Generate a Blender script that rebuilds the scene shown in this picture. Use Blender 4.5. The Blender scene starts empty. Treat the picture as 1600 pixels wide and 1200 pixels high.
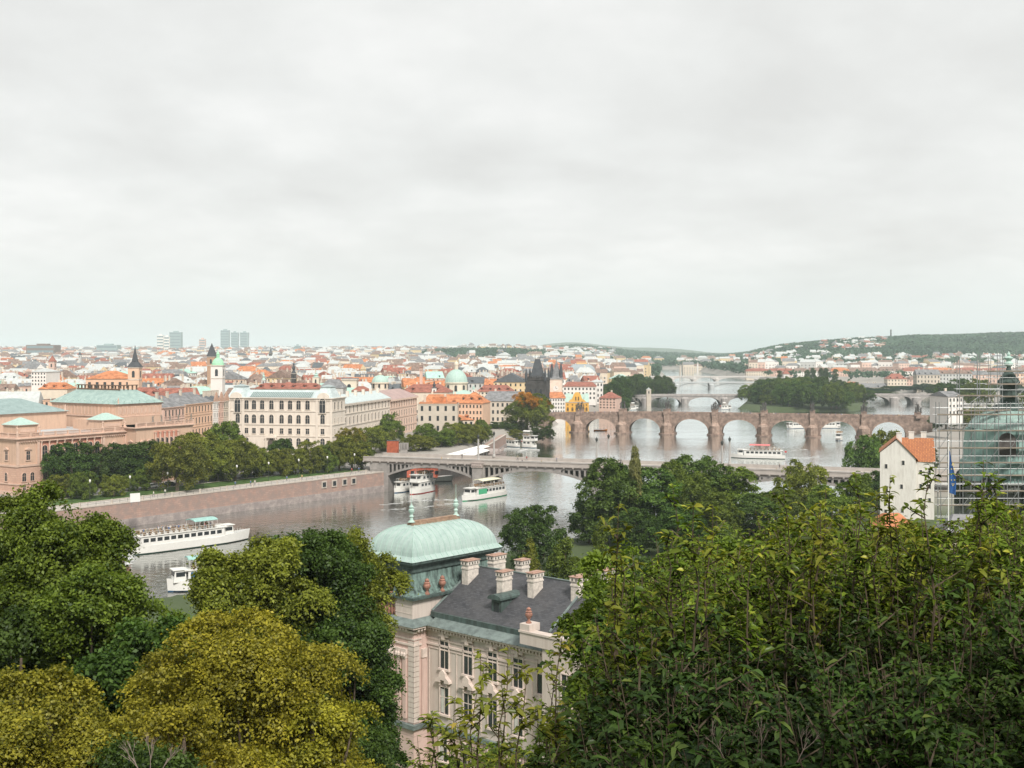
import bpy, math, random
import numpy as np
from mathutils import Vector, Matrix
C = bpy.context.scene.collection
SC = bpy.context.scene
PI = math.pi
R = math.radians
# ------------------------------------------------------------ camera
F = 1850.0                                   # focal length in photo pixels (photo is 1600 wide)
CAMZ = 50.0
HY = 545.0
cam = bpy.data.cameras.new('camera'); co = bpy.data.objects.new('camera', cam); C.objects.link(co)
cam.sensor_width = 36; cam.lens = 36 * F / 1600
cam.shift_y = -(600 - HY) / 1600
cam.clip_start = .5; cam.clip_end = 60000
co.location = (0, 0, CAMZ); co.rotation_euler = (R(90), 0, 0)
SC.camera = co
# ------------------------------------------------------------ light
SUN_EL, SUN_AZ = R(44), R(160)               # azimuth measured from +Y towards +X
w = bpy.data.worlds.new('World'); SC.world = w; w.use_nodes = True
nt = w.node_tree; N = nt.nodes; L = nt.links
N.clear()
out = N.new('ShaderNodeOutputWorld'); bg = N.new('ShaderNodeBackground'); bg.inputs[1].default_value = .1
sky = N.new('ShaderNodeTexSky'); sky.sky_type = 'NISHITA'; sky.sun_disc = False
sky.sun_elevation = SUN_EL; sky.sun_rotation = SUN_AZ
tc = N.new('ShaderNodeTexCoord')
sep = N.new('ShaderNodeSeparateXYZ'); L.new(tc.outputs['Generated'], sep.inputs[0])
add = N.new('ShaderNodeMath'); add.operation = 'ADD'; add.inputs[1].default_value = .26; L.new(sep.outputs[2], add.inputs[0])
mx = N.new('ShaderNodeMath'); mx.operation = 'MAXIMUM'; mx.inputs[1].default_value = .05; L.new(add.outputs[0], mx.inputs[0])
dx = N.new('ShaderNodeMath'); dx.operation = 'DIVIDE'; L.new(sep.outputs[0], dx.inputs[0]); L.new(mx.outputs[0], dx.inputs[1])
dy = N.new('ShaderNodeMath'); dy.operation = 'DIVIDE'; L.new(sep.outputs[1], dy.inputs[0]); L.new(mx.outputs[0], dy.inputs[1])
cb = N.new('ShaderNodeCombineXYZ'); L.new(dx.outputs[0], cb.inputs[0]); L.new(dy.outputs[0], cb.inputs[1])
n1 = N.new('ShaderNodeTexNoise'); n1.inputs['Scale'].default_value = .95; n1.inputs['Detail'].default_value = 7; n1.inputs['Roughness'].default_value = .52
n1.inputs['Distortion'].default_value = .3
L.new(cb.outputs[0], n1.inputs['Vector'])
n2 = N.new('ShaderNodeTexNoise'); n2.inputs['Scale'].default_value = 3.6; n2.inputs['Detail'].default_value = 8; n2.inputs['Roughness'].default_value = .55
L.new(cb.outputs[0], n2.inputs['Vector'])
mm = N.new('ShaderNodeMath'); mm.operation = 'MULTIPLY_ADD'; mm.inputs[1].default_value = .28; L.new(n2.outputs[0], mm.inputs[0])
m2 = N.new('ShaderNodeMath'); m2.operation = 'MULTIPLY'; m2.inputs[1].default_value = .72; L.new(n1.outputs[0], m2.inputs[0]); L.new(m2.outputs[0], mm.inputs[2])
cr = N.new('ShaderNodeValToRGB'); e = cr.color_ramp.elements
e[0].position = .38; e[0].color = (.765, .765, .74, 1); e[1].position = .62; e[1].color = (.96, .96, .935, 1)
q = e.new(.5); q.color = (.85, .855, .83, 1)
L.new(mm.outputs[0], cr.inputs[0])
# the overcast thins to a pale bluish band at the horizon
hz = N.new('ShaderNodeMapRange'); hz.inputs[1].default_value = .0; hz.inputs[2].default_value = .09; hz.interpolation_type = 'SMOOTHSTEP'
L.new(sep.outputs[2], hz.inputs[0])
hm = N.new('ShaderNodeMixRGB'); hm.inputs[1].default_value = (.81, .865, .845, 1); L.new(hz.outputs[0], hm.inputs[0]); L.new(cr.outputs[0], hm.inputs[2])
sc_ = N.new('ShaderNodeVectorMath'); sc_.operation = 'SCALE'; sc_.inputs['Scale'].default_value = 10.3; L.new(hm.outputs[0], sc_.inputs[0])
mix = N.new('ShaderNodeMixRGB'); mix.inputs[0].default_value = .94; L.new(sky.outputs[0], mix.inputs[1]); L.new(sc_.outputs[0], mix.inputs[2])
L.new(mix.outputs[0], bg.inputs[0]); L.new(bg.outputs[0], out.inputs[0])
sl = bpy.data.lights.new('sun', 'SUN'); so = bpy.data.objects.new('sun', sl); C.objects.link(so)
sl.energy = 4.0; sl.angle = R(12); sl.color = (1, .95, .88)
d = Vector((math.sin(SUN_AZ) * math.cos(SUN_EL), math.cos(SUN_AZ) * math.cos(SUN_EL), math.sin(SUN_EL)))
so.rotation_euler = d.to_track_quat('Z', 'Y').to_euler()
SC.view_settings.view_transform = 'Standard'; SC.view_settings.look = 'None'; SC.view_settings.exposure = 0.02; SC.view_settings.gamma = 1
SC.cycles.max_bounces = 6; SC.cycles.diffuse_bounces = 3; SC.cycles.glossy_bounces = 3; SC.cycles.transmission_bounces = 3
SC.cycles.volume_bounces = 2; SC.cycles.transparent_max_bounces = 8
SC.cycles.use_denoising = True
SC.cycles.caustics_reflective = False; SC.cycles.caustics_refractive = False

# ------------------------------------------------------------ helpers
def P(px, py, z=0):
    """world point at height z seen at photo pixel (px, py)"""
    Y = (CAMZ - z) * F / (py - HY)
    return ((px - 800) / F * Y, Y)
def XZ(px, py, Y):
    return ((px - 800) / F * Y, CAMZ - (py - HY) / F * Y)
MATS = {}
def nodes_of(m):
    return m.node_tree.nodes, m.node_tree.links
def mat(name, col, rough=.8, var=.12, scale=1.5, bump=.0, bscale=8, metal=0, spec=.3, coords='Object', col2=None, fac=(.35, .65)):
    if name in MATS: return MATS[name]
    m = bpy.data.materials.new(name); m.use_nodes = True; MATS[name] = m
    n, l = nodes_of(m); b = n['Principled BSDF']
    b.inputs['Roughness'].default_value = rough; b.inputs['Metallic'].default_value = metal
    b.inputs['Specular IOR Level'].default_value = spec
    t = n.new('ShaderNodeTexCoord')
    no = n.new('ShaderNodeTexNoise'); no.inputs['Scale'].default_value = scale; no.inputs['Detail'].default_value = 6
    no.inputs['Roughness'].default_value = .65
    l.new(t.outputs[coords], no.inputs['Vector'])
    r_ = n.new('ShaderNodeValToRGB'); e = r_.color_ramp.elements
    c2 = col2 if col2 else tuple(min(1, c * (1 + var)) for c in col)
    c1 = col if col2 else tuple(c * (1 - var) for c in col)
    e[0].position, e[1].position = fac
    e[0].color = (*c1, 1); e[1].color = (*c2, 1)
    l.new(no.outputs[0], r_.inputs[0]); l.new(r_.outputs[0], b.inputs['Base Color'])
    if bump:
        n2 = n.new('ShaderNodeTexNoise'); n2.inputs['Scale'].default_value = bscale; n2.inputs['Detail'].default_value = 4
        l.new(t.outputs[coords], n2.inputs['Vector'])
        bp = n.new('ShaderNodeBump'); bp.inputs['Strength'].default_value = bump; bp.inputs['Distance'].default_value = .1
        l.new(n2.outputs[0], bp.inputs['Height']); l.new(bp.outputs[0], b.inputs['Normal'])
    return m
def streak(name, col, dark, rough=.6, sx=1.2, sz=.12, lo=.38, hi=.62, metal=0):
    """weathered surface with vertical run-off streaks"""
    m = mat(name, col, rough=rough, metal=metal); n, l = nodes_of(m); b = n['Principled BSDF']
    t = n.new('ShaderNodeTexCoord'); mp = n.new('ShaderNodeMapping'); mp.inputs['Scale'].default_value = (sx, sx, sz)
    l.new(t.outputs['Object'], mp.inputs[0])
    no = n.new('ShaderNodeTexNoise'); no.inputs['Scale'].default_value = 2; no.inputs['Detail'].default_value = 8; no.inputs['Roughness'].default_value = .7
    l.new(mp.outputs[0], no.inputs['Vector'])
    r_ = n.new('ShaderNodeValToRGB'); r_.color_ramp.elements[0].position = lo; r_.color_ramp.elements[1].position = hi
    r_.color_ramp.elements[0].color = (*dark, 1); r_.color_ramp.elements[1].color = (*col, 1)
    l.new(no.outputs[0], r_.inputs[0]); l.new(r_.outputs[0], b.inputs['Base Color'])
    return m
def masonry(name, c1, c2, cm, bw=1.2, bh=.5, rough=.9, rot=0, mort=.02, stain=None):
    """coursed blocks laid out over (horizontal run, height)"""
    m = mat(name, c1, rough=rough); n, l = nodes_of(m); b = n['Principled BSDF']
    t = n.new('ShaderNodeTexCoord'); sp = n.new('ShaderNodeSeparateXYZ'); l.new(t.outputs['Object'], sp.inputs[0])
    ad = n.new('ShaderNodeMath'); ad.operation = 'ADD'; l.new(sp.outputs[0], ad.inputs[0]); l.new(sp.outputs[1], ad.inputs[1])
    cc = n.new('ShaderNodeCombineXYZ'); l.new(ad.outputs[0], cc.inputs[0]); l.new(sp.outputs[2], cc.inputs[1])
    br = n.new('ShaderNodeTexBrick'); l.new(cc.outputs[0], br.inputs['Vector'])
    br.inputs['Scale'].default_value = 1; br.inputs['Brick Width'].default_value = bw; br.inputs['Row Height'].default_value = bh
    br.inputs['Mortar Size'].default_value = mort; br.inputs['Color1'].default_value = (*c1, 1); br.inputs['Color2'].default_value = (*c2, 1)
    br.inputs['Mortar'].default_value = (*cm, 1); br.inputs['Bias'].default_value = 0
    no = n.new('ShaderNodeTexNoise'); no.inputs['Scale'].default_value = .45; no.inputs['Detail'].default_value = 8; no.inputs['Roughness'].default_value = .7
    l.new(t.outputs['Object'], no.inputs['Vector'])
    mr = n.new('ShaderNodeMapRange'); mr.inputs[1].default_value = .42; mr.inputs[2].default_value = .62; l.new(no.outputs[0], mr.inputs[0])
    st = stain or tuple(c * .5 for c in c1)
    mi = n.new('ShaderNodeMixRGB'); l.new(mr.outputs[0], mi.inputs[0]); mi.inputs[1].default_value = (*st, 1); l.new(br.outputs[0], mi.inputs[2])
    l.new(mi.outputs[0], b.inputs['Base Color'])
    return m
def leafmat(name, dark, light, hi=None, trans=.28, rough=.5):
    m = bpy.data.materials.new(name); m.use_nodes = True; MATS[name] = m
    n, l = nodes_of(m); n.remove(n['Principled BSDF']); o = n['Material Output']
    at = n.new('ShaderNodeAttribute'); at.attribute_name = 'rnd'
    oi = n.new('ShaderNodeObjectInfo')
    r_ = n.new('ShaderNodeValToRGB'); e = r_.color_ramp.elements
    e[0].position = .05; e[0].color = (*dark, 1); e[1].position = .8; e[1].color = (*light, 1)
    if hi: q = e.new(1.0); q.color = (*hi, 1); 
    l.new(at.outputs['Fac'], r_.inputs[0])
    hs = n.new('ShaderNodeHueSaturation')
    mr = n.new('ShaderNodeMapRange'); mr.inputs[3].default_value = .49; mr.inputs[4].default_value = .51; l.new(oi.outputs['Random'], mr.inputs[0]); l.new(mr.outputs[0], hs.inputs['Hue'])
    m3 = n.new('ShaderNodeMapRange'); m3.inputs[3].default_value = .88; m3.inputs[4].default_value = 1.15; l.new(oi.outputs['Random'], m3.inputs[0]); l.new(m3.outputs[0], hs.inputs['Value'])
    l.new(r_.outputs[0], hs.inputs['Color'])
    df = n.new('ShaderNodeBsdfDiffuse'); l.new(hs.outputs[0], df.inputs[0])
    tr = n.new('ShaderNodeBsdfTranslucent')
    br = n.new('ShaderNodeMixRGB'); br.blend_type = 'MULTIPLY'; br.inputs[0].default_value = 1; br.inputs[2].default_value = (1.25, 1.3, .6, 1); l.new(hs.outputs[0], br.inputs[1]); l.new(br.outputs[0], tr.inputs[0])
    ms = n.new('ShaderNodeMixShader'); ms.inputs[0].default_value = trans; l.new(df.outputs[0], ms.inputs[1]); l.new(tr.outputs[0], ms.inputs[2])
    gl = n.new('ShaderNodeBsdfGlossy'); gl.inputs['Roughness'].default_value = rough; gl.inputs[0].default_value = (.75, .8, .75, 1)
    m4 = n.new('ShaderNodeMixShader'); m4.inputs[0].default_value = .022; l.new(ms.outputs[0], m4.inputs[1]); l.new(gl.outputs[0], m4.inputs[2])
    l.new(m4.outputs[0], o.inputs[0])
    return m

class MB:
    def __init__(s, M=None): s.v = []; s.f = []; s.m = []; s.M = M
    def add(s, vs, fs, mi=0):
        o = len(s.v)
        if s.M is not None: vs = [tuple(s.M @ Vector(p)) for p in vs]
        s.v.extend(vs); s.f.extend([tuple(i + o for i in f) for f in fs]); s.m.extend([mi] * len(fs)); return s
    def box(s, x0, x1, y0, y1, z0, z1, mi=0, top=True, bottom=True):
        vs = [(x0, y0, z0), (x1, y0, z0), (x1, y1, z0), (x0, y1, z0), (x0, y0, z1), (x1, y0, z1), (x1, y1, z1), (x0, y1, z1)]
        fs = [(0, 1, 5, 4), (1, 2, 6, 5), (2, 3, 7, 6), (3, 0, 4, 7)]
        if top: fs.append((4, 5, 6, 7))
        if bottom: fs.append((3, 2, 1, 0))
        return s.add(vs, fs, mi)
    def prism(s, pts, z0, z1, mi=0, cap=True):
        n = len(pts); vs = [(x, y, z0) for x, y in pts] + [(x, y, z1) for x, y in pts]
        fs = [(i, (i + 1) % n, n + (i + 1) % n, n + i) for i in range(n)]
        if cap: fs += [tuple(range(n, 2 * n)), tuple(reversed(range(n)))]
        return s.add(vs, fs, mi)
    def xprism(s, pts, y0, y1, mi=0):
        """polygon in (x,z) extruded along y"""
        n = len(pts); vs = [(x, y0, z) for x, z in pts] + [(x, y1, z) for x, z in pts]
        fs = [(i, n + i, n + (i + 1) % n, (i + 1) % n) for i in range(n)] + [tuple(range(n)), tuple(reversed(range(n, 2 * n)))]
        return s.add(vs, fs, mi)
    def yprism(s, pts, x0, x1, mi=0):
        n = len(pts); vs = [(x0, y, z) for y, z in pts] + [(x1, y, z) for y, z in pts]
        fs = [(i, (i + 1) % n, n + (i + 1) % n, n + i) for i in range(n)] + [tuple(reversed(range(n))), tuple(range(n, 2 * n))]
        return s.add(vs, fs, mi)
    def frustum(s, a, z0, b, z1, mi=0, cap=True):
        """a,b = (x0,x1,y0,y1)"""
        vs = [(a[0], a[2], z0), (a[1], a[2], z0), (a[1], a[3], z0), (a[0], a[3], z0), (b[0], b[2], z1), (b[1], b[2], z1), (b[1], b[3], z1), (b[0], b[3], z1)]
        fs = [(0, 1, 5, 4), (1, 2, 6, 5), (2, 3, 7, 6), (3, 0, 4, 7)]
        if cap: fs += [(4, 5, 6, 7), (3, 2, 1, 0)]
        return s.add(vs, fs, mi)
    def tube(s, p0, p1, r0, r1=None, n=6, mi=0, cap=True):
        r1 = r0 if r1 is None else r1
        p0 = Vector(p0); p1 = Vector(p1); d = (p1 - p0)
        if d.length < 1e-6: return s
        d.normalize(); a = d.orthogonal().normalized(); b = d.cross(a)
        vs = []
        for p, r in ((p0, r0), (p1, r1)):
            for i in range(n):
                t = 2 * PI * i / n; vs.append(tuple(p + a * (r * math.cos(t)) + b * (r * math.sin(t))))
        fs = [(i, (i + 1) % n, n + (i + 1) % n, n + i) for i in range(n)]
        if cap: fs += [tuple(reversed(range(n))), tuple(range(n, 2 * n))]
        return s.add(vs, fs, mi)
    def lathe(s, prof, cx=0, cy=0, n=16, mi=0, sx=1, sy=1, ph=0):
        vs = []; k = len(prof)
        for r, z in prof:
            for i in range(n):
                t = 2 * PI * (i + ph) / n; vs.append((cx + sx * r * math.cos(t), cy + sy * r * math.sin(t), z))
        fs = []
        for j in range(k - 1):
            for i in range(n):
                a = j * n + i; b = j * n + (i + 1) % n; fs.append((a, b, b + n, a + n))
        fs += [tuple(reversed(range(n))), tuple(range((k - 1) * n, k * n))]
        return s.add(vs, fs, mi)
    def build(s, name, mats, parent=None, smooth=False, loc=None, rot=None):
        me = bpy.data.meshes.new(name); me.from_pydata(s.v, [], s.f)
        if not isinstance(mats, (list, tuple)): mats = [mats]
        for m in mats: me.materials.append(m)
        if len(mats) > 1: me.polygons.foreach_set('material_index', s.m)
        if smooth: me.polygons.foreach_set('use_smooth', [True] * len(me.polygons))
        me.update()
        o = bpy.data.objects.new(name, me); C.objects.link(o)
        if parent: o.parent = parent
        if loc: o.location = loc
        if rot is not None: o.rotation_euler = (0, 0, rot)
        return o
THINGS = []
def tag(o, label=None, cat=None, group=None, kind=None):
    if label: o['label'] = label
    if cat: o['category'] = cat; THINGS.append(o)
    if group: o['group'] = group
    if kind: o['kind'] = kind
    return o
def thing(name, label, cat, loc=(0, 0, 0), rz=0, group=None):
    o = bpy.data.objects.new(name, None); C.objects.link(o); o.location = loc; o.rotation_euler = (0, 0, rz)
    o.empty_display_size = .1
    return tag(o, label, cat, group)
def struct(o): o['kind'] = 'structure'; return o
def put(src, parent=None, loc=(0, 0, 0), rz=0, scale=None, name=None):
    """linked copy of one object (children too) """
    c = src.copy(); C.objects.link(c); c.parent = parent; c.location = loc; c.rotation_euler = (0, 0, rz)
    if scale: c.scale = scale
    return c
def copy_tree(src, parent=None):
    c = src.copy(); C.objects.link(c); c.parent = parent
    for ch in list(src.children):
        k = copy_tree(ch, c); k.matrix_parent_inverse = ch.matrix_parent_inverse.copy()
    return c
def npmesh(name, V, Fc, mats, attr=None, parent=None, tri=False):
    """fast mesh from numpy arrays, Fc (n,k)"""
    me = bpy.data.meshes.new(name); k = Fc.shape[1]; nf = Fc.shape[0]
    me.vertices.add(len(V)); me.vertices.foreach_set('co', V.astype(np.float32).ravel())
    me.loops.add(nf * k); me.loops.foreach_set('vertex_index', Fc.astype(np.int32).ravel())
    me.polygons.add(nf); me.polygons.foreach_set('loop_start', np.arange(0, nf * k, k, dtype=np.int32))
    me.update(calc_edges=True)
    if attr is not None:
        a = me.attributes.new('rnd', 'FLOAT', 'FACE'); a.data.foreach_set('value', attr.astype(np.float32))
    for m in (mats if isinstance(mats, (list, tuple)) else [mats]): me.materials.append(m)
    o = bpy.data.objects.new(name, me); C.objects.link(o)
    if parent: o.parent = parent
    return o

# ------------------------------------------------------------ materials
M_wall = {
 'cream': mat('wall_cream', (.68, .59, .48), var=.07, scale=.3), 'white': mat('wall_white', (.74, .70, .66), var=.05, scale=.3),
 'pink': mat('wall_pink', (.64, .45, .37), var=.07, scale=.3), 'yellow': mat('wall_yellow', (.68, .53, .32), var=.06, scale=.3),
 'peach': mat('wall_peach', (.68, .46, .33), var=.07, scale=.3), 'grey': mat('wall_grey', (.50, .50, .48), var=.08, scale=.3),
 'beige': mat('wall_beige', (.56, .49, .41), var=.07, scale=.3)}
M_roof = {
 'orange': mat('roof_orange', (.47, .185, .085), var=.35, scale=.5), 'rust red': mat('roof_red', (.29, .112, .08), var=.4, scale=.5),
 'brown': mat('roof_brown', (.22, .15, .12), var=.4, scale=.5), 'grey': mat('roof_grey', (.20, .20, .205), var=.35, scale=.5),
 'pale grey': mat('roof_palegrey', (.48, .50, .49), var=.12, scale=.5), 'green copper': mat('roof_copper', (.38, .58, .50), var=.15, scale=.5),
 'dark slate': mat('roof_slate', (.10, .11, .12), var=.2, scale=.5)}
M_glass = mat('window_glass', (.035, .04, .045), rough=.15, spec=.6, var=.3, scale=.7)
M_farglass = mat('distant_window', (.12, .12, .125), rough=.3, var=.3, scale=.2)
M_stone = mat('stone_trim', (.52, .46, .40), var=.12, scale=.8)
M_white = mat('white_paint', (.82, .81, .78), rough=.45, var=.04, scale=2)
M_metal = mat('galvanised', (.30, .31, .31), rough=.45, metal=.6, var=.15)
M_bark = mat('bark', (.16, .12, .09), rough=.95, var=.35, scale=4, bump=.5)
M_dark = mat('dark_iron', (.05, .055, .05), rough=.6)
M_copper = streak('verdigris', (.44, .58, .52), (.31, .45, .40), rough=.55, sx=.8, sz=.1, lo=.3, hi=.6)
# ------------------------------------------------------------ terrain and river
LB = [(-420, -60), (-330, 60), (-190, 226), (-117, 321), (-45, 415), (-30, 455), (-10, 520), (-2, 600), (10, 640), (20, 690), (30, 760), (36, 800),
      (62, 870), (95, 960), (112, 1063), (150, 1200), (190, 1468), (240, 1850), (300, 2300), (330, 2900)]
RB = [(420, 2900), (395, 2300), (370, 1850), (420, 1560), (440, 1250), (400, 1063), (345, 974), (291, 840), (250, 720), (222, 640), (185, 590), (150, 500), (125, 430), (112, 375),
      (100, 335), (60, 305), (14, 287), (-10, 258), (-80, 205), (-160, 140), (-300, -60)]
RIVER = np.array(LB + RB, float)
ISLE = np.array([(190, 990), (204, 948), (262, 952), (292, 985), (330, 1100), (370, 1300), (340, 1420), (285, 1330), (238, 1180)], float)
def sdist(X, Y, poly):
    """signed distance, negative inside"""
    d = np.full(X.shape, 1e18); inside = np.zeros(X.shape, bool); n = len(poly)
    for i in range(n):
        ax, ay = poly[i]; bx, by = poly[(i + 1) % n]; ex, ey = bx - ax, by - ay
        t = np.clip(((X - ax) * ex + (Y - ay) * ey) / (ex * ex + ey * ey), 0, 1)
        d = np.minimum(d, (X - ax - t * ex) ** 2 + (Y - ay - t * ey) ** 2)
        c = ((ay > Y) != (by > Y)) & (X < (bx - ax) * (Y - ay) / (by - ay + 1e-12) + ax); inside ^= c
    d = np.sqrt(d); return np.where(inside, -d, d)
def sstep(a, b, x):
    t = np.clip((x - a) / (b - a), 0, 1); return t * t * (3 - 2 * t)
HU = np.array([-900, 600, 700, 790, 835, 880, 930, 1060, 1130, 1165, 1200, 1260, 1300, 1340, 1392, 1430, 1500, 1560, 1600, 2300.])
def land(X, Y):
    X = np.asarray(X, float); Y = np.asarray(Y, float)
    Ys = np.maximum(Y, 1.0); px = 800 + F * X / Ys
    near = np.clip(48.2 - .46 * Y, 7, 48.2)
    z = np.where(Y < 100, near, 7.0)
    cityup = 7 + 25 * sstep(1200, 4200, Y) + 12 * sstep(4200, 8000, Y)
    lowland = 7 + 0 * Y
    wc = sstep(1010, 860, px)                       # 1 on the left, 0 in the river valley
    z2 = wc * cityup + (1 - wc) * lowland
    # wooded ridge with the twin spires, middle left
    rh = np.interp(px, [560, 640, 720, 800, 860, 930], [0, 6, 12, 12, 4, 0]); z2 = z2 + rh * sstep(2400, 3000, Y) * sstep(4400, 3600, Y)
    # quarry hill in the valley
    rh = np.interp(px, [840, 900, 960, 1030, 1080, 1130], [0, 22, 21, 10, 4, 0]); z2 = z2 + rh * sstep(3700, 4800, Y)
    # large wooded hill to the right
    top = np.interp(px, [1120, 1165, 1185, 1220, 1260, 1300, 1340, 1392, 1430, 1500, 1560, 1600, 2300], [7, 18, 32, 46, 54, 60, 66, 70, 74, 76, 81, 82, 84])
    z2 = z2 + (top - 7) * sstep(1080, 1180, px) * sstep(2150, 3500, Y)
    # far blue hills
    fh = np.interp(px, [780, 830, 850, 880, 920, 950, 985, 1010, 1050, 1080, 1110, 1160, 1300], [0, 14, 38, 44, 40, 33, 33, 40, 38, 26, 8, 0, 0]); z2 = z2 + fh * sstep(7200, 9500, Y)
    z = np.where(Y > 1100, z2, z)
    d = sdist(X, Y, RIVER) - 5; di = sdist(X, Y, ISLE)
    bank = np.clip((d + 6) / 12, 0, 1); zz = -4 + (z + 4) * bank
    isl = -4 + 7.0 * np.clip((8 - di) / 12, 0, 1)
    return np.maximum(zz, isl)
def gz(x, y): return float(land(np.array([x]), np.array([y]))[0])
def make_ground():
    rows = np.concatenate([np.arange(-300, 40, 12), np.geomspace(40, 10800, 430)])
    us = np.sinh(np.linspace(-2.3, 2.3, 360)) * .22
    YY = np.repeat(rows[:, None], len(us), 1); XX = us[None, :] * np.maximum(YY + 130, 160)
    ZZ = land(XX, YY)
    V = np.stack([XX, YY, ZZ], -1).reshape(-1, 3); nr, nc = XX.shape
    i = np.arange(nr * nc).reshape(nr, nc); Fc = np.stack([i[:-1, :-1], i[:-1, 1:], i[1:, 1:], i[1:, :-1]], -1).reshape(-1, 4)
    m = bpy.data.materials.new('ground'); m.use_nodes = True; n, l = nodes_of(m); b = n['Principled BSDF']; b.inputs['Roughness'].default_value = .95
    t = n.new('ShaderNodeTexCoord'); no = n.new('ShaderNodeTexNoise'); no.inputs['Scale'].default_value = .02; no.inputs['Detail'].default_value = 10; no.inputs['Roughness'].default_value = .7
    l.new(t.outputs['Object'], no.inputs['Vector']); at = n.new('ShaderNodeAttribute'); at.attribute_name = 'rnd'
    g = n.new('ShaderNodeValToRGB'); g.color_ramp.elements[0].color = (.025, .045, .015, 1); g.color_ramp.elements[1].color = (.09, .12, .04, 1); l.new(no.outputs[0], g.inputs[0])
    s = n.new('ShaderNodeValToRGB'); s.color_ramp.elements[0].color = (.2, .18, .16, 1); s.color_ramp.elements[1].color = (.42, .39, .35, 1); l.new(no.outputs[0], s.inputs[0])
    mi = n.new('ShaderNodeMixRGB'); l.new(at.outputs['Fac'], mi.inputs[0]); l.new(g.outputs[0], mi.inputs[1]); l.new(s.outputs[0], mi.inputs[2]); l.new(mi.outputs[0], b.inputs['Base Color'])
    cy = V[Fc].mean(1); px = 800 + F * cy[:, 0] / np.maximum(cy[:, 1], 1)
    town = np.clip((cy[:, 1] - 300) / 60, 0, 1)
    hill = ((px > 1150) & (cy[:, 1] > 2250)) | ((px > 690) & (px < 860) & (cy[:, 1] > 2400)) | ((px > 820) & (cy[:, 1] > 3600))
    di = sdist(cy[:, 0], cy[:, 1], ISLE); town[hill | (di < 12)] = 0
    o = npmesh('ground', V, Fc, m, town); o.data.polygons.foreach_set('use_smooth', [True] * len(Fc)); struct(o)
make_ground()
def make_water():
    m = bpy.data.materials.new('river_water'); m.use_nodes = True; n, l = nodes_of(m); b = n['Principled BSDF']
    t = n.new('ShaderNodeTexCoord'); mp = n.new('ShaderNodeMapping'); mp.inputs['Rotation'].default_value = (0, 0, R(25)); mp.inputs['Scale'].default_value = (.55, 1.0, 1)
    l.new(t.outputs['Object'], mp.inputs[0])
    a = n.new('ShaderNodeTexNoise'); a.inputs['Scale'].default_value = .8; a.inputs['Detail'].default_value = 4; a.inputs['Roughness'].default_value = .42; a.inputs['Distortion'].default_value = .5
    l.new(mp.outputs[0], a.inputs['Vector'])
    # wind patches make some water ruffled and some smooth
    pch = n.new('ShaderNodeTexNoise'); pch.inputs['Scale'].default_value = .022; pch.inputs['Detail'].default_value = 5; pch.inputs['Distortion'].default_value = 1.2; l.new(mp.outputs[0], pch.inputs['Vector'])
    mr = n.new('ShaderNodeMapRange'); mr.inputs[1].default_value = .38; mr.inputs[2].default_value = .62; mr.inputs[3].default_value = .35; mr.inputs[4].default_value = 1.0; l.new(pch.outputs[0], mr.inputs[0])
    bp = n.new('ShaderNodeBump'); bp.inputs['Distance'].default_value = .13; l.new(mr.outputs[0], bp.inputs['Strength']); l.new(a.outputs[0], bp.inputs['Height']); n.remove(b); df = n.new('ShaderNodeBsdfDiffuse'); df.inputs[0].default_value = (.045, .035, .024, 1); gl = n.new('ShaderNodeBsdfGlossy'); gl.inputs['Roughness'].default_value = .10; gl.inputs[0].default_value = (.97, 1, 1, 1)
    fr = n.new('ShaderNodeFresnel'); fr.inputs[0].default_value = 1.333; mu = n.new('ShaderNodeMath'); mu.operation = 'MULTIPLY'; mu.use_clamp = True; mu.inputs[1].default_value = 2.75; pw = n.new('ShaderNodeMath'); pw.operation = 'POWER'; pw.inputs[1].default_value = 1.5; ms = n.new('ShaderNodeMixShader')
    l.new(fr.outputs[0], pw.inputs[0]); l.new(pw.outputs[0], mu.inputs[0]); l.new(mu.outputs[0], ms.inputs[0]); l.new(df.outputs[0], ms.inputs[1]); l.new(gl.outputs[0], ms.inputs[2]); l.new(ms.outputs[0], n['Material Output'].inputs[0])
    l.new(bp.outputs[0], gl.inputs['Normal']); l.new(bp.outputs[0], fr.inputs['Normal'])
    mb = MB(); mb.add([(-700, -100, 0), (700, -100, 0), (1200, 3300, 0), (-200, 3300, 0)], [(0, 1, 2, 3)])
    struct(mb.build('river', m))
make_water()

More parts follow.
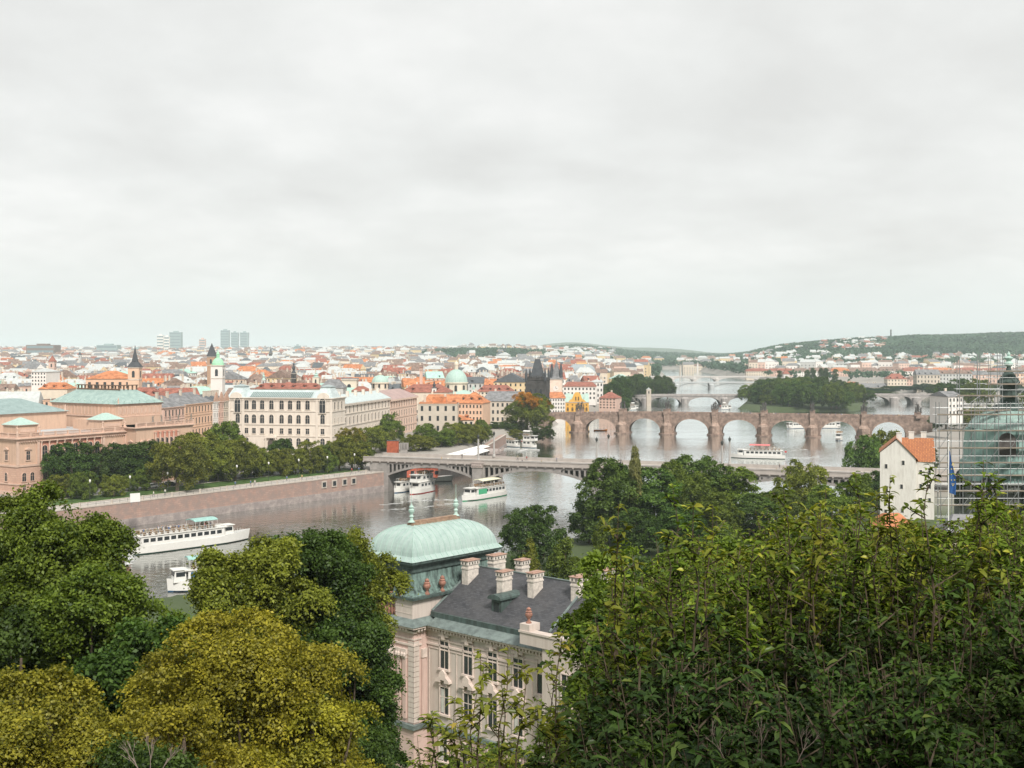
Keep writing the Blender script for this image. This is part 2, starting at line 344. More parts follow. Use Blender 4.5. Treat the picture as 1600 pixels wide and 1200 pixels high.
# quay wall below the concert hall, left bank up to the bridge
M_quay = masonry('quay_stone', (.42, .27, .22), (.49, .33, .27), (.30, .20, .17), bw=1.6, bh=.55, stain=(.33, .25, .22), mort=.03)
M_quaylow = masonry('quay_stone_low', (.42, .36, .33), (.50, .43, .40), (.3, .26, .24), bw=1.6, bh=.55, stain=(.30, .26, .25), mort=.03)
M_pave = mat('paving', (.46, .42, .38), var=.15, scale=.4)
M_asph = mat('asphalt', (.13, .13, .13), var=.2, scale=.5)
M_lawn = mat('lawn', (.06, .11, .025), var=.4, scale=.4)
def quay(name, pts, top, thick, label, cat, parts=True, low=2.2, para=.0):
    q = thing(name, label, cat, (pts[0][0], pts[0][1], 0))
    for (a, b) in zip(pts[:-1], pts[1:]):
        ax, ay = a[0] - pts[0][0], a[1] - pts[0][1]; bx, by = b[0] - pts[0][0], b[1] - pts[0][1]
        Ln = math.hypot(bx - ax, by - ay); an = math.atan2(by - ay, bx - ax)
        m = MB(); m.box(0, Ln, 0, thick, low, top); m.build('wall_face', M_quay, q, loc=(ax, ay, 0), rot=an)
        m = MB(); m.box(0, Ln, -.35, thick, -3, low); m.build('wall_foot', M_quaylow, q, loc=(ax, ay, 0), rot=an)
        m = MB(); m.box(0, Ln, -.12, .7, top, top + .3); m.build('coping', M_stone, q, loc=(ax, ay, 0), rot=an)
    return q
QL = [(-235, 165), (-190, 226), (-117, 321), (-45, 415)]
qw = quay('quay_wall', QL, 6.7, 3, 'long pink stone river wall below the concert hall and tree row', 'quay wall')
# four framed openings near the bridge
a = Vector((-117, 321)); b_ = Vector((-45, 415)); u = (b_ - a).normalized(); an = math.atan2(u.y, u.x)
for px in (506, 522, 538, 552):
    # intersect ray with wall line
    k = (px - 800) / F; t = (k * a.y - a.x) / (u.x - k * u.y); p = a + u * t
    fr = MB(); fr.box(-1.15, 1.15, -.25, .1, -1.2, 1.2); f = fr.build('window', M_stone, qw, loc=(p.x + 235, p.y - 165, 5.0), rot=an)
    pn = MB(); pn.box(-.7, .7, -.32, -.26, -.75, .75); pn.build('pane', M_glass, f)
# promenade deck behind the wall, kerb, lawn, road
def strip(name, m, pts, o0, o1, z, kind='structure'):
    """strip at offsets o0..o1 to the left (inland) of the polyline"""
    V = []; n = len(pts)
    for i, p in enumerate(pts):
        a = Vector(pts[max(0, i - 1)]); b = Vector(pts[min(n - 1, i + 1)]); d = (b - a).normalized(); nn = Vector((-d.y, d.x))
        V += [(*(Vector(p) + nn * o0), z), (*(Vector(p) + nn * o1), z)]
    F_ = [(2 * i, 2 * i + 1, 2 * i + 3, 2 * i + 2) for i in range(n - 1)]
    mb = MB(); mb.add(V, [tuple(reversed(f)) for f in F_]); o = mb.build(name, m); o['kind'] = kind; return o
strip('promenade', M_pave, QL, .5, 7.5, 6.98)
strip('lawn', M_lawn, QL, 7.5, 20, 7.06)
strip('road', M_asph, QL, 20, 32, 7.02)
mb = MB()
for o0 in (7.5, 20, 32):
    for a, b in zip(QL[:-1], QL[1:]):
        an = math.atan2(b[1] - a[1], b[0] - a[0]); Ln = math.hypot(b[0] - a[0], b[1] - a[1])
        M = Matrix.Translation((a[0], a[1], 0)) @ Matrix.Rotation(an, 4, 'Z'); mb.M = M; mb.box(0, Ln, o0 - .1, o0 + .1, 6.9, 7.16)
mb.M = None; struct(mb.build('kerb', M_stone))
strip('road_marking', M_white, QL[1:], 25.9, 26.05, 7.03)
# railing on the quay
def railing(name, pts, z, label, off=.35, post=2.5, h=1.0, stone=4):
    r = thing(name, label, 'railing', (pts[0][0], pts[0][1], z)); x0, y0 = pts[0]
    bars = MB(); pm = MB(); pm.tube((0, 0, 0), (0, 0, h), .04, n=4); sm_ = MB(); sm_.box(-.25, .25, -.25, .25, 0, h + .25); prot = [pm.build('post', M_dark, r), sm_.build('pillar', M_stone, r)]; used_ = [0, 0]
    for a, b in zip(pts[:-1], pts[1:]):
        A = Vector((a[0] - x0, a[1] - y0, 0)); B = Vector((b[0] - x0, b[1] - y0, 0)); d = B - A; Ln = d.length; d.normalize(); nn = Vector((-d.y, d.x, 0)) * off
        for hh in (h, h * .5): bars.tube(A + nn + Vector((0, 0, hh)), B + nn + Vector((0, 0, hh)), .035, n=4)
        k = int(Ln / post)
        for i in range(k):
            p = A + nn + d * (i * post)
            q = 1 if i % stone == 0 else 0; o = prot[q] if not used_[q] else put(prot[q], r); used_[q] = 1; o.location = p
    bars.build('rail', M_dark, r)
    return r
railing('quay_railing', QL[1:], 7.0, 'thin iron railing with stone pillars along the river wall top')
# bank wall beyond the bridge and canal ramp
quay('quay_wall', [(-28, 462), (-12, 520), (-3, 600)], 6.4, 3, 'grey river wall behind the stone arch bridge', 'quay wall')
# park lawn and path by the villa
def sheet(name, pts, z, m):
    mb = MB(); mb.add([(x, y, z) for x, y in pts], [tuple(range(len(pts)))]); return struct(mb.build(name, m))
sheet('park_lawn', [(-60, 98), (90, 98), (86, 240), (20, 240), (-12, 200), (-55, 190)], 7.03, M_lawn)
sheet('park_path', [P(1150, 880, 7.06), P(1215, 868, 7.06), P(1240, 862, 7.06), P(1240, 868, 7.06), P(1205, 876, 7.06), P(1150, 890, 7.06)], 7.06, M_pave)
# quarry cliff
mk = mat('quarry_rock', (.62, .50, .38), var=.25, scale=.02)
rng = random.Random(3)
for x0, x1, yt, yb in ((958, 993, 558.5, 567), (996, 1022, 561.5, 569)):
    mb = MB(); n = 14; Yq = 4300; vs = []
    for i in range(n + 1):
        px = x0 + (x1 - x0) * i / n; arch = math.sin(PI * (i + .3) / (n + .6))
        xt, zt = XZ(px, yb - (yb - yt) * (.35 + .65 * arch) + rng.uniform(-.4, .4), Yq + 90); xb, zb = XZ(px, yb + rng.uniform(-.5, .5), Yq); vs += [(xb, Yq, zb - 4), (xb, Yq + rng.uniform(20, 60), (zb + zt) / 2), (xt, Yq + 90, zt), (xt, Yq + 140, zb - 6)]
    fs = []
    for i in range(n):
        for k in range(3): fs.append((4 * i + k, 4 * i + 4 + k, 4 * i + 5 + k, 4 * i + 1 + k))
    struct(mb.add(vs, fs).build('quarry_cliff', mk))
# ------------------------------------------------------------ facades
def arc_pts(w, h, n=8):
    """arched opening outline, base centre at origin, (x,z)"""
    r = w / 2; pts = [(-r, 0), (r, 0)]
    for i in range(n + 1):
        t = PI * i / n; pts.append((r * math.cos(t), h - r + r * math.sin(t)))
    return pts
def win_proto(w, h, arched=False, sur=.18, msur=None, ped=None, sill=True, bars=True, key=None):
    """one window facing -y, origin at the middle of its base; returns (frame mesh, pane mesh)"""
    fr = MB(); pn = MB()
    if arched:
        o = arc_pts(w + 2 * sur, h + sur); pn.xprism(arc_pts(w, h), -.035, -.03)
        i = arc_pts(w, h); n = len(o); y0, y1 = -.14, .0
        vs = [(x, y0, z) for x, z in o] + [(x, y0, z) for x, z in i] + [(x, y1, z) for x, z in o] + [(x, y1, z) for x, z in i]; fs = []
        for k in range(1, n):
            k2 = (k + 1) % n
            fs += [(k, k2, n + k2, n + k), (k2, k, 2 * n + k, 2 * n + k2), (n + k, n + k2, 3 * n + k2, 3 * n + k)]
        fr.add(vs, fs)
    else:
        pn.box(-w / 2, w / 2, -.035, -.03, 0, h)
        for x in (-w / 2 - sur, w / 2): fr.box(x, x + sur, -.14, 0, 0, h)
        fr.box(-w / 2 - sur, w / 2 + sur, -.142, 0, h, h + sur)
    if sill: fr.box(-w / 2 - sur - .08, w / 2 + sur + .08, -.26, 0, -.2, -.002)
    if ped == 'tri':
        z = h + sur + .25; W = w / 2 + sur + .3
        fr.xprism([(-W, z), (W, z), (W, z + .15), (0, z + .75), (-W, z + .15)], -.4, 0)
    if ped == 'flat': fr.box(-w / 2 - sur - .2, w / 2 + sur + .2, -.35, 0, h + sur + .15, h + sur + .35)
    if bars:
        fr.box(-.035, .035, -.07, -.04, 0, h - (.1 if arched else 0), 0); fr.box(-w / 2, w / 2, -.075, -.04, h * .62, h * .62 + .07, 0)
    f = fr.build('window', msur or M_stone); p = pn.build('pane', M_glass, f)
    f.location = (0, 0, -500); fm, pm = f.data, p.data
    bpy.data.objects.remove(p); bpy.data.objects.remove(f)
    return fm, pm
def set_win(proto, parent, x, y, z, rz=0, name='window'):
    f = bpy.data.objects.new(name, proto[0]); C.objects.link(f); f.parent = parent; f.location = (x, y, z); f.rotation_euler = (0, 0, rz)
    p = bpy.data.objects.new('pane', proto[1]); C.objects.link(p); p.parent = f
    return f
def band(mb, x0, x1, y0, y1, z0, z1, out, mi=0):
    """moulding running round a rectangular block"""
    mb.box(x0 - out, x1 + out, y0 - out, y1 + out, z0, z1, mi)
def cornice(mb, x0, x1, y0, y1, z, s=1.0, dent=.0):
    band(mb, x0, x1, y0, y1, z - .9 * s, z - .55 * s, .15 * s); band(mb, x0, x1, y0, y1, z - .55 * s, z - .3 * s, .35 * s)
    band(mb, x0, x1, y0, y1, z - .3 * s, z, .75 * s)
def balustrade(mb, x0, x1, y, z, h=1.1, step=.35, alongx=True, pier=4.2):
    """low railing of turned posts between piers"""
    n = max(1, int(round((x1 - x0) / pier))); dp = (x1 - x0) / n
    def bx(a, b, c, d, e, f):
        if alongx: mb.box(a, b, c, d, e, f)
        else: mb.box(c, d, a, b, e, f)
    bx(x0, x1, y - .17, y + .17, z, z + .2); bx(x0, x1, y - .2, y + .2, z + h - .18, z + h)
    for i in range(n + 1): bx(x0 + i * dp - .25, x0 + i * dp + .25, y - .24, y + .24, z, z + h + .12)
    for i in range(n):
        k = int(dp / step)
        for j in range(1, k): xx = x0 + i * dp + j * dp / k; bx(xx - .07, xx + .07, y - .07, y + .07, z + .2, z + h - .18)
def hip(mb, x0, x1, y0, y1, z0, z1, inset_x, inset_y, mi=0):
    mb.frustum((x0, x1, y0, y1), z0, (x0 + inset_x, x1 - inset_x, y0 + inset_y, y1 - inset_y), z1, mi)
def statue_mesh(h=2.2, seed=0):
    """standing draped figure with head and one raised arm"""
    r = random.Random(seed); mb = MB(); k = h / 2.2
    mb.lathe([(.42 * k, 0), (.45 * k, .1 * k), (.33 * k, .5 * k), (.30 * k, 1.0 * k), (.22 * k, 1.15 * k), (.32 * k, 1.6 * k), (.28 * k, 1.78 * k), (.09 * k, 1.86 * k), (.13 * k, 1.95 * k), (.15 * k, 2.07 * k), (.1 * k, 2.18 * k), (.02, 2.22 * k)], n=10, sx=1, sy=.75)
    s = r.choice((-1, 1))
    mb.tube((s * .28 * k, 0, 1.66 * k), (s * .5 * k, -.12 * k, 1.3 * k), .09 * k, .07 * k); mb.tube((s * .5 * k, -.12 * k, 1.3 * k), (s * .3 * k, -.35 * k, 1.15 * k), .07 * k, .05 * k)
    mb.tube((-s * .28 * k, 0, 1.66 * k), (-s * .5 * k, -.1 * k, 1.95 * k), .09 * k, .06 * k); mb.tube((-s * .5 * k, -.1 * k, 1.95 * k), (-s * .42 * k, -.15 * k, 2.3 * k), .06 * k, .05 * k)
    return mb
def urn(mb, x, y, z, h=1.6, mi=0):
    k = h / 1.6; mb.lathe([(r * k, z + q * k) for r, q in ((.28, 0), (.28, .12), (.16, .2), (.12, .4), (.2, .5), (.36, .75), (.38, .95), (.27, 1.08), (.34, 1.15), (.2, 1.3), (.26, 1.42), (.12, 1.55), (.02, 1.62))], x, y, 10, mi)

# ================================================================ concert hall
M_sand = streak('sandstone_peach', (.62, .425, .315), (.50, .335, .25), rough=.9, sx=.5, sz=.1, lo=.3, hi=.56)
M_sand2 = mat('sandstone_trim', (.62, .44, .35), var=.1, scale=.5)
M_rust = masonry('rusticated_peach', (.62, .40, .30), (.67, .44, .33), (.40, .25, .19), bw=1.5, bh=.6, mort=.035, stain=(.55, .35, .27))
M_cop2 = streak('hall_copper', (.30, .39, .38), (.22, .30, .29), rough=.5, sx=.3, sz=.3)
M_cop3 = mat('hall_copper_dark', (.22, .30, .30), var=.15, scale=.3, rough=.5)
M_reddark = mat('loggia_red', (.55, .25, .18), var=.1)
G7 = 7.0
def rudolfinum():
    ang = math.atan2(.84, .545)
    t = thing('concert_hall', 'peach neo renaissance concert hall with arcade, balustrades and pale copper roofs', 'concert hall', (-144.7, 346.2, 0), ang)
    h = 16.8; zc = 23.8
    w3 = win_proto(1.25, 2.6, ped='tri', msur=M_sand2); wa = win_proto(1.3, 2.5, True, msur=M_sand2); ws = win_proto(1.0, 1.3, msur=M_sand2); wl = win_proto(1.7, 4.6, True, sur=.2, msur=M_sand2)
    # base block
    mb = MB(); mb.box(0, 38.7, 0, 48, 15.6, zc); mb.build('wall', M_sand, t)
    mb = MB(); mb.box(-.12, 38.82, -.12, 48, 4, 15.4); mb.build('ground_storey', M_rust, t)
    tr = MB(); band(tr, 0, 38.7, 0, 48, 15.3, 15.9, .35); band(tr, -.1, 38.8, -.1, 48, 10.1, 10.5, .25); band(tr, -.1, 38.8, -.1, 48, 4, 8.2, .18)
    cornice(tr, 0, 38.7, 0, 48, zc, 1.1)
    for k in range(48): tr.box(.2 + k * .8, .6 + k * .8, -.62, 0, zc - 1.25, zc - 1.0)
    # corner pavilions project slightly
    for x0, x1 in ((-.3, 7.3), (29.8, 39)):
        tr.box(x0, x0 + .8, -.4, 0, 15.9, zc - 1); tr.box(x1 - .8, x1, -.4, 0, 15.9, zc - 1)
    balustrade(tr, 0, 38.7, -.1, zc, 1.4); balustrade(tr, 0, 46, .1, zc, 1.4, alongx=False)
    tr.build('cornice', M_sand2, t)
    # loggia: recessed red wall, columns, arched windows
    lg = MB(); lg.box(7.6, 29.5, -.02, .3, 16.2, zc - 1.2); lg.build('loggia_wall', M_reddark, t)
    for i in range(9):
        x = 7.9 + i * 2.67; c = MB(); c.lathe([(.36, 16.2), (.36, 16.6), (.27, 16.7), (.23, 21.9), (.38, 22.3), (.38, 22.5)], x, -.35, 10); c.build('column', M_sand2, t)
    for i in range(8): set_win(wl, t, 9.2 + i * 2.67, -.02, 16.6)
    en = MB(); en.box(7.4, 29.7, -.75, 0, 22.5, zc - 1.1); en.box(7.4, 29.7, -.7, 0, 15.9, 16.25); en.build('entablature', M_sand2, t)
    for x in (3.6, 34.4): set_win(w3, t, x, -.01, 17.2)
    for x in (2.2, 4.9, 9.2, 12, 14.6, 17.3, 20, 22.6, 25.3, 28, 32.6, 36.4): set_win(wa, t, x, -.13, 11)
    for x in (2.2, 4.9, 9.2, 12, 14.6, 17.3, 20, 22.6, 25.3, 28, 32.6, 36.4): set_win(ws, t, x, -.13, 8.4)
    for y in (5, 13, 20): set_win(w3, t, -.01, y, 17.2, -PI / 2); set_win(wa, t, -.13, y, 11, -PI / 2)
    # river-side flank block standing proud
    mb = MB(); mb.box(38.7, 62, -5.1, 8, 15.6, 25); mb.build('wall', M_sand, t)
    mb = MB(); mb.box(38.6, 62.1, -5.22, 8, 4, 15.4); mb.build('ground_storey', M_rust, t)
    tr = MB(); band(tr, 38.8, 61.9, -5, 8, 15.3, 15.9, .35); cornice(tr, 38.8, 61.9, -5.0, 8, 25, 1.1)
    balustrade(tr, 38.8, 62, -5.1, 25, 1.4); tr.build('cornice', M_sand2, t)
    for x in (41.2, 43.9, 57.6, 60.2): set_win(w3, t, x, -5.11, 17.2)
    lg = MB(); lg.box(46, 55.5, -5.13, -4.9, 16.2, 23.4); lg.build('loggia_wall', M_reddark, t)
    for i in range(6):
        c = MB(); c.lathe([(.42, 16), (.42, 16.5), (.32, 16.6), (.28, 22.6), (.45, 23.0), (.45, 23.2)], 46.2 + i * 1.85, -5.5, 10); c.build('column', M_sand2, t)
    for i in range(5): set_win(wl, t, 47.1 + i * 1.85, -5.15, 16.6)
    set_win(w3, t, 38.69, -2.6, 17.2, -PI / 2)
    # attic pavilions with low pyramids
    for x0, x1 in ((.6, 7.2), (30.4, 38)):
        mb = MB(); mb.box(x0, x1, .7, 7.5, zc, 27.2); mb.build('attic', M_sand, t)
        mb = MB(); cornice(mb, x0, x1, .7, 7.5, 27.6, .6); mb.box(x0 + .8, x1 - .8, .6, .7, zc + 1.6, zc + 2.6)
        for xx in (x0 + .3, x1 - .3): mb.box(xx - .5, xx + .5, .3, .8, zc, zc + 1.2)
        mb.build('attic_trim', M_sand2, t)
        mb = MB(); hip(mb, x0 - .5, x1 + .5, .2, 8, 27.6, 29.6, 3.5, 3.6); mb.build('roof', M_copper, t)
    # flat roof between
    mb = MB(); mb.box(1, 38, 1, 47, zc, zc + .4); hip(mb, 8.5, 29.5, 2.5, 16, zc + .4, zc + 1.3, 5, 6); mb.build('flat_roof', mat('roof_membrane', (.42, .42, .42), var=.1, scale=.3), t)
    # front hall block
    mb = MB(); mb.box(3, 30, 18, 46, zc, 29.8); mb.build('hall_wall', M_sand, t)
    mb = MB(); cornice(mb, 3, 30, 18, 46, 30, .6); mb.build('hall_cornice', M_sand2, t)
    mb = MB(); hip(mb, 2.2, 30.8, 17.2, 46.8, 30, 34, 9, 13); mb.build('roof', M_cop2, t)
    # main auditorium block
    mb = MB(); mb.box(42, 61, 9, 42, zc, 31.6); mb.box(31, 60, 8, 16, zc, 27.5); mb.build('hall_wall', M_sand, t)
    mb = MB(); cornice(mb, 42, 61, 9, 42, 31.9, .7); band(mb, 42, 61, 9, 42, 27.6, 28, .25)
    for k in range(11): mb.box(43 + k * 1.7, 43.35 + k * 1.7, 8.8, 9, 28.2, 31)
    for k in range(18): mb.box(41.85, 42, 10 + k * 1.8, 10.3 + k * 1.8, 28.2, 31)
    for k in range(10): mb.box(43.7 + k * 1.7, 44.4 + k * 1.7, 8.9, 9, 28.6, 30.4)
    mb.build('hall_cornice', M_sand2, t)
    mb = MB(); hip(mb, 41.3, 61.7, 8.3, 42.7, 31.9, 36.2, 6.5, 6.5, 0); rf = mb.build('roof', streak('hall_roof_copper', (.36, .47, .43), (.25, .35, .33), rough=.5, sx=.3, sz=.3), t)
    fin = MB()
    for k in range(12): fin.lathe([(.16, 32), (.1, 32.6), (.22, 32.9), (.02, 33.3)], 41.5 , 9 + k * 3, 6)
    for k in range(7): fin.lathe([(.16, 32), (.1, 32.6), (.22, 32.9), (.02, 33.3)], 42 + k * 3.1, 8.5, 6)
    fin.build('finial', M_copper, rf)
    rl = MB()
    for k in range(13): rl.box(47.7, 48.1, 14.5 + k * 1.75, 14.9 + k * 1.75, 36.2, 37.8)
    rl.box(47.5, 48.3, 14.4, 36.1, 37.6, 37.9); rl.box(47.6, 48.2, 14.4, 36.1, 36.2, 36.6)
    for k in range(5): rl.box(48 + k * 1.75, 48.4 + k * 1.75, 14.5, 14.9, 36.2, 37.8)
    rl.box(48, 55.6, 14.3, 15.0, 37.6, 37.9); rl.build('roof_railing', mat('rail_brown', (.16, .10, .07)), t)
    # roof statues along the balustrades
    for (x, y, z) in [(0, 0, 25.2), (7.4, 0, 25.2), (30, 0, 25.2), (38.4, 0, 25.2), (45.5, -5, 26.4), (49, -5, 26.4), (52.5, -5, 26.4), (56, -5, 26.4), (61.5, -5, 26.4), (29.6, 18, 30), (4, 18, 30), (61, 9, 31.9), (43, 8.8, 31.9)]:
        s = statue_mesh(2.1, int(x * 7)); s.build('statue', mat('weathered_bronze', (.25, .21, .18), rough=.6) if x > 44 and y < 0 else M_sand2, t, loc=(x, y, z), rot=-PI / 2 + x)
    return t
rudolfinum()

# ================================================================ white academy
def block_facade(t, proto, face_xyz, n, step, rz):
    for i in range(n): set_win(proto, t, *face_xyz(i), rz)
M_acad = streak('academy_cream', (.71, .635, .555), (.61, .535, .46), rough=.9, sx=.4, sz=.08, lo=.3, hi=.55)
M_zinc = streak('zinc_roof', (.56, .63, .63), (.42, .49, .49), rough=.45, sx=.4, sz=.4)
M_zinc2 = streak('zinc_dark', (.36, .42, .42), (.28, .33, .33), rough=.5, sx=.4, sz=.4)
def academy():
    ang = math.atan2(.98, .2)
    t = thing('academy_building', 'white four storey academy with arched windows and two pale hipped corner towers', 'academy', (-75.5, 497, 0), ang)
    FY = 46.6; WX = 83; zt = 29.6; D = 16
    wa = win_proto(1.9, 4.0, True, sur=.22, msur=M_acad); wb = win_proto(1.9, 3.7, True, sur=.22, msur=M_acad); wr = win_proto(1.6, 2.3, sur=.2, msur=M_acad)
    wt = win_proto(2.6, 6.0, True, sur=.3, msur=M_acad); wn = win_proto(.8, 2.2, False, sur=.15, msur=M_acad); wsm = win_proto(1.5, 3.4, True, sur=.2, msur=M_acad)
    mb = MB(); mb.box(0, D, 0, FY, 4, zt - .9); mb.build('wall', M_acad, t)
    tr = MB()
    for z in (24.0 - .6, 18.0 - .3, 12.9): band(tr, 0, D, 0, FY, z, z + .45, .28)
    band(tr, 0, D, 0, FY, 4, 8.2, .2)
    cornice(tr, 0, D, 0, FY, zt - .3, 1)
    for k in range(60): tr.box(-.55, 0, .3 + k * .78, .65 + k * .78, zt - 1.5, zt - 1.2)
    for y0, y1 in ((-.1, 7.2), (FY - 7.2, FY + .1)): tr.box(-.35, 0, y0, y0 + 1, 8.2, zt - .9); tr.box(-.35, 0, y1 - 1, y1, 8.2, zt - .9)
    tr.box(-.2, 0, 28.5, 37, 5, 12.8)
    tr.build('cornice', M_acad, t)
    ys = [11.2 + i * 4.15 for i in range(4)]; ys = [10.6, 14.4, 18.1, 22.0, 26.4, 30.6, 34.2, 37.8, 41.2]
    ys = [10.9, 14.9, 18.7, 22.5, 27.1, 31.3, 35.0, 38.4]   # measured between the towers
    for y in ys:
        set_win(wa, t, -.01, y, 24.3, -PI / 2); set_win(wb, t, -.01, y, 18.4, -PI / 2); set_win(wr, t, -.01, y, 14.0, -PI / 2); set_win(wb, t, -.01, y, 8.6, -PI / 2)
    for y in (4.2, FY - 4.2):
        set_win(wt, t, -.36, y, 23.0, -PI / 2, name='tall_window'); set_win(wa, t, -.01, y, 18.4, -PI / 2); set_win(wr, t, -.01, y, 14.0, -PI / 2); set_win(wb, t, -.01, y, 8.6, -PI / 2)
    # door
    dr = MB(); dr.xprism(arc_pts(3.2, 4.6), -.08, 0); f = dr.build('door', mat('dark_oak', (.09, .07, .06)), t, loc=(-.22, 27.1, 7), rot=-PI / 2)
    mb = MB(); mb.box(-2.6, 2.6, -1.0, 0, 5.2, 5.7); mb.xprism([(-2.6, 5.7), (2.6, 5.7), (0, 7)], -.9, 0)
    for x in (-2.2, 2.2): mb.tube((x, -.7, 0), (x, -.7, 5.2), .3, n=8)
    mb.build('portal', M_acad, f)
    # right-hand side of the front wing
    for y_, x in ((-.01, 2.8), (-.01, 7.0), (-.01, 11.5)):
        for z in (24.3, 18.4, 14.0, 8.6): set_win(wn if z != 24.3 else wsm, t, x, y_, z, 0)
    # right wing
    zw = 26.0
    mb = MB(); mb.box(D, WX, .8, 15, 4, zw - .8); mb.build('wing_wall', M_acad, t)
    tr = MB()
    for z in (21.4, 16.2, 11.4): tr.box(D, WX, .5, .8, z, z + .4)
    tr.box(D, WX, .1, .8, zw - .9, zw - .4); tr.box(D, WX + .02, 0, .8, zw - .4, zw)
    tr.build('wing_cornice', M_acad, t)
    for i in range(13):
        x = D + 3 + i * 5.15
        for z, pr in ((21.9, wsm), (16.9, wsm), (12.4, wn), (8.4, wsm)): set_win(pr, t, x, .79, z, 0)
    mb = MB(); mb.box(D + .1, WX, .3, 15, zw, zw + .1); hip(mb, D, WX, .2, 15.5, zw + .1, zw + 3.6, 0, 7.4); mb.build('wing_roof', M_zinc, t)
    # front roof: shallow glazed and metal
    mb = MB(); hip(mb, .2, D, 6, FY - 6, zt - .3, zt + 2.6, 5.5, 0); mb.build('roof', M_zinc, t)
    gl = MB(); gl.add([(.3, 9.5, zt - .05), (.3, FY - 9.5, zt - .05), (4.0, FY - 9.5, zt + 1.95), (4.0, 9.5, zt + 1.95)], [(3, 2, 1, 0)]); gl.build('skylight', mat('skylight_glass', (.2, .26, .25), rough=.2, spec=.6), t)
    bars = MB()
    for k in range(35): yy = 9.5 + k * .81; bars.tube((.3, yy, zt), (4.0, yy, zt + 2.0), .06, n=4)
    bars.build('skylight_bars', M_zinc, t)
    for y0 in (-.3, FY - 7.6):
        mb = MB(); mb.frustum((-.6, 10, y0, y0 + 8.1), zt - .3, (2.4, 8, y0 + 2, y0 + 6.1), zt + 4.0); r_ = mb.build('tower_roof', M_zinc, t)
        mb = MB(); mb.box(2.1, 8.2, y0 + 1.8, y0 + 6.3, zt + 4.0, zt + 4.3); mb.frustum((2.0, 8.4, y0 + 1.6, y0 + 6.5), zt + 4.3, (4.6, 5.4, y0 + 3.6, y0 + 4.4), zt + 5.2); mb.build('cap', M_zinc2, r_)
        mb = MB(); pts = [(y0 + 4.05 + 2.7 * math.cos(PI * k / 10), zt - .3 + 2.2 * math.sin(PI * k / 10)) for k in range(11)]; mb.yprism(pts, -.65, 1.8); mb.build('gable', M_acad, t)
    ch = MB()
    for k in range(6): ch.box(D + 8 + k * 11, D + 9.2 + k * 11, 5.2, 6.4, zw + 2, zw + 5)
    ch.build('chimney', M_acad, t)
    # pink neighbour
    t2 = thing('faculty_building', 'long pale pink four storey faculty building with brown roof beyond the white academy wing', 'faculty', (-75.5, 497, 0), ang)
    m = mat('faculty_pink', (.66, .50, .41), var=.06, scale=.3); z2 = 25.0
    mb = MB(); mb.box(WX + .1, 131, 1.0, 17, 4, z2); mb.build('wall', m, t2)
    tr = MB()
    for z in (20.4, 15.6, 11.0): tr.box(WX + .1, 131.2, .7, 1.0, z, z + .4)
    tr.box(WX + .1, 131.5, .2, 1.0, z2 - .8, z2 + .1); tr.box(WX + .1, 131.1, .8, 1.0, 4, 8)
    tr.build('cornice', m, t2)
    w2 = win_proto(1.5, 2.8, sur=.3, msur=m)
    for i in range(11):
        for z in (21.2, 16.4, 11.8, 8.0): set_win(w2, t2, WX + 3.2 + i * 4.3, .99, z, 0)
    mb = MB(); mb.frustum((WX + .1, 131.5, .2, 17.5), z2 + .1, (WX + .1, 124, 8, 9.5), z2 + 4.2); mb.build('roof', mat('roof_mauve', (.40, .29, .27), var=.12, scale=.3), t2)
academy()

# ================================================================ apartment rows left of the academy
def townhouse(name, label, cat, x0, x1, Y0, Y1, z1, wallm, roofm, floors, bays, rh=4, dep=14, cat2=None, wproto=None, base=7, dorm=0, group=None, ped=None):
    """facade runs from pixel x0 at depth Y0 to pixel x1 at depth Y1"""
    a = Vector(((x0 - 800) / F * Y0, Y0)); b = Vector(((x1 - 800) / F * Y1, Y1)); Ln = (b - a).length; an = math.atan2(b.y - a.y, b.x - a.x)
    t = thing(name, label, cat, (a.x, a.y, 0), an, group)
    mb = MB(); mb.box(0, Ln, 0, dep, base - 3, z1); mb.build('wall', wallm, t)
    tr = MB(); fh = (z1 - base) / floors
    for k in range(1, floors): tr.box(-.02, Ln + .02, -.2, 0, base + k * fh - .15, base + k * fh + .15)
    cornice(tr, .02, Ln - .02, 0, dep, z1 + .05, .7); tr.build('cornice', wallm, t)
    ww = min(1.5, Ln / bays * .42); pr = wproto or win_proto(ww, fh * .52, sur=.2, msur=wallm, bars=False)
    for i in range(bays):
        for k in range(floors): set_win(pr, t, (i + .5) * Ln / bays, -.01, base + k * fh + fh * .25, 0)
    nb = max(1, int(dep / (Ln / bays)))
    rt = 1 if a.x * a.y < 0 or True else 0
    mb = MB(); mb.frustum((-.4, Ln + .4, -.4, dep + .4), z1 + .06, (min(rh, Ln * .4), Ln - min(rh, Ln * .4), dep * .48, dep * .52), z1 + rh); r_ = mb.build('roof', roofm, t)
    for k in range(max(2, int(Ln / 9))):
        c = MB(); cx = (k + .6) * Ln / max(2, int(Ln / 9)); c.box(cx - .5, cx + .5, dep * .35, dep * .35 + .8, z1 + .5, z1 + rh + 1.2); c.box(cx - .6, cx + .6, dep * .35 - .1, dep * .35 + .9, z1 + rh + 1.2, z1 + rh + 1.4); c.build('chimney', M_wall['beige'], r_)
    for k in range(dorm):
        c = MB(); cx = (k + .5) * Ln / dorm; c.box(cx - .7, cx + .7, 1.2, 4, z1 + .3, z1 + rh * .6); c.xprism([(cx - .9, z1 + rh * .6), (cx + .9, z1 + rh * .6), (cx, z1 + rh * .6 + .8)], 1.0, 4.6); c.box(cx - .4, cx + .4, 1.15, 1.2, z1 + .9, z1 + rh * .5, 1); c.build('dormer', [roofm, M_glass], r_)
    return t
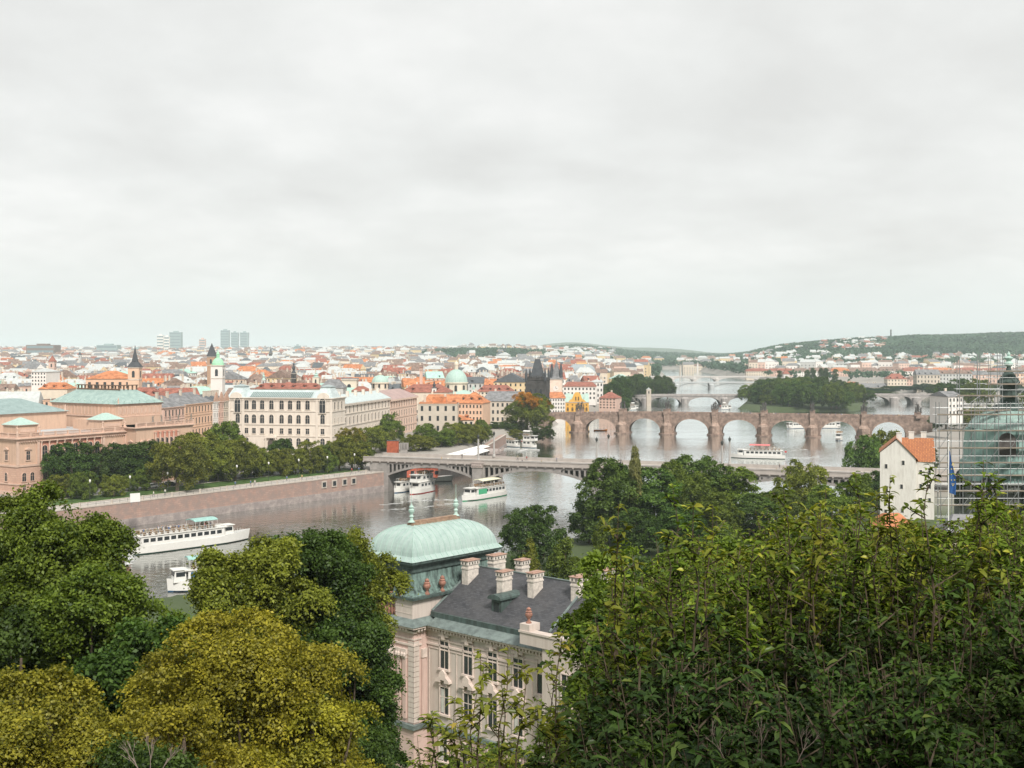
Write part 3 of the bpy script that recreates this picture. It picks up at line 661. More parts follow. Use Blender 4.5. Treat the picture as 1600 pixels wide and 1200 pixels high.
townhouse('apartment_house', 'tall pink apartment house with grey roof behind the concert hall', 'apartment house', 256, 288, 425, 440, 28.8, M_wall['pink'], M_roof['grey'], 5, 6, group='apartments between hall and academy')
townhouse('apartment_house', 'long pink apartment house with small windows left of the gabled town houses', 'apartment house', 289, 332, 445, 470, 29, M_wall['peach'], M_roof['grey'], 5, 9, group='apartments between hall and academy')
for i, (x0, x1, c, lab) in enumerate(((333, 341, 'white', 'narrow white gabled town house with dark bay windows'), (341, 349, 'pink', 'narrow brown and pink gabled town house'), (349, 357, 'beige', 'narrow beige gabled town house beside the white academy'))):
    t = townhouse('town_house', lab, 'town house', x0, x1, 478 + i * 4, 481 + i * 4, 28.5, M_wall[c], M_roof['dark slate'], 6, 3, rh=3, group='narrow gabled town houses')
    g = MB(); Wd = 2.1; g.xprism([(Wd - 1.5, 28.5), (Wd + 1.5, 28.5), (Wd + 1.1, 30), (Wd + .6, 31), (Wd, 32.4), (Wd - .6, 31), (Wd - 1.1, 30)], -.3, .4); g.build('gable', mat('gable_brown', (.42, .27, .2)), t)
# ================================================================ villa with the copper dome roof
M_vp = streak('villa_pink', (.62, .455, .40), (.50, .36, .315), rough=.85, sx=1.1, sz=.14, lo=.3, hi=.55)
M_vc = streak('villa_cream', (.60, .52, .465), (.50, .42, .37), rough=.85, sx=1.1, sz=.14, lo=.3, hi=.55)
M_vtrim = mat('villa_trim', (.66, .55, .49), var=.14, scale=1.2)
M_vr = masonry('villa_rusticated', (.56, .40, .35), (.60, .44, .38), (.36, .26, .23), bw=40, bh=.62, mort=.05, stain=(.60, .45, .40))
M_slate = mat('villa_slate', (.085, .09, .10), rough=.55, var=.3, scale=1.2, bump=.35, bscale=5)
def slate_mat():
    m = M_slate; n, l = nodes_of(m); b = n['Principled BSDF']; t = n.new('ShaderNodeTexCoord')
    br = n.new('ShaderNodeTexBrick'); br.inputs['Scale'].default_value = 1; br.inputs['Brick Width'].default_value = .45; br.inputs['Row Height'].default_value = .2; br.inputs['Mortar Size'].default_value = .012
    br.inputs['Color1'].default_value = (.045, .047, .053, 1); br.inputs['Color2'].default_value = (.085, .087, .096, 1); br.inputs['Mortar'].default_value = (.03, .03, .035, 1)
    l.new(t.outputs['Object'], br.inputs['Vector'])
    no = n.new('ShaderNodeTexNoise'); no.inputs['Scale'].default_value = .6; no.inputs['Detail'].default_value = 7; no.inputs['Roughness'].default_value = .75; l.new(t.outputs['Object'], no.inputs['Vector'])
    mr = n.new('ShaderNodeMapRange'); mr.inputs[1].default_value = .35; mr.inputs[2].default_value = .7; l.new(no.outputs[0], mr.inputs[0])
    mi = n.new('ShaderNodeMixRGB'); l.new(mr.outputs[0], mi.inputs[0]); mi.inputs[2].default_value = (.11, .105, .105, 1); l.new(br.outputs[0], mi.inputs[1])
    mi.blend_type = 'MIX'; ml = n.new('ShaderNodeMath'); ml.operation = 'MULTIPLY'; ml.inputs[1].default_value = .55; l.new(mr.outputs[0], ml.inputs[0]); l.new(ml.outputs[0], mi.inputs[0])
    l.new(mi.outputs[0], b.inputs['Base Color'])
slate_mat()
M_domecop = streak('dome_copper', (.40, .50, .465), (.27, .37, .345), rough=.42, sx=.7, sz=.16, lo=.25, hi=.6)
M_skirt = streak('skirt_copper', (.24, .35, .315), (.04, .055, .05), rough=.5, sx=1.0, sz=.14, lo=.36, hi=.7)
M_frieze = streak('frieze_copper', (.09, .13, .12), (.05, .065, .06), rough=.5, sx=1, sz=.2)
M_terra = mat('terracotta', (.30, .15, .11), var=.35, scale=4, bump=.3)
M_chim = mat('chimney_render', (.62, .56, .50), var=.22, scale=2.5, bump=.15)
M_brick = mat('chimney_brick', (.42, .27, .21), var=.2, scale=6)
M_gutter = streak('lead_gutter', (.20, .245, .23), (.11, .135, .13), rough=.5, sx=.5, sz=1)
def straka():
    an = math.atan2(-.672, .74)
    t = thing('villa', 'pink palace wing with slate roof, white chimneys and pale green copper dome roof', 'palace', (-10.0, 120.5, 0), an)
    ZC = 22.0; W0 = 1.9; XR = 17.0; XE = 34
    # tower block (x -9..0, y 0..15.5), main wing (x 0..XR, y 1.9..16), end block
    mb = MB(); mb.box(-10, 0, 0, 15.5, 11.6, ZC - .9); mb.build('tower_wall', M_vp, t)
    mb = MB(); mb.box(.0, XR, W0, 16, 11.6, ZC - .9); mb.build('wall', M_vc, t)
    mb = MB(); mb.box(-22, -10, W0, 16, 11.6, ZC - .9); mb.build('wall', M_vp, t)
    mb = MB(); mb.box(XR, XE, .3, 18, 11.6, ZC + 1.5); mb.build('end_wall', M_vc, t)
    mb = MB(); mb.box(-10.15, .15, -.15, 15.5, 2, 11.3); mb.box(.16, XR, W0 - .15, 16, 2, 11.3); mb.box(XR, XE + .1, .15, 18, 2, 11.3); mb.box(-22, -10.2, W0 - .15, 16, 2, 11.3); mb.build('ground_storey', M_vr, t)
    # string course
    mb = MB(); mb.box(-10.45, .45, -.45, 15.6, 11.3, 11.75); mb.box(.46, XR + .1, W0 - .4, 3, 11.3, 11.72); mb.box(-22, -10.46, W0 - .4, 3, 11.3, 11.72)
    mb.build('string_course', M_gutter, t)
    # cornice with dentils
    cr = MB()
    for (x0, x1, y0) in ((-10, 0, 0), (0, XR, W0), (-22, -10, W0)):
        e0 = .0 if x0 == 0 or x0 == -22 else 1
        ex = (1 if x0 == -10 else 0)
        cr.box(x0 - .15 * ex, x1 + .15 * ex, y0 - .15, y0 + 1, ZC - 2.3, ZC - 2.1); cr.box(x0 - .1 * ex, x1 + .1 * ex, y0 - .1, y0 + 1, ZC - 1.7, ZC - 1.55)
        cr.box(x0 - .25 * ex, x1 + .25 * ex, y0 - .25, y0 + 1, ZC - .95, ZC - .75)
        cr.box(x0 - .72 * ex, x1 + .72 * ex, y0 - .72, y0 + 1, ZC - .42, ZC - .2)
        k = int((x1 - x0) / .42)
        for i in range(k): cr.box(x0 + .08 + i * .42, x0 + .3 + i * .42, y0 - .55, y0, ZC - .72, ZC - .45)
    for i in range(5): cr.box(0, .55, .1 + i * .42, .32 + i * .42, ZC - .72, ZC - .45)
    cr.build('cornice', M_vtrim, t)
    # metal roof strip over the cornice
    ro = MB()
    ro.frustum((-10.85, .85, -.85, 15), ZC - .2, (-10.2, .1, -.1, 15), ZC + .45); ro.frustum((.86, XR, W0 - .85, 15), ZC - .2, (.86, XR, W0 + .4, 14), ZC + .5); ro.frustum((-22, -10.9, W0 - .85, 15), ZC - .2, (-22, -10.9, W0 + .4, 14), ZC + .5)
    for i in range(16): ro.box(1.2 + i, 1.24 + i, W0 - .85, W0 + .3, ZC - .19, ZC - .12)
    ro.build('cornice_flashing', M_gutter, t)
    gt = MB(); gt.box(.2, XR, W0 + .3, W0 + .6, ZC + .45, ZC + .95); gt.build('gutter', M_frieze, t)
    # attic block with balusters
    mb = MB(); mb.box(-2.7, -.15, -.05, 14.5, ZC + .3, ZC + 2.4); mb.box(-9.9, -7.4, -.05, 14.5, ZC + .3, ZC + 2.4); mb.box(-7.4, -2.7, .5, 14, ZC + .3, ZC + 2.4)
    mb.box(-2.72, -.12, -.08, .0, ZC + .9, ZC + .97); mb.box(-2.72, -.12, -.08, .0, ZC + 1.6, ZC + 1.67); mb.build('attic', M_vc, t)
    mb = MB()
    for i in range(9): mb.lathe([(.13, ZC + .5), (.2, ZC + .9), (.1, ZC + 1.4), (.16, ZC + 2.0), (.16, ZC + 2.3)], -7.1 + i * .52, .2, 6)
    mb.build('balusters', M_terra, t)
    mb = MB(); mb.box(-10.3, .35, -.4, 15, ZC + 2.4, ZC + 2.62); mb.build('platform', M_frieze, t)
    # flared copper skirt, frieze, dome
    s = MB(); z0 = ZC + 2.62; prev = None
    for (o, z) in ((.25, z0), (.75, z0 + .35), (1.15, z0 + .9), (1.4, z0 + 1.6), (1.5, z0 + 2.3)):
        cur = (-9.9 + o - .1, -.05 - o + .1, .0 + o - .3, 15 - o)
        if prev: s.frustum(prev[0], prev[1], cur, z, cap=False)
        prev = (cur, z)
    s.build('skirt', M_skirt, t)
    x0, x1, y0, y1 = -7.7, -1.35, 1.1, 13.4
    fz = MB(); fz.box(x0, x1, y0, y1, z0 + 2.2, 28 - .45); band(fz, x0, x1, y0, y1, z0 + 2.25, z0 + 2.45, .12); band(fz, x0, x1, y0, y1, 27.5, 27.75, .3); band(fz, x0, x1, y0, y1, 27.75, 28.02, .6)
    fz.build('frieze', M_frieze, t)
    dm = MB(); prev = None; n = 12; x0 -= .7; x1 += .7; y0 -= .7; y1 += .7; hx = (x1 - x0) / 2 - .35; hy = 3.6
    for i in range(n + 1):
        u = i / n; a = u * PI / 2
        ins = 1 - math.cos(a) ** .9; zz = 28.03 + 3.15 * math.sin(a) ** .95 if i else 28.03
        o = .45 * (1 - math.exp(-u * 9)) if i else 0
        f = min(1, .12 * (u > 0) + .88 * (1 - math.cos(a)))
        cur = (x0 + hx * f, x1 - hx * f, y0 + hy * f, y1 - hy * f)
        if prev: dm.frustum(prev[0], prev[1], cur, zz, cap=(i == n))
        prev = (cur, zz)
    dome = dm.build('dome_roof', M_domecop, t)
    # standing seams over the curved sides
    sm = MB()
    def prof(f_): return None
    secs = []
    for i in range(n + 1):
        u = i / n; a = u * PI / 2; f = min(1, .12 * (u > 0) + .88 * (1 - math.cos(a))); secs.append((f, 28.03 + 3.15 * math.sin(a) ** .95 if i else 28.03))
    for k in range(17):
        yy = y0 + .5 + k * (y1 - y0 - 1) / 16
        pts = []
        for f, z in secs:
            yl, yh = y0 + hy * f, y1 - hy * f
            if yl - .01 <= yy <= yh + .01: pts.append((x1 - hx * f + .01, yy, z + .02))
        for p, q_ in zip(pts[:-1], pts[1:]): sm.tube(p, q_, .035, n=4)
    for k in range(9):
        xx = x0 + .5 + k * (x1 - x0 - 1) / 8; pts = []
        for f, z in secs:
            if x0 + hx * f - .01 <= xx <= x1 - hx * f + .01: pts.append((xx, y0 + hy * f - .01, z + .02))
        for p, q_ in zip(pts[:-1], pts[1:]): sm.tube(p, q_, .035, n=4)
    for sx in (0, 1):
        pts = [((x1 - hx * f if sx else x0 + hx * f), y0 + hy * f, z + .03) for f, z in secs]
        for p, q_ in zip(pts[:-1], pts[1:]): sm.tube(p, q_, .05, n=4)
    sm.build('seams', M_copper, dome)
    cx = (x0 + x1) / 2; ya, yb = y0 + hy, y1 - hy
    rb = MB(); rb.box(cx - .45, cx + .45, ya - .3, yb + .3, 31.15, 31.4); rb.box(cx - .3, cx + .3, ya - .2, yb + .2, 31.4, 31.6); rb.build('ridge_board', mat('ridge_timber', (.30, .20, .14), var=.3, scale=2), dome)
    for yy in (ya - .1, yb + .1):
        fn = MB(); fn.lathe([(.42, 31.5), (.2, 31.7), (.15, 31.95), (.26, 32.1), (.12, 32.3), (.3, 32.6), (.33, 32.8), (.18, 32.95), (.28, 33.1), (.1, 33.3), (.03, 33.5), (.02, 35)], cx, yy, 10); fn.build('finial', M_copper, dome)
    hb = MB(); hb.add([(x1 - hx * .62, (ya + yb) / 2 - .6, 30.55), (x1 - hx * .62, (ya + yb) / 2 + .2, 30.55), (x1 - hx * .75, (ya + yb) / 2 + .2, 30.95), (x1 - hx * .75, (ya + yb) / 2 - .6, 30.95)], [(0, 1, 2, 3)]); hb.build('roof_hatch', M_glass, dome)
    # slate roof of the wing
    rg = 26.7; yr = 9.0
    sl_ = MB(); pts = [(-.0, W0 + .5, ZC + .9), (XR + .5, W0 + .5, ZC + .9), (XR + .5, yr, rg), (.0, yr, rg), (.0, 16.2, ZC + .8), (XR + .5, 16.2, ZC + .8)]
    sl_.add(pts, [(0, 1, 2, 3), (3, 2, 5, 4), (0, 3, 4), (1, 5, 2), (0, 4, 5, 1)]); roof = sl_.build('slate_roof', M_slate, t)
    r2 = MB(); pts = [(-1.4, W0 + .5, ZC + .9), (-21.5, W0 + .5, ZC + .9), (-21.5, yr, rg), (-9, yr, rg), (-9, 16.2, ZC + .8), (-21.5, 16.2, ZC + .8)]
    r2.add([(-9.9, 2.4, ZC + .9), (-21.5, 2.4, ZC + .9), (-21.5, yr, rg), (-9.9, yr, rg), (-9.9, 16.2, ZC + .8), (-21.5, 16.2, ZC + .8)], [(1, 0, 3, 2), (2, 3, 4, 5), (0, 1, 5, 4)]); r2.build('slate_roof', M_slate, t)
    # end block roof with valley ridge
    e = MB(); e.add([(XR - .1, 1.4, ZC + 1.5), (XE, 1.4, ZC + 1.5), (XE - 4, yr, rg + .3), (XR - 1.5, yr, rg + .1), (XR - .1, 17, ZC + 1.5), (XE, 17, ZC + 1.5)], [(0, 1, 2, 3), (3, 2, 5, 4), (1, 5, 2), (0, 3, 4), (0, 4, 5, 1)]); e.build('slate_roof', M_slate, t)
    v = MB(); v.tube((XR - .1, 1.4, ZC + 1.6), (XR - 1.5, yr, rg + .2), .13, n=6); v.tube((0, yr, rg + .05), (XR, yr, rg + .1), .1, n=6); v.tube((.1, W0 + .6, ZC + 1), (.1, yr, rg), .12, n=6); v.build('lead_ridge', M_gutter, roof)
    # gable parapet + urn where the end block begins
    g = MB(); g.box(XR - 2.6, XE, .1, .9, ZC + .4, ZC + 1.5); g.box(XR - 2.7, XE, 0, 1.0, ZC + 1.5, ZC + 1.68); g.box(XR - 2.6, XR - 1.4, .1, 1.6, ZC + 1.6, ZC + 2.3); g.build('parapet', M_vc, t)
    u_ = MB(); urn(u_, XR - 2.0, .7, ZC + 2.3, 1.5); u_.build('urn', M_terra, t)
    for (x, y) in ((-3.6, .0), (-2.1, .0), (-.35, 2.0), (-.35, 4.2)):
        u_ = MB(); urn(u_, x, y + .2, ZC + 2.62, 1.65); u_.build('urn', M_terra, t)
    # chimneys
    def zroof(y): return ZC + .9 + (rg - ZC - .9) * (1 - abs(y - yr) / (yr - W0 - .5))
    def chim(x, y, wx, wy, zt):
        wx *= .88; wy *= .85; zt -= .25
        c = MB(); zb = zroof(y) - 1.2; c.box(x - wx / 2, x + wx / 2, y - wy / 2, y + wy / 2, zb, zt - .55); c.box(x - wx / 2 - .06, x + wx / 2 + .06, y - wy / 2 - .06, y + wy / 2 + .06, zt - .95, zt - .8)
        c.box(x - wx / 2 - .08, x + wx / 2 + .08, y - wy / 2 - .08, y + wy / 2 + .08, zt - .5, zt - .12); ch = c.build('chimney', M_chim, roof)
        h_ = MB()
        k = max(2, int(wx / .38))
        for i in range(k): xx = x - wx / 2 + (i + .5) * wx / k; h_.box(xx - .07, xx + .07, y - wy / 2 - .1, y - wy / 2 - .075, zt - .42, zt - .2)
        k = max(2, int(wy / .38))
        for i in range(k): yy = y - wy / 2 + (i + .5) * wy / k; h_.box(x + wx / 2 + .08, x + wx / 2 + .1, yy - .07, yy + .07, zt - .42, zt - .2); h_.box(x - wx / 2 - .1, x - wx / 2 - .08, yy - .07, yy + .07, zt - .42, zt - .2)
        h_.build('vent_holes', M_dark, ch)
        b = MB(); b.box(x - wx / 2 - .16, x + wx / 2 + .16, y - wy / 2 - .16, y + wy / 2 + .16, zt - .07, zt); b.box(x - wx * .3, x + wx * .3, y - wy * .4, y + wy * .4, zt, zt + .08); b.build('cap', M_brick, ch)
    chim(1.0, 7.2, 1.0, 1.9, 28.0); chim(.9, 11.4, 1.0, 2.2, 28.0)
    chim(7.2, 5.8, .9, 1.7, 27.8); chim(5.0, 11.0, 1.0, 1.4, 28.0); chim(10.3, 7.0, .9, 1.7, 27.9)
    chim(15.6, 7.6, 1.1, 2.0, 28.1); chim(16.4, 10.8, 1.0, 1.6, 28.4)
    # dormer
    d = MB(); zx = zroof(4.0); d.box(7.2, 8.5, 3.9, 7, zx - .7, zx + 1.2); pts = [(6.95, zx + 1.2)] + [(7.85 + .95 * math.cos(PI - PI * k / 8), zx + 1.2 + .5 * math.sin(PI * k / 8)) for k in range(1, 8)] + [(8.75, zx + 1.2)]
    d.xprism(pts, 3.55, 7.6); d.box(7.0, 8.7, 3.7, 4.4, zx - .8, zx - .3); dd = d.build('dormer', M_frieze, roof)
    d = MB(); d.box(7.5, 8.2, 3.86, 3.9, zx - .1, zx + .9); d.build('dormer_window', M_glass, dd)
    # corner quoins, pilasters with capitals
    q_ = MB()
    for k in range(16):
        z = 11.9 + k * .52
        for (xa, xb, ya_, yb_) in ((-.75, .06, -.09, 0), (-.0, .09, -.09, .7)): q_.box(xa, xb, ya_, yb_, z, z + .46)
    q_.build('quoins', M_vc, t)
    pl = MB()
    for x in (-3.35, -2.35, -1.5, -6.4, -7.2): pl.box(x, x + .5, -.2, 0, 12.2, 18.6)
    for y in (1.0,): pl.box(0, .2, y, y + .5, 12.2, 18.6)
    pl.build('pilaster', M_vp, t)
    for x in (-3.35, -2.35, -1.5, -6.4, -7.2):
        cp = MB(); cp.box(x - .12, x + .62, -.32, 0, 18.75, 19.3); cp.box(x - .04, x + .54, -.28, 0, 18.35, 18.75)
        for dxx in (0, .36): cp.lathe([(.02, 18.45), (.16, 18.6), (.16, 18.85), (.02, 19.0)], x + .07 + dxx, -.33, 6)
        cp.build('capital', M_vtrim, t)
    cp = MB(); cp.box(0, .3, .95, 1.6, 18.4, 19.3); cp.build('capital', M_vtrim, t)
    # pink lesenes between the wing windows
    ls = MB()
    for x in (.25, 4.2, 7.6, 10.9, 14.3): ls.box(x, x + .12, W0 - .06, W0, 12, 19.4)
    ls.box(.2, XR, W0 - .07, W0, 19.35, 19.5)
    ls.build('wall_panel_trim', M_vtrim, t)
    w1 = win_proto(1.2, 2.9, sur=.12, msur=M_vtrim); w2 = win_proto(1.2, 2.7, sur=.12, msur=M_vtrim); w0 = win_proto(1.1, 2.4, sur=.12, msur=M_vtrim)
    xs = [2.6, 5.95, 9.3, 12.65, 15.7]
    cu = MB(); cu.box(-.48, -.1, -.025, -.02, .1, 2.6); cu.build
    for x in xs + [-12.6, -16, -19.3]:
        f = set_win(w1, t, x, W0 - .01, 17.55)
        s_ = MB(); s_.box(-.75, .75, -.3, 0, 3.25, 3.5); s_.box(-.2, .2, -.38, 0, 3.0, 3.7); s_.build('lintel', M_vtrim, f)
        f = set_win(w2, t, x, W0 - .01, 12.95)
        s_ = MB(); s_.xprism([(-1.0, 3.25), (-.3, 3.25), (-.3, 3.5), (.3, 3.5), (.3, 3.25), (1.0, 3.25), (.95, 3.5), (.45, 3.85), (.4, 4.25), (0, 4.55), (-.4, 4.25), (-.45, 3.85), (-.95, 3.5)], -.45, 0); s_.box(-.6, -.45, -.3, 0, 2.9, 3.25); s_.box(.45, .6, -.3, 0, 2.9, 3.25); s_.build('pediment', M_vtrim, f)
        set_win(w0, t, x, W0 - .16, 8.2)
    for x in (-4.6, -8.4):
        set_win(w1, t, x, -.01, 17.4); set_win(w2, t, x, -.01, 12.9); set_win(w0, t, x, -.16, 7.6)
    for x in (20, 23.3, 26.6, 30):
        set_win(w1, t, x, .29, 17.55); set_win(w2, t, x, .29, 12.95)
    # white blinds in some of the panes
    bl = MB(); bl.box(-.5, -.08, -.055, -.04, .1, 2.5); blm = bl.build('curtain', mat('curtain', (.55, .54, .5)), t); me = blm.data; bpy.data.objects.remove(blm)
    for ch in list(t.children):
        if ch.name.startswith('window') and (ch.location.x > 0) and random.Random(ch.location.x * 7 + ch.location.z).random() < .3:
            c_ = bpy.data.objects.new('curtain', me); C.objects.link(c_); c_.parent = ch
    return t
straka()
# low slate outbuilding at the foot of the palace
def lowroof(label, x0, x1, Y, z, wm, rm, d=7, rh=2.2, an=0, base=4):
    t = thing('outbuilding', label, 'outbuilding', ((x0 - 800) / F * Y, Y, 0), an); Ln = (x1 - x0) / F * Y
    m = MB(); m.box(0, Ln, 0, d, base, z); m.build('wall', wm, t)
    m = MB(); m.frustum((-.3, Ln + .3, -.3, d + .3), z, (1.5, Ln - 1.5, d * .45, d * .55), z + rh); m.build('roof', rm, t); return t
lowroof('low slate roofed annex below the pink palace corner', 590, 655, 108, 7.6, M_vc, M_slate, 6, 1.2, R(-20))
# ================================================================ bridges
M_gran = masonry('bridge_granite', (.33, .305, .29), (.39, .36, .34), (.26, .24, .22), bw=1.4, bh=.5, stain=(.27, .25, .235), mort=.02)
M_granp = mat('bridge_pinkish', (.37, .31, .285), var=.12, scale=.5)
M_void = mat('shaded_void', (.10, .09, .085), var=.2)
M_old = masonry('old_bridge_stone', (.37, .265, .215), (.46, .34, .275), (.27, .20, .165), bw=1.1, bh=.5, stain=(.20, .145, .12), mort=.03)
M_oldlow = masonry('old_pier_stone', (.46, .325, .26), (.54, .40, .32), (.29, .22, .18), bw=1.3, bh=.6, stain=(.26, .19, .155), mort=.03)
M_soot = mat('sooty_stone', (.085, .08, .075), var=.4, scale=1)
def span(mb, x0, x1, zspring, zcrown, ztop, y0, y1, n=20, power=2.0, mi=0, soffit=True):
    """solid spandrel wall over one elliptical or segmental arch"""
    xs = [x0 + (x1 - x0) * i / n for i in range(n + 1)]; mid = (x0 + x1) / 2; hw = (x1 - x0) / 2
    def zb(x):
        u = min(1, abs((x - mid) / hw)); return zspring + (zcrown - zspring) * (1 - u ** power) ** (1 / power)
    zt = ztop if callable(ztop) else (lambda x: ztop)
    vs = []
    for x in xs: vs += [(x, y0, zb(x)), (x, y0, zt(x)), (x, y1, zt(x)), (x, y1, zb(x))]
    fs = []
    for i in range(n):
        a = 4 * i; b = a + 4
        fs += [(a, b, b + 1, a + 1), (a + 1, b + 1, b + 2, a + 2), (a + 2, b + 2, b + 3, a + 3)]
        if soffit: fs.append((a + 3, b + 3, b, a))
    mb.add(vs, fs, mi); return zb
def arch_ring(mb, x0, x1, zb, th, y0, y1, n=20, mi=0):
    xs = [x0 + (x1 - x0) * i / n for i in range(n + 1)]; vs = []
    for x in xs: z = zb(x); vs += [(x, y0, z), (x, y0, z + th), (x, y1, z + th), (x, y1, z)]
    fs = []
    for i in range(n):
        a = 4 * i; b = a + 4; fs += [(a, b, b + 1, a + 1), (a + 1, b + 1, b + 2, a + 2), (a + 2, b + 2, b + 3, a + 3), (a + 3, b + 3, b, a)]
    mb.add(vs, fs, mi)
def manes():
    A = Vector((-45, 415)); B = Vector((110, 361)); u = (B - A).normalized(); an = math.atan2(u.y, u.x)
    t = thing('road_bridge', 'near grey stone bridge with open spandrels, pale parapet and tall lamp columns', 'bridge', (A.x, A.y, 0), an)
    W = 16.0; zd = 10.9
    piers = [-1.5]
    def sx(px):
        k = (px - 800) / F; return (k * A.y - A.x) / (u.x - k * u.y)
    piers = [sx(592), sx(747), sx(932), sx(1128), sx(1362)]
    for i, p in enumerate(piers):
        mb = MB(); hw = 1.9 if 0 < i < 4 else 3.5
        mb.box(p - hw, p + hw, 0, W, -3, zd); 
        if 0 < i < 4:
            mb.lathe([(2.1, -3), (2.1, 2.6), (1.9, 2.8), (1.9, 3)], p, 0, 14); mb.box(p - 1.7, p + 1.7, -1.2, 0, 3, 9.6); mb.lathe([(2.1, -3), (2.1, 3)], p, W, 14)
        pr = mb.build('pier', M_gran, t)
        if 0 < i < 4:
            mb = MB(); mb.box(p - 2.0, p + 2.0, -1.5, -.3, 9.6, 11.0); mb.box(p - 2.2, p + 2.2, -1.6, -.2, 11.0, 11.3)
            for k in range(5): mb.lathe([(.02, 9.8), (.35, 10.1), (.38, 10.5), (.02, 10.9)], p - 1.4 + k * .7, -1.5, 6, sy=.5)
            mb.build('carved_block', M_granp, pr)
    for i in range(4):
        x0 = piers[i] + (1.9 if i else 3.5); x1 = piers[i + 1] - (1.9 if i < 3 else 3.5); mid = (x0 + x1) / 2; hw = (x1 - x0) / 2
        zs, zc = 5.2, 8.9
        if i == 0 or i == 3: zs = 5.6
        zb = lambda x: zc - (zc - zs) * ((x - mid) / hw) ** 2
        mb = MB(); arch_ring(mb, x0, x1, zb, .75, 0, W); mb.build('arch', M_gran, t)
        sp = MB(); n = 40; xs = [x0 + (x1 - x0) * k / n for k in range(n + 1)]
        # solid crown part
        s0 = mid - hw * .46; s1 = mid + hw * .46; xs = [s0 + (s1 - s0) * k / 14 for k in range(15)]; vs = []
        for x in xs: vs += [(x, .06, zb(x) + .7), (x, .06, 10.1)]
        sp.add(vs, [(2 * k, 2 * k + 2, 2 * k + 3, 2 * k + 1) for k in range(14)])
        for s in (-1, 1):
            for k in range(6):
                x = mid + s * hw * (.50 + k * .098); z = zb(x) + .6
                if z < 9.4: sp.box(x - .32, x + .32, .05, .7, z - .2, 9.7)
        sp.box(x0, x1, .04, .6, 9.65, 10.1)
        sp.build('spandrel', M_gran, t)
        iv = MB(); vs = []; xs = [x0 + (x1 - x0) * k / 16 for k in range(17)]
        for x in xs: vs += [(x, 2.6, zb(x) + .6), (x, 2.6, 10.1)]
        iv.add(vs, [(2 * k, 2 * k + 2, 2 * k + 3, 2 * k + 1) for k in range(16)]); iv.build('void_shade', M_void, t)  # dark sheet painted for the shade inside the open spandrels
    L0 = piers[0] - 6; L1 = piers[4] + 25
    mb = MB(); mb.box(L0, L1, -.1, W + .1, 10.1, zd); mb.build('deck', M_granp, t)
    mb = MB(); mb.box(L0, L1, .1, W - .1, zd, zd + .06); rd = mb.build('roadway', M_pave, t)
    mb = MB(); mb.box(L0, L1, 3, W - 3, zd + .06, zd + .07); mb.build('carriageway', M_asph, rd)
    mb = MB(); mb.box(L0, L1, -.55, .12, zd - .35, zd + .05)
    for k in range(60): mb.box(L0 + k * 3.2, L0 + k * 3.2 + .5, -.65, -.4, zd - .75, zd - .36)
    mb.box(L0, L1, -.25, .15, zd + .05, zd + 1.0); mb.box(L0, L1, -.38, .28, zd + 1.0, zd + 1.22); mb.box(L0, L1, W - .2, W + .2, zd, zd + 1.2)
    mb.build('parapet', mat('parapet_stone', (.40, .36, .33), var=.1, scale=.6), t)
    # lamp columns on the piers
    for i in (1, 2, 3):
        for y, px in ((.2, None), (W - .2, None)):
            l = thing('lamp_column', 'tall slim stone lamp column on the near grey bridge, ' + ('camera side' if y < 1 else 'far side'), 'lamp column', (*(A + u * (piers[i]) + Vector((-u.y, u.x)) * y), zd + 1.2), an, 'lamp columns on the near bridge')
            m = MB(); m.lathe([(.55, -.2), (.5, .5), (.35, .7), (.3, 7.0), (.42, 7.2)], 0, 0, 8); m.build('column', mat('lamp_stone', (.42, .40, .38)), l)
            m = MB(); m.lathe([(.2, 7.2), (.25, 7.5), (.45, 7.8), (.45, 8.3), (.15, 8.6), (.02, 9.0)], 0, 0, 8); m.build('lantern', M_dark, l)
    return A, u, an
MA, MU, MAN = manes()

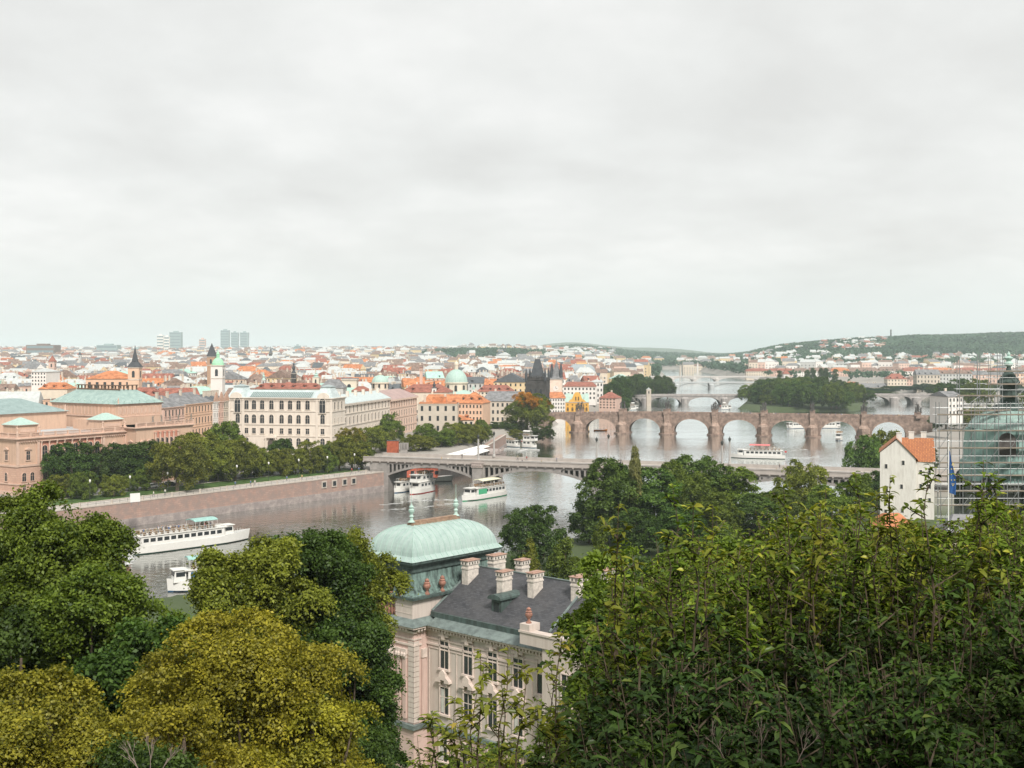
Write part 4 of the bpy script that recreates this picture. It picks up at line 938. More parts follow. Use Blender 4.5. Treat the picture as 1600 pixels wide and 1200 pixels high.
def charles():
    A = Vector((-8, 719)); B = Vector((258, 646)); u = (B - A).normalized(); an = math.atan2(u.y, u.x); Lt = (B - A).length
    t = thing('stone_bridge', 'old reddish stone bridge with round arches and soot dark statues on its piers', 'bridge', (A.x, A.y, 0), an)
    W = 9.5
    def sx(px):
        k = (px - 800) / F; return (k * A.y - A.x) / (u.x - k * u.y)
    ztop = lambda x: 10.2 + 1.6 * min(1, max(0, (x - 20) / 70))
    pp = [sx(p) for p in (846, 903, 972, 1042, 1117, 1193, 1270, 1350, 1436)]
    hws = [3.5, 4.4, 3.9, 4.0, 3.9, 3.9, 4.0, 4.2, 7]
    for i in range(8):
        x0 = pp[i] + hws[i] - .3; x1 = pp[i + 1] - hws[i + 1] + .3; mb = MB()
        zc = ztop((x0 + x1) / 2) - 2.7
        zb = span(mb, x0, x1, 1.2, zc, ztop, 0, W, 24, 2.0); mb.build('arch_wall', M_old, t)
        mb = MB(); arch_ring(mb, x0 + .05, x1 - .05, zb, .55, -.12, .0, 24); mb.build('arch_ring', M_oldlow, t)
    for i, p in enumerate(pp):
        mb = MB(); h = hws[i]; z = ztop(p); mb.box(p - h, p + h, -.02, W + .02, -3, z)
        pr = mb.build('pier', M_old, t)
        if 0 < i < 8:
            mb = MB(); q = h * .72
            pts = [(p - q, 0), (p - q, -1.6), (p - q * .35, -4.2), (p + q * .35, -4.2), (p + q, -1.6), (p + q, 0)]; mb.prism(pts, -3, 5.4)
            vs = [(x, y, 5.4) for x, y in pts]; apex = [(p - q * .5, 0, 7.6), (p + q * .5, 0, 7.6)]
            mb.add(vs + apex, [(0, 1, 6), (1, 2, 6), (2, 3, 7, 6), (3, 4, 7), (4, 5, 7)])
            w_ = 1.5; mb.box(p - w_, p + w_, -1.2, 0, 4, z + .1)
            mb.build('cutwater', M_oldlow, pr)
            mb = MB(); f = h + .6; mb.prism([(p - f, W + .5), (p - f, -2), (p - f * .4, -5.2), (p + f * .4, -5.2), (p + f, -2), (p + f, W + .5)], -3, .75); mb.build('pier_footing', M_old, pr)
    par = MB()
    n = 80
    for y in (-.1, W - .3):
        vs = []
        for i in range(n + 1):
            x = -6 + (Lt + 12) * i / n; z = ztop(x); vs += [(x, y, z - .3), (x, y, z + 1.1), (x, y + .4, z + 1.1), (x, y + .4, z - .3)]
        fs = []
        for i in range(n): a = 4 * i; b = a + 4; fs += [(a, b, b + 1, a + 1), (a + 1, b + 1, b + 2, a + 2), (a + 2, b + 2, b + 3, a + 3)]
        par.add(vs, fs)
    par.build('parapet', M_old, t)
    # statues, one dark group per pier and side
    kinds = ['dark stone saint statue group on the old bridge parapet', 'dark single saint statue on the old bridge parapet', 'dark crucifix and mourners on the old bridge parapet']
    r = random.Random(5); statues = []
    spots = [(p, z_) for p in pp[1:] for z_ in (0, 1)]
    for i, (p, side) in enumerate(spots):
        k = r.choice((0, 1, 0, 2)); y = -.6 if side == 0 else W - .2; xo = r.uniform(-.6, .6)
        pos = A + u * (p + xo) + Vector((-u.y, u.x)) * y
        s = thing('statue', kinds[k], 'statue', (pos.x, pos.y, ztop(p) + 1.0), an, 'statues along the old stone bridge'); s.scale = (1.25, 1.25, 1.3)
        m = MB(); m.box(-1.1, 1.1, -.7, .7, -1.0, 1.2); m.box(-1.25, 1.25, -.85, .85, 1.2, 1.4); m.build('pedestal', M_old, s)
        n_ = (3, 1, 2)[k]
        for j in range(n_):
            st = statue_mesh(2.4 + (.7 if j == n_ // 2 else 0), i * 5 + j); st.build('figure', M_soot, s, loc=((j - (n_ - 1) / 2) * .95, 0, 1.4 + (.4 if j == n_ // 2 else 0)), rot=r.uniform(-1, 1))
        if k == 2:
            c = MB(); c.box(-.12, .12, -.1, .1, 1.4, 5.6); c.box(-.9, .9, -.1, .1, 4.4, 4.65); c.build('cross', M_soot, s)
    return A, u, an, W, ztop, Lt
CA, CU, CAN, CW, CZT, CLT = charles()

def simple_bridge(name, label, Y, pxs, zd, W, zs, hw, m, th=.9, x0px=None, x1px=None, open_=False, slope=0):
    xs = [(p - 800) / F * Y for p in pxs]; xa = (x0px - 800) / F * Y; xb = (x1px - 800) / F * Y
    t = thing(name, label, 'bridge', (xa, Y, 0), slope)
    xs = [x - xa for x in xs]; ends = [0] + xs + [xb - xa]
    for x in xs:
        mb = MB(); mb.box(x - hw, x + hw, -.05, W, -3, zd); mb.lathe([(hw * 1.05, -3), (hw * 1.05, zd - 2), (hw * .6, zd - 1)], x, 0, 10); mb.build('pier', m, t)
    for i in range(len(ends) - 1):
        a = ends[i] + (hw if i else 0); b = ends[i + 1] - (hw if i < len(ends) - 2 else 0)
        if b - a < 4: continue
        mb = MB()
        if open_:
            mid = (a + b) / 2; zb = lambda x: zd - .7 - (zd - .7 - zs) * ((x - mid) / ((b - a) / 2)) ** 2
            arch_ring(mb, a, b, zb, .5, 0, 1); arch_ring(mb, a, b, zb, .5, W - 1, W)
            for k in range(1, 16): x = a + (b - a) * k / 16; mb.box(x - .15, x + .15, .1, .6, zb(x), zd)
        else: span(mb, a, b, zs, zd - th, zd, 0, W, 18, 2.0)
        mb.build('arch', m, t)
    mb = MB(); mb.box(-8, xb - xa + 8, -.4, W + .4, zd, zd + .5); mb.box(-8, xb - xa + 8, -.3, 0, zd + .5, zd + 1.5); mb.box(-8, xb - xa + 8, W, W + .3, zd + .5, zd + 1.5); mb.build('deck', m, t)
    lm = MB()
    k = 0; x = 4
    while x < xb - xa: lm.tube((x, 0, zd + .5), (x, 0, zd + 9), .12, n=4); x += 36
    lm.build('lamp_posts', M_dark, t)
    return t
M_b3 = masonry('third_bridge_stone', (.45, .41, .39), (.50, .46, .43), (.35, .32, .3), bw=1.6, bh=.6, stain=(.30, .28, .27))
simple_bridge('stone_bridge', 'distant grey stone bridge with low arches reaching the wooded island', 1063, [1008, 1070, 1132, 1194], 7.4, 16, .8, 3.2, M_b3, x0px=975, x1px=1215)
simple_bridge('stone_bridge', 'low stone bridge between the wooded island and the right bank', 1075, [1345, 1397, 1432], 7.4, 14, .8, 4, M_b3, x0px=1330, x1px=1475)
simple_bridge('steel_arch_bridge', 'far pale steel arch bridge behind the grey stone bridge', 1480, [1058, 1112], 7.2, 12, 1.5, 3, mat('pale_steel', (.50, .52, .52), var=.08), x0px=1015, x1px=1185, open_=True)
simple_bridge('concrete_bridge', 'farthest low concrete bridge with white traffic', 1800, [1050, 1085, 1120], 7.0, 14, 1.5, 3, mat('pale_concrete', (.58, .55, .52), var=.08), x0px=1020, x1px=1185)

# ================================================================ people
def person_proto(pose, seed):
    """one continuous figure grown from a joint skeleton"""
    r = random.Random(seed)
    s = {'stand': .06, 'walk': .26}[pose]
    J = [(0, 0, .95), (0, 0, 1.2), (0, 0, 1.43), (0, 0, 1.53), (0, -.02, 1.66), (0, 0, 1.76),
         (-.1, 0, .9), (-.11, -s, .5), (-.12, -s * 1.1 + .03, .07), (-.12, -s * 1.1 - .14, .03),
         (.1, 0, .9), (.11, s, .5), (.12, s * 1.4, .08), (.12, s * 1.4 - .13, .03),
         (-.2, 0, 1.4), (-.25, s * .6, 1.13), (-.24, s * .7 - .12, .9), (-.24, s * .7 - .17, .8),
         (.2, 0, 1.4), (.25, -s * .6, 1.13), (.24, -s * .7 - .12, .9), (.24, -s * .7 - .17, .8)]
    E = [(0, 1), (1, 2), (2, 3), (3, 4), (4, 5), (0, 6), (6, 7), (7, 8), (8, 9), (0, 10), (10, 11), (11, 12), (12, 13), (2, 14), (14, 15), (15, 16), (16, 17), (2, 18), (18, 19), (19, 20), (20, 21)]
    rad = [.15, .14, .15, .06, .105, .07, .1, .065, .045, .04, .1, .065, .045, .04, .07, .05, .035, .03, .07, .05, .035, .03]
    me = bpy.data.meshes.new('p'); me.from_pydata(J, E, []); o = bpy.data.objects.new('p', me); C.objects.link(o)
    md = o.modifiers.new('s', 'SKIN'); me.skin_vertices.new() if not me.skin_vertices else None
    for i, v in enumerate(me.skin_vertices[0].data): v.radius = (rad[i], rad[i] * .8)
    me.skin_vertices[0].data[0].use_root = True
    o.modifiers.new('u', 'SUBSURF').levels = 1
    dg = bpy.context.evaluated_depsgraph_get(); dg.update(); m2 = bpy.data.meshes.new_from_object(o.evaluated_get(dg)); bpy.data.objects.remove(o); return m2
def cloth(name):
    m = bpy.data.materials.new(name); m.use_nodes = True; n, l = nodes_of(m); b = n['Principled BSDF']; b.inputs['Roughness'].default_value = .9
    oi = n.new('ShaderNodeObjectInfo'); r_ = n.new('ShaderNodeValToRGB'); r_.color_ramp.interpolation = 'CONSTANT'; e = r_.color_ramp.elements
    cols = [(.05, .06, .09), (.55, .53, .5), (.35, .06, .05), (.1, .16, .3), (.7, .68, .62), (.08, .08, .08), (.3, .28, .2), (.5, .35, .15)]
    e[0].color = (*cols[0], 1); e[1].position = .93; e[1].color = (*cols[7], 1)
    for i in range(1, 7): q = e.new(i / 7.6); q.color = (*cols[i], 1)
    l.new(oi.outputs['Random'], r_.inputs[0]); l.new(r_.outputs[0], b.inputs['Base Color']); return m
M_shirt = cloth('shirt_cloth'); M_skin = mat('skin', (.55, .36, .27)); M_trous = mat('trouser_cloth', (.07, .075, .1), var=.3, scale=.05); M_hair = mat('hair', (.08, .05, .03))
PP = []
for i, ps in enumerate(('stand', 'walk')):
    me = person_proto(ps, i)
    for m in (M_shirt, M_skin, M_trous, M_hair): me.materials.append(m)
    for p in me.polygons:
        z = p.center.z; x = abs(p.center.x); y = p.center.y
        p.material_index = 3 if (z > 1.68 or (z > 1.6 and y > 0.02)) else 1 if (z > 1.47 or (x > .19 and z < .92)) else 0 if z > .93 else 2
        p.use_smooth = True
    PP.append(me)
def person(x, y, z, rz, label, group, k=0):
    o = bpy.data.objects.new('person', PP[k]); C.objects.link(o); o.location = (x, y, z); o.rotation_euler = (0, 0, rz); return tag(o, label, 'person', group)
r = random.Random(11)
for i in range(95):
    s = r.uniform(14, CLT - 6) if i > 10 else r.uniform(170, CLT - 4); yy = r.choice((.5, 1, 1.6, 2.5)); p = CA + CU * s + Vector((-CU.y, CU.x)) * yy
    person(p.x, p.y, CZT(s) + .1, r.uniform(0, 6.3), 'person in the crowd walking along the old stone bridge', 'people crossing the old stone bridge', i % 2)
for i, (px, lab) in enumerate(((690, 'person in dark clothes on the near bridge footway'), (700, 'person in dark clothes on the near bridge footway'), (722, 'person in dark clothes on the near bridge footway'), (809, 'person walking on the near bridge footway'), (816, 'person walking on the near bridge footway'), (823, 'person in pale clothes on the near bridge'), (846, 'person walking on the near bridge footway'), (1213, 'two dark figures side by side at the bridge rail'), (1218, 'two dark figures side by side at the bridge rail'), (970, 'person walking on the near bridge footway'), (870, 'person walking on the near bridge footway'))):
    k = (px - 800) / F; a = MA + Vector((-MU.y, MU.x)) * r.choice((1.2, 14.5)); s = (k * a.y - a.x) / (MU.x - k * MU.y); p = a + MU * s
    person(p.x, p.y, 10.96, r.uniform(0, 6), lab, 'people on the near bridge', i % 2)
rr = random.Random(2)
for i in range(9):
    s = rr.uniform(.2, .95); a = Vector(QL[2]); b = Vector(QL[3]); d = (b - a).normalized(); p = a + (b - a) * s + Vector((-d.y, d.x)) * rr.uniform(2, 6)
    person(p.x, p.y, 6.99, rr.uniform(0, 6), 'person strolling on the promenade above the river wall', 'people on the promenade', i % 2)

# ================================================================ boats
M_hull = mat('boat_white', (.78, .77, .73), rough=.35, var=.04)
M_teal = mat('canopy_teal', (.30, .50, .46), rough=.6); M_green = mat('boat_green', (.08, .42, .22), rough=.4); M_red = mat('boat_red', (.60, .07, .06), rough=.4)
M_navy = mat('boat_blue', (.04, .12, .22), rough=.4); M_hgreen = mat('hull_dark_green', (.03, .09, .07), rough=.4); M_ycan = mat('canopy_cream', (.75, .74, .55), rough=.6); M_rcan = mat('canopy_red', (.62, .18, .18), rough=.6)
M_deck = mat('boat_deck', (.52, .52, .50), var=.1)
def hull(L_, B_, H_, zb=-.5):
    """lofted hull, bow towards +x"""
    mb = MB(); st = 14; sec = []
    for i in range(st + 1):
        u = i / st; x = -L_ / 2 + L_ * u
        w = B_ / 2 * (min(1, .72 + u * 1.6) if u < .3 else 1 if u < .68 else max(.02, (1 - ((u - .68) / .32) ** 2.2)))
        sh = H_ * (1 + .45 * max(0, (u - .6) / .4) ** 2 + .1 * max(0, (.15 - u) / .15)); wb = w * (.8 if u < .75 else .8 - .7 * (u - .75) / .25)
        xo = (max(0, u - .8) / .2) ** 2 * L_ * .03
        sec.append([(x, -wb, zb), (x + xo * .5, -w * .97, .25), (x + xo, -w, sh), (x + xo, w, sh), (x + xo * .5, w * .97, .25), (x, wb, zb)])
    vs = [p for s_ in sec for p in s_]; fs = []; ms = []
    for i in range(st):
        for k in range(5): a = 6 * i + k; fs.append((a, a + 6, a + 7, a + 1)); ms.append(1 if k in (0, 4) else 2 if k == 2 else 0)
    o = len(mb.v); mb.v += vs; mb.f += fs; mb.m += ms
    mb.f += [(0, 1, 2, 3, 4, 5), tuple(6 * st + k for k in (5, 4, 3, 2, 1, 0))]; mb.m += [0, 0]
    return mb
def boat(label, px0, py0, px1, py1, bow_right, L_, B_, Hh, decks, accent, canopy, canopy_range, low=M_hull, stripe=None, rails=True, seated=0, wheel=True):
    a = Vector(P(px0, py0)); b = Vector(P(px1, py1)); c = (a + b) / 2; d = (b - a); an = math.atan2(d.y, d.x) + (0 if bow_right else PI)
    t = thing('passenger_boat', label, 'boat', (c.x, c.y, 0), an); Lx = L_
    hull(Lx, B_, Hh).build('hull', [M_hull, accent, M_deck], t)
    x0, x1 = -Lx * .44, Lx * .26; z = Hh + .02
    for k in range(decks):
        xa, xb = x0 + k * Lx * .04, x1 - k * Lx * .10
        mb = MB(); hb = 2.3; mb.box(xa, xb, -B_ / 2 + .35 + .2 * k, B_ / 2 - .35 - .2 * k, z, z + hb); mb.box(xa - .5, xb + .8, -B_ / 2 + .12 + .2 * k, B_ / 2 - .12 - .2 * k, z + hb, z + hb + .14)
        cb_ = mb.build('cabin', low if k == 0 else M_hull, t)
        n = int((xb - xa) / 1.9); 
        for sgn in (-1, 1):
            wm = MB()
            for i in range(n):
                xx = xa + .6 + i * (xb - xa - 1) / n; wm.box(xx, xx + 1.35, sgn * (B_ / 2 - .35 - .2 * k) - .02, sgn * (B_ / 2 - .35 - .2 * k) + .02, z + .9, z + 1.8)
            wm.build('window_row', M_glass, cb_)
        fm = MB(); fm.box(xb, xb + .03, -B_ / 2 + .9, B_ / 2 - .9, z + 1.0, z + 1.9); fm.build('window_row', M_glass, cb_)
        if stripe: 
            sm = MB(); sm.box(xb - 5, xb - .5, -B_ / 2 + .31, B_ / 2 - .31, z + .3, z + 2.0); sm.build('colour_panel', stripe, cb_)
        z += hb + .14
    # sun deck: rails, benches, canopy, wheelhouse
    xa, xb = x0 + .4, x1 - Lx * .03 - (decks - 1) * Lx * .1; rl = MB()
    for sgn in (-1, 1):
        y = sgn * (B_ / 2 - .4); rl.tube((xa, y, z + 1.0), (xb, y, z + 1.0), .04, n=4); rl.tube((xa, y, z + .5), (xb, y, z + .5), .03, n=4)
        k = int((xb - xa) / 1.4)
        for i in range(k + 1): x = xa + (xb - xa) * i / k; rl.tube((x, y, z), (x, y, z + 1.0), .03, n=4)
        for i in range(8):
            x = Lx * (.30 + .022 * i); w_ = B_ / 2 * (1 - ((max(.68, .8 + .022 * i) - .68) / .32) ** 2.2) - .1
            rl.tube((x, sgn * max(.1, w_), Hh * 1.1), (x, sgn * max(.1, w_), Hh * 1.1 + 1.1), .03, n=4)
    rl.build('railing', M_hull, t)
    bn = MB()
    for i in range(int((xb - xa) / 1.6)):
        x = xa + .8 + i * 1.6
        for y in (-B_ / 4, B_ / 4): bn.box(x - .25, x + .25, y - .9, y + .9, z + .4, z + .5); bn.box(x - .3, x - .22, y - .9, y + .9, z + .5, z + .95); bn.box(x - .2, x + .2, y - .1, y + .1, z, z + .4)
    bn.build('benches', mat('bench_wood', (.30, .2, .12)), t)
    if canopy:
        ca, cb2 = Lx * canopy_range[0], Lx * canopy_range[1]; cm = MB(); hw = B_ / 2 - .3
        pts = [(-hw, z + 2.15), (-hw * .6, z + 2.5), (0, z + 2.62), (hw * .6, z + 2.5), (hw, z + 2.15), (hw, z + 2.05), (0, z + 2.5), (-hw, z + 2.05)]; cm.yprism(pts, ca, cb2); cp = cm.build('canopy', canopy, t)
        pm = MB()
        for i in range(6):
            x = ca + .2 + (cb2 - ca - .4) * i / 5
            for y in (-hw + .1, hw - .1): pm.tube((x, y, z), (x, y, z + 2.1), .04, n=4)
        pm.build('canopy_posts', M_hull, cp)
    if wheel:
        wx = x1 - (decks - 1) * Lx * .1 + Lx * .02; zz = Hh + .02 + (2.44 if decks > 1 else 0)
        m = MB(); m.frustum((wx, wx + 2.6, -1.4, 1.4), zz, (wx + .1, wx + 2.3, -1.3, 1.3), zz + 2.5); m.box(wx - .2, wx + 2.8, -1.6, 1.6, zz + 2.5, zz + 2.65); wh = m.build('wheelhouse', M_hull, t)
        m = MB(); m.box(wx + .3, wx + 2.1, -1.42, 1.42, zz + 1.2, zz + 2.1); m.box(wx + 2.3, wx + 2.52, -1.1, 1.1, zz + 1.3, zz + 2.1); m.build('window_row', M_glass, wh)
    m = MB(); m.tube((-Lx * .48, 0, Hh), (-Lx * .49, 0, Hh + 2.2), .05, n=4); m.build('flagpole', M_hull, t)
    m = MB(); m.box(-Lx * .49 - .9, -Lx * .49, -.02, .02, Hh + 1.5, Hh + 2.2); m.build('flag', M_red, t)
    r = random.Random(int(px0))
    for i in range(seated):
        q = bpy.data.objects.new('person', PP[0]); C.objects.link(q); u_ = Vector((math.cos(an), math.sin(an))); vv = Vector((-u_.y, u_.x))
        p = c + u_ * r.uniform(xa, min(xb, Lx * .15)) + vv * r.uniform(-B_ / 2 + .8, B_ / 2 - .8); q.location = (p.x, p.y, z); q.rotation_euler = (0, 0, r.uniform(0, 6)); tag(q, 'passenger standing on the open upper deck of a boat', 'person', 'passengers on boat decks')
    return t
boat('long white cruise boat with teal canopy sailing beside the pink river wall', 207, 866, 381, 843, True, 33, 5.2, 1.9, 1, M_hgreen, M_teal, (.0, .20), seated=30)
boat('blue and white boat with teal canopy half hidden by the near trees', 268, 924, 372, 914, False, 15, 4.2, 1.9, 1, M_navy, M_teal, (-.2, .26), stripe=M_navy, seated=3)
boat('white and green sightseeing boat with cream canopy in front of the stone pier', 718, 784, 791, 772, False, 22, 4.8, 1.4, 1, M_green, M_ycan, (-.36, .14), stripe=M_green, seated=5)
boat('white double deck boat with red waterline moored under the first bridge arch', 634, 774, 681, 765, False, 13.5, 4.2, 1.5, 2, M_red, M_teal, (-.3, .05), wheel=True)
boat('small white boat moored against the wall beside the bridge abutment', 613, 771, 645, 765, False, 10, 3.2, 1.2, 1, M_navy, None, (0, 0), wheel=False)
boat('white excursion boat with red canopy between the two stone bridges', 1144, 715, 1226, 717, False, 24, 4.6, 1.4, 1, M_hgreen, M_rcan, (-.22, .16), seated=4)
boat('small white boat coming towards the near bridge right of the arches', 1309, 690, 1313, 686, False, 9, 3.6, 1.4, 1, M_navy, None, (0, 0), wheel=True)
boat('white boat seen through the sixth arch of the old bridge', 1228, 670, 1257, 669, False, 12, 3.6, 1.3, 1, M_navy, M_hull, (-.3, .0))
boat('white boat seen through the seventh arch of the old bridge', 1283, 669, 1312, 669, True, 12, 3.6, 1.3, 1, M_navy, None, (-.3, .0))
boat('small white boat by the pier of the distant grey bridge', 1127, 640, 1140, 640, True, 7.5, 3, 1.1, 1, M_navy, M_hull, (-.3, .0))
boat('white moored boat on the left bank before the distant grey bridge', 980, 641, 998, 640, True, 9, 3, 1.1, 1, M_navy, M_hull, (-.3, .1))
boat('small boat at the right bank under the island bridge', 1392, 628, 1404, 628, True, 7, 3, 1, 1, M_navy, M_hull, (-.3, .1), wheel=False)
boat('white pleasure boat moored at the landing stage under the autumn tree', 818, 699, 837, 700, True, 8, 3.2, 1.2, 2, M_navy, M_hull, (-.4, .1))
boat('white sloop moored left of the landing stage', 788, 697, 815, 699, True, 9.5, 2.6, .9, 1, M_navy, None, (0, 0), wheel=False)
# landing stage
x, y = P(815, 703); t = thing('landing_stage', 'grey floating landing stage with gangways under the big autumn tree', 'landing stage', (x, y, 0), R(-20))
m = MB(); m.box(-9, 9, -1.5, 1.5, -.3, .5); m.box(2, 4, -12, -1.5, -.3, .45); m.build('pontoon', M_deck, t)
m = MB(); [m.tube((i * 2.2 - 9, -1.4, .5), (i * 2.2 - 9, -1.4, 1.5), .05, n=4) for i in range(9)]; m.tube((-9, -1.4, 1.5), (9, -1.4, 1.5), .04, n=4); m.build('railing', M_metal, t)
# orange small boat and red barge
x, y = P(940, 675); t = thing('rowing_boat', 'small orange boat beneath the second arch of the old bridge', 'boat', (x, y + 10, 0), 0)
hull(8, 2.4, .8).build('hull', [mat('orange_paint', (.75, .25, .04)), M_dark, M_deck], t); m = MB(); [m.box(-2 + i * 1.4, -1.7 + i * 1.4, -1, 1, .55, .65) for i in range(4)]; m.build('thwarts', M_deck, t)
x, y = P(683, 756); t = thing('barge', 'rusty red houseboat barge moored behind the first bridge arch', 'barge', (-38, 447, 0), R(0))
hull(30, 6, 1.6).build('hull', [M_dark, M_dark, M_deck], t); mr_ = mat('barge_red', (.50, .13, .08), var=.2)
m = MB(); m.box(-13, 10, -2.6, 2.6, 1.62, 5.4); cbn = m.build('cabin', mr_, t); m = MB(); m.box(-13.4, 10.4, -2.9, 2.9, 5.4, 5.6); m.build('roof', M_gutter, cbn)
m = MB(); [m.box(-12 + i * 3, -10.6 + i * 3, -2.65, -2.6, 2.8, 4.2) for i in range(8)]; m.build('window_row', M_glass, cbn)
# wakes: foam lines
M_foam = mat('foam', (.62, .63, .62), rough=.5, var=.1)
def wake(pts, w_):
    rr = random.Random(int(pts[0][0])); mb = MB()
    for a, b in zip(pts[:-1], pts[1:]):
        for k in range(16):
            u = (k + rr.random()) / 16; x, y = P(a[0] + (b[0] - a[0]) * u + rr.uniform(-3, 3), a[1] + (b[1] - a[1]) * u + rr.uniform(-.8, .8)); s = rr.uniform(.3, 1) * w_; h = rr.uniform(.05, .16)
            n = 8; mb.add([(x + s * 2.2 * math.cos(2 * PI * i / n) * rr.uniform(.6, 1.1), y + s * .35 * math.sin(2 * PI * i / n) * rr.uniform(.6, 1.1), .03) for i in range(n)] + [(x, y, .03 + h * .5)], [(i, (i + 1) % n, n) for i in range(n)])
    o = mb.build('wake_foam', M_foam); o['kind'] = 'stuff'
wake([(205, 868), (160, 862), (140, 858)], 1.0); wake([(205, 869), (200, 880), (190, 884)], .9); wake([(715, 781), (650, 782), (600, 789)], .8); wake([(715, 786), (655, 793), (600, 797)], .6); wake([(1228, 715), (1262, 716), (1280, 713)], .8); wake([(1225, 705), (1265, 702)], .6)
# ================================================================ landmarks of the old town and beyond
def atpx(px, Y): return (px - 800) / F * Y
def zat(py, Y): return CAMZ - (py - HY) / F * Y
def u_(Y): return Y / F          # metres per photo pixel at depth Y
M_soot2 = mat('tower_soot', (.060, .055, .053), var=.4, scale=.25)
M_slate2 = mat('tower_slate', (.065, .07, .078), var=.2, scale=.4)
# old bridge tower
def bridge_tower():
    Y = 730; k = u_(Y); x = atpx(837, Y); W = 33 * k; z1 = zat(590, Y)
    t = thing('bridge_tower', 'soot black gothic bridge tower with steep wedge roof and corner turrets', 'tower', (x, Y, 0), R(-14))
    m = MB(); m.box(-W / 2, W / 2, 0, W * .8, 0, z1); m.build('wall', M_soot2, t)
    m = MB()
    for z in (z1 - 13, z1 - 1.6): m.box(-W / 2 - .3, W / 2 + .3, -.3, W * .8 + .3, z, z + .5)
    for i in range(8): m.box(-W / 2 + i * W / 8 + .2, -W / 2 + i * W / 8 + 1.0, -.4, .1, z1, z1 + 1)
    for i in (-1, 1):
        m.box(i * W * .45 - .4, i * W * .45 + .4, -.5, 0, 12, z1)
    m.build('gallery', M_soot2, t)
    for x_ in (-3.2, 0, 3.2):
        m = MB(); m.xprism(arc_pts(1.3, 4, 6), -.1, 0); m.build('window', M_glass, t, loc=(x_, -.02, z1 - 11))
    r = zat(561, Y); m = MB(); m.add([(-W * .3, 1.2, z1), (W * .3, 1.2, z1), (W * .3, W * .7, z1), (-W * .3, W * .7, z1), (-W * .12, W * .4, r), (W * .12, W * .4, r)], [(0, 1, 5, 4), (1, 2, 5), (2, 3, 4, 5), (3, 0, 4)]); m.tube((-W * .12, W * .4, r), (-W * .12, W * .4, r + 3), .25, .05); m.tube((W * .12, W * .4, r), (W * .12, W * .4, r + 3), .25, .05); m.build('roof', M_slate2, t)
    for a in (-1, 1):
        for b in (0, 1):
            m = MB(); m.lathe([(.9, z1 - 2), (.9, z1 + 1.6), (1.05, z1 + 1.7), (.05, z1 + 6)], a * W * .46, b * W * .78, 8); m.build('turret', M_slate2, t)
bridge_tower()
def water_tower():
    Y = 800; k = u_(Y); x = atpx(868.5, Y); W = 18 * k; z1 = zat(592, Y)
    t = thing('water_tower', 'pale water tower with clock face and tall grey spire beside the black tower', 'tower', (x, Y, 0), R(-8))
    mt = mat('tower_peach', (.76, .62, .52), var=.1, scale=.3); m = MB(); m.box(-W / 2, W / 2, 0, W, 0, z1); m.build('wall', mt, t)
    m = MB(); m.box(-W / 2 - .3, W / 2 + .3, -.3, W + .3, z1 - .6, z1); m.box(-W / 2 - .2, W / 2 + .2, -.2, 0, z1 - 11.5, z1 - 11); m.box(-W / 2 + .8, W / 2 - .8, -.15, 0, z1 - 14, z1 - 12.6); m.build('cornice', M_stone, t)
    m = MB(); m.xprism([(1.9 * math.cos(2 * PI * i / 20), 1.9 * math.sin(2 * PI * i / 20)) for i in range(20)], -.2, 0); cl = m.build('clock_face', M_wall['white'], t, loc=(0, 0, z1 - 6.5))
    m = MB(); m.box(-.12, .12, -.26, -.21, 0, 1.5); m.box(0, 1.0, -.26, -.21, -.12, .12); m.build('clock_hands', M_dark, cl)
    zs = zat(556, Y); c = W / 2; m = MB()
    m.frustum((-W * .56, W * .56, -W * .06, W * 1.06), z1, (-W * .32, W * .32, W * .18, W * .82), z1 + 3); m.frustum((-W * .32, W * .32, W * .18, W * .82), z1 + 3, (-.15, .15, c - .15, c + .15), zs - 3); m.tube((0, c, zs - 3), (0, c, zs + 1), .2, .04); m.build('roof', M_roof['grey'], t)
    for a in (-1, 1):
        for b in (0, 1):
            m = MB(); m.lathe([(.9, z1), (.9, z1 + 3.5), (1.1, z1 + 3.6), (.04, z1 + 11)], a * W * .4, c + (b * 2 - 1) * W * .4, 8); m.build('turret', M_slate2, t)
water_tower()
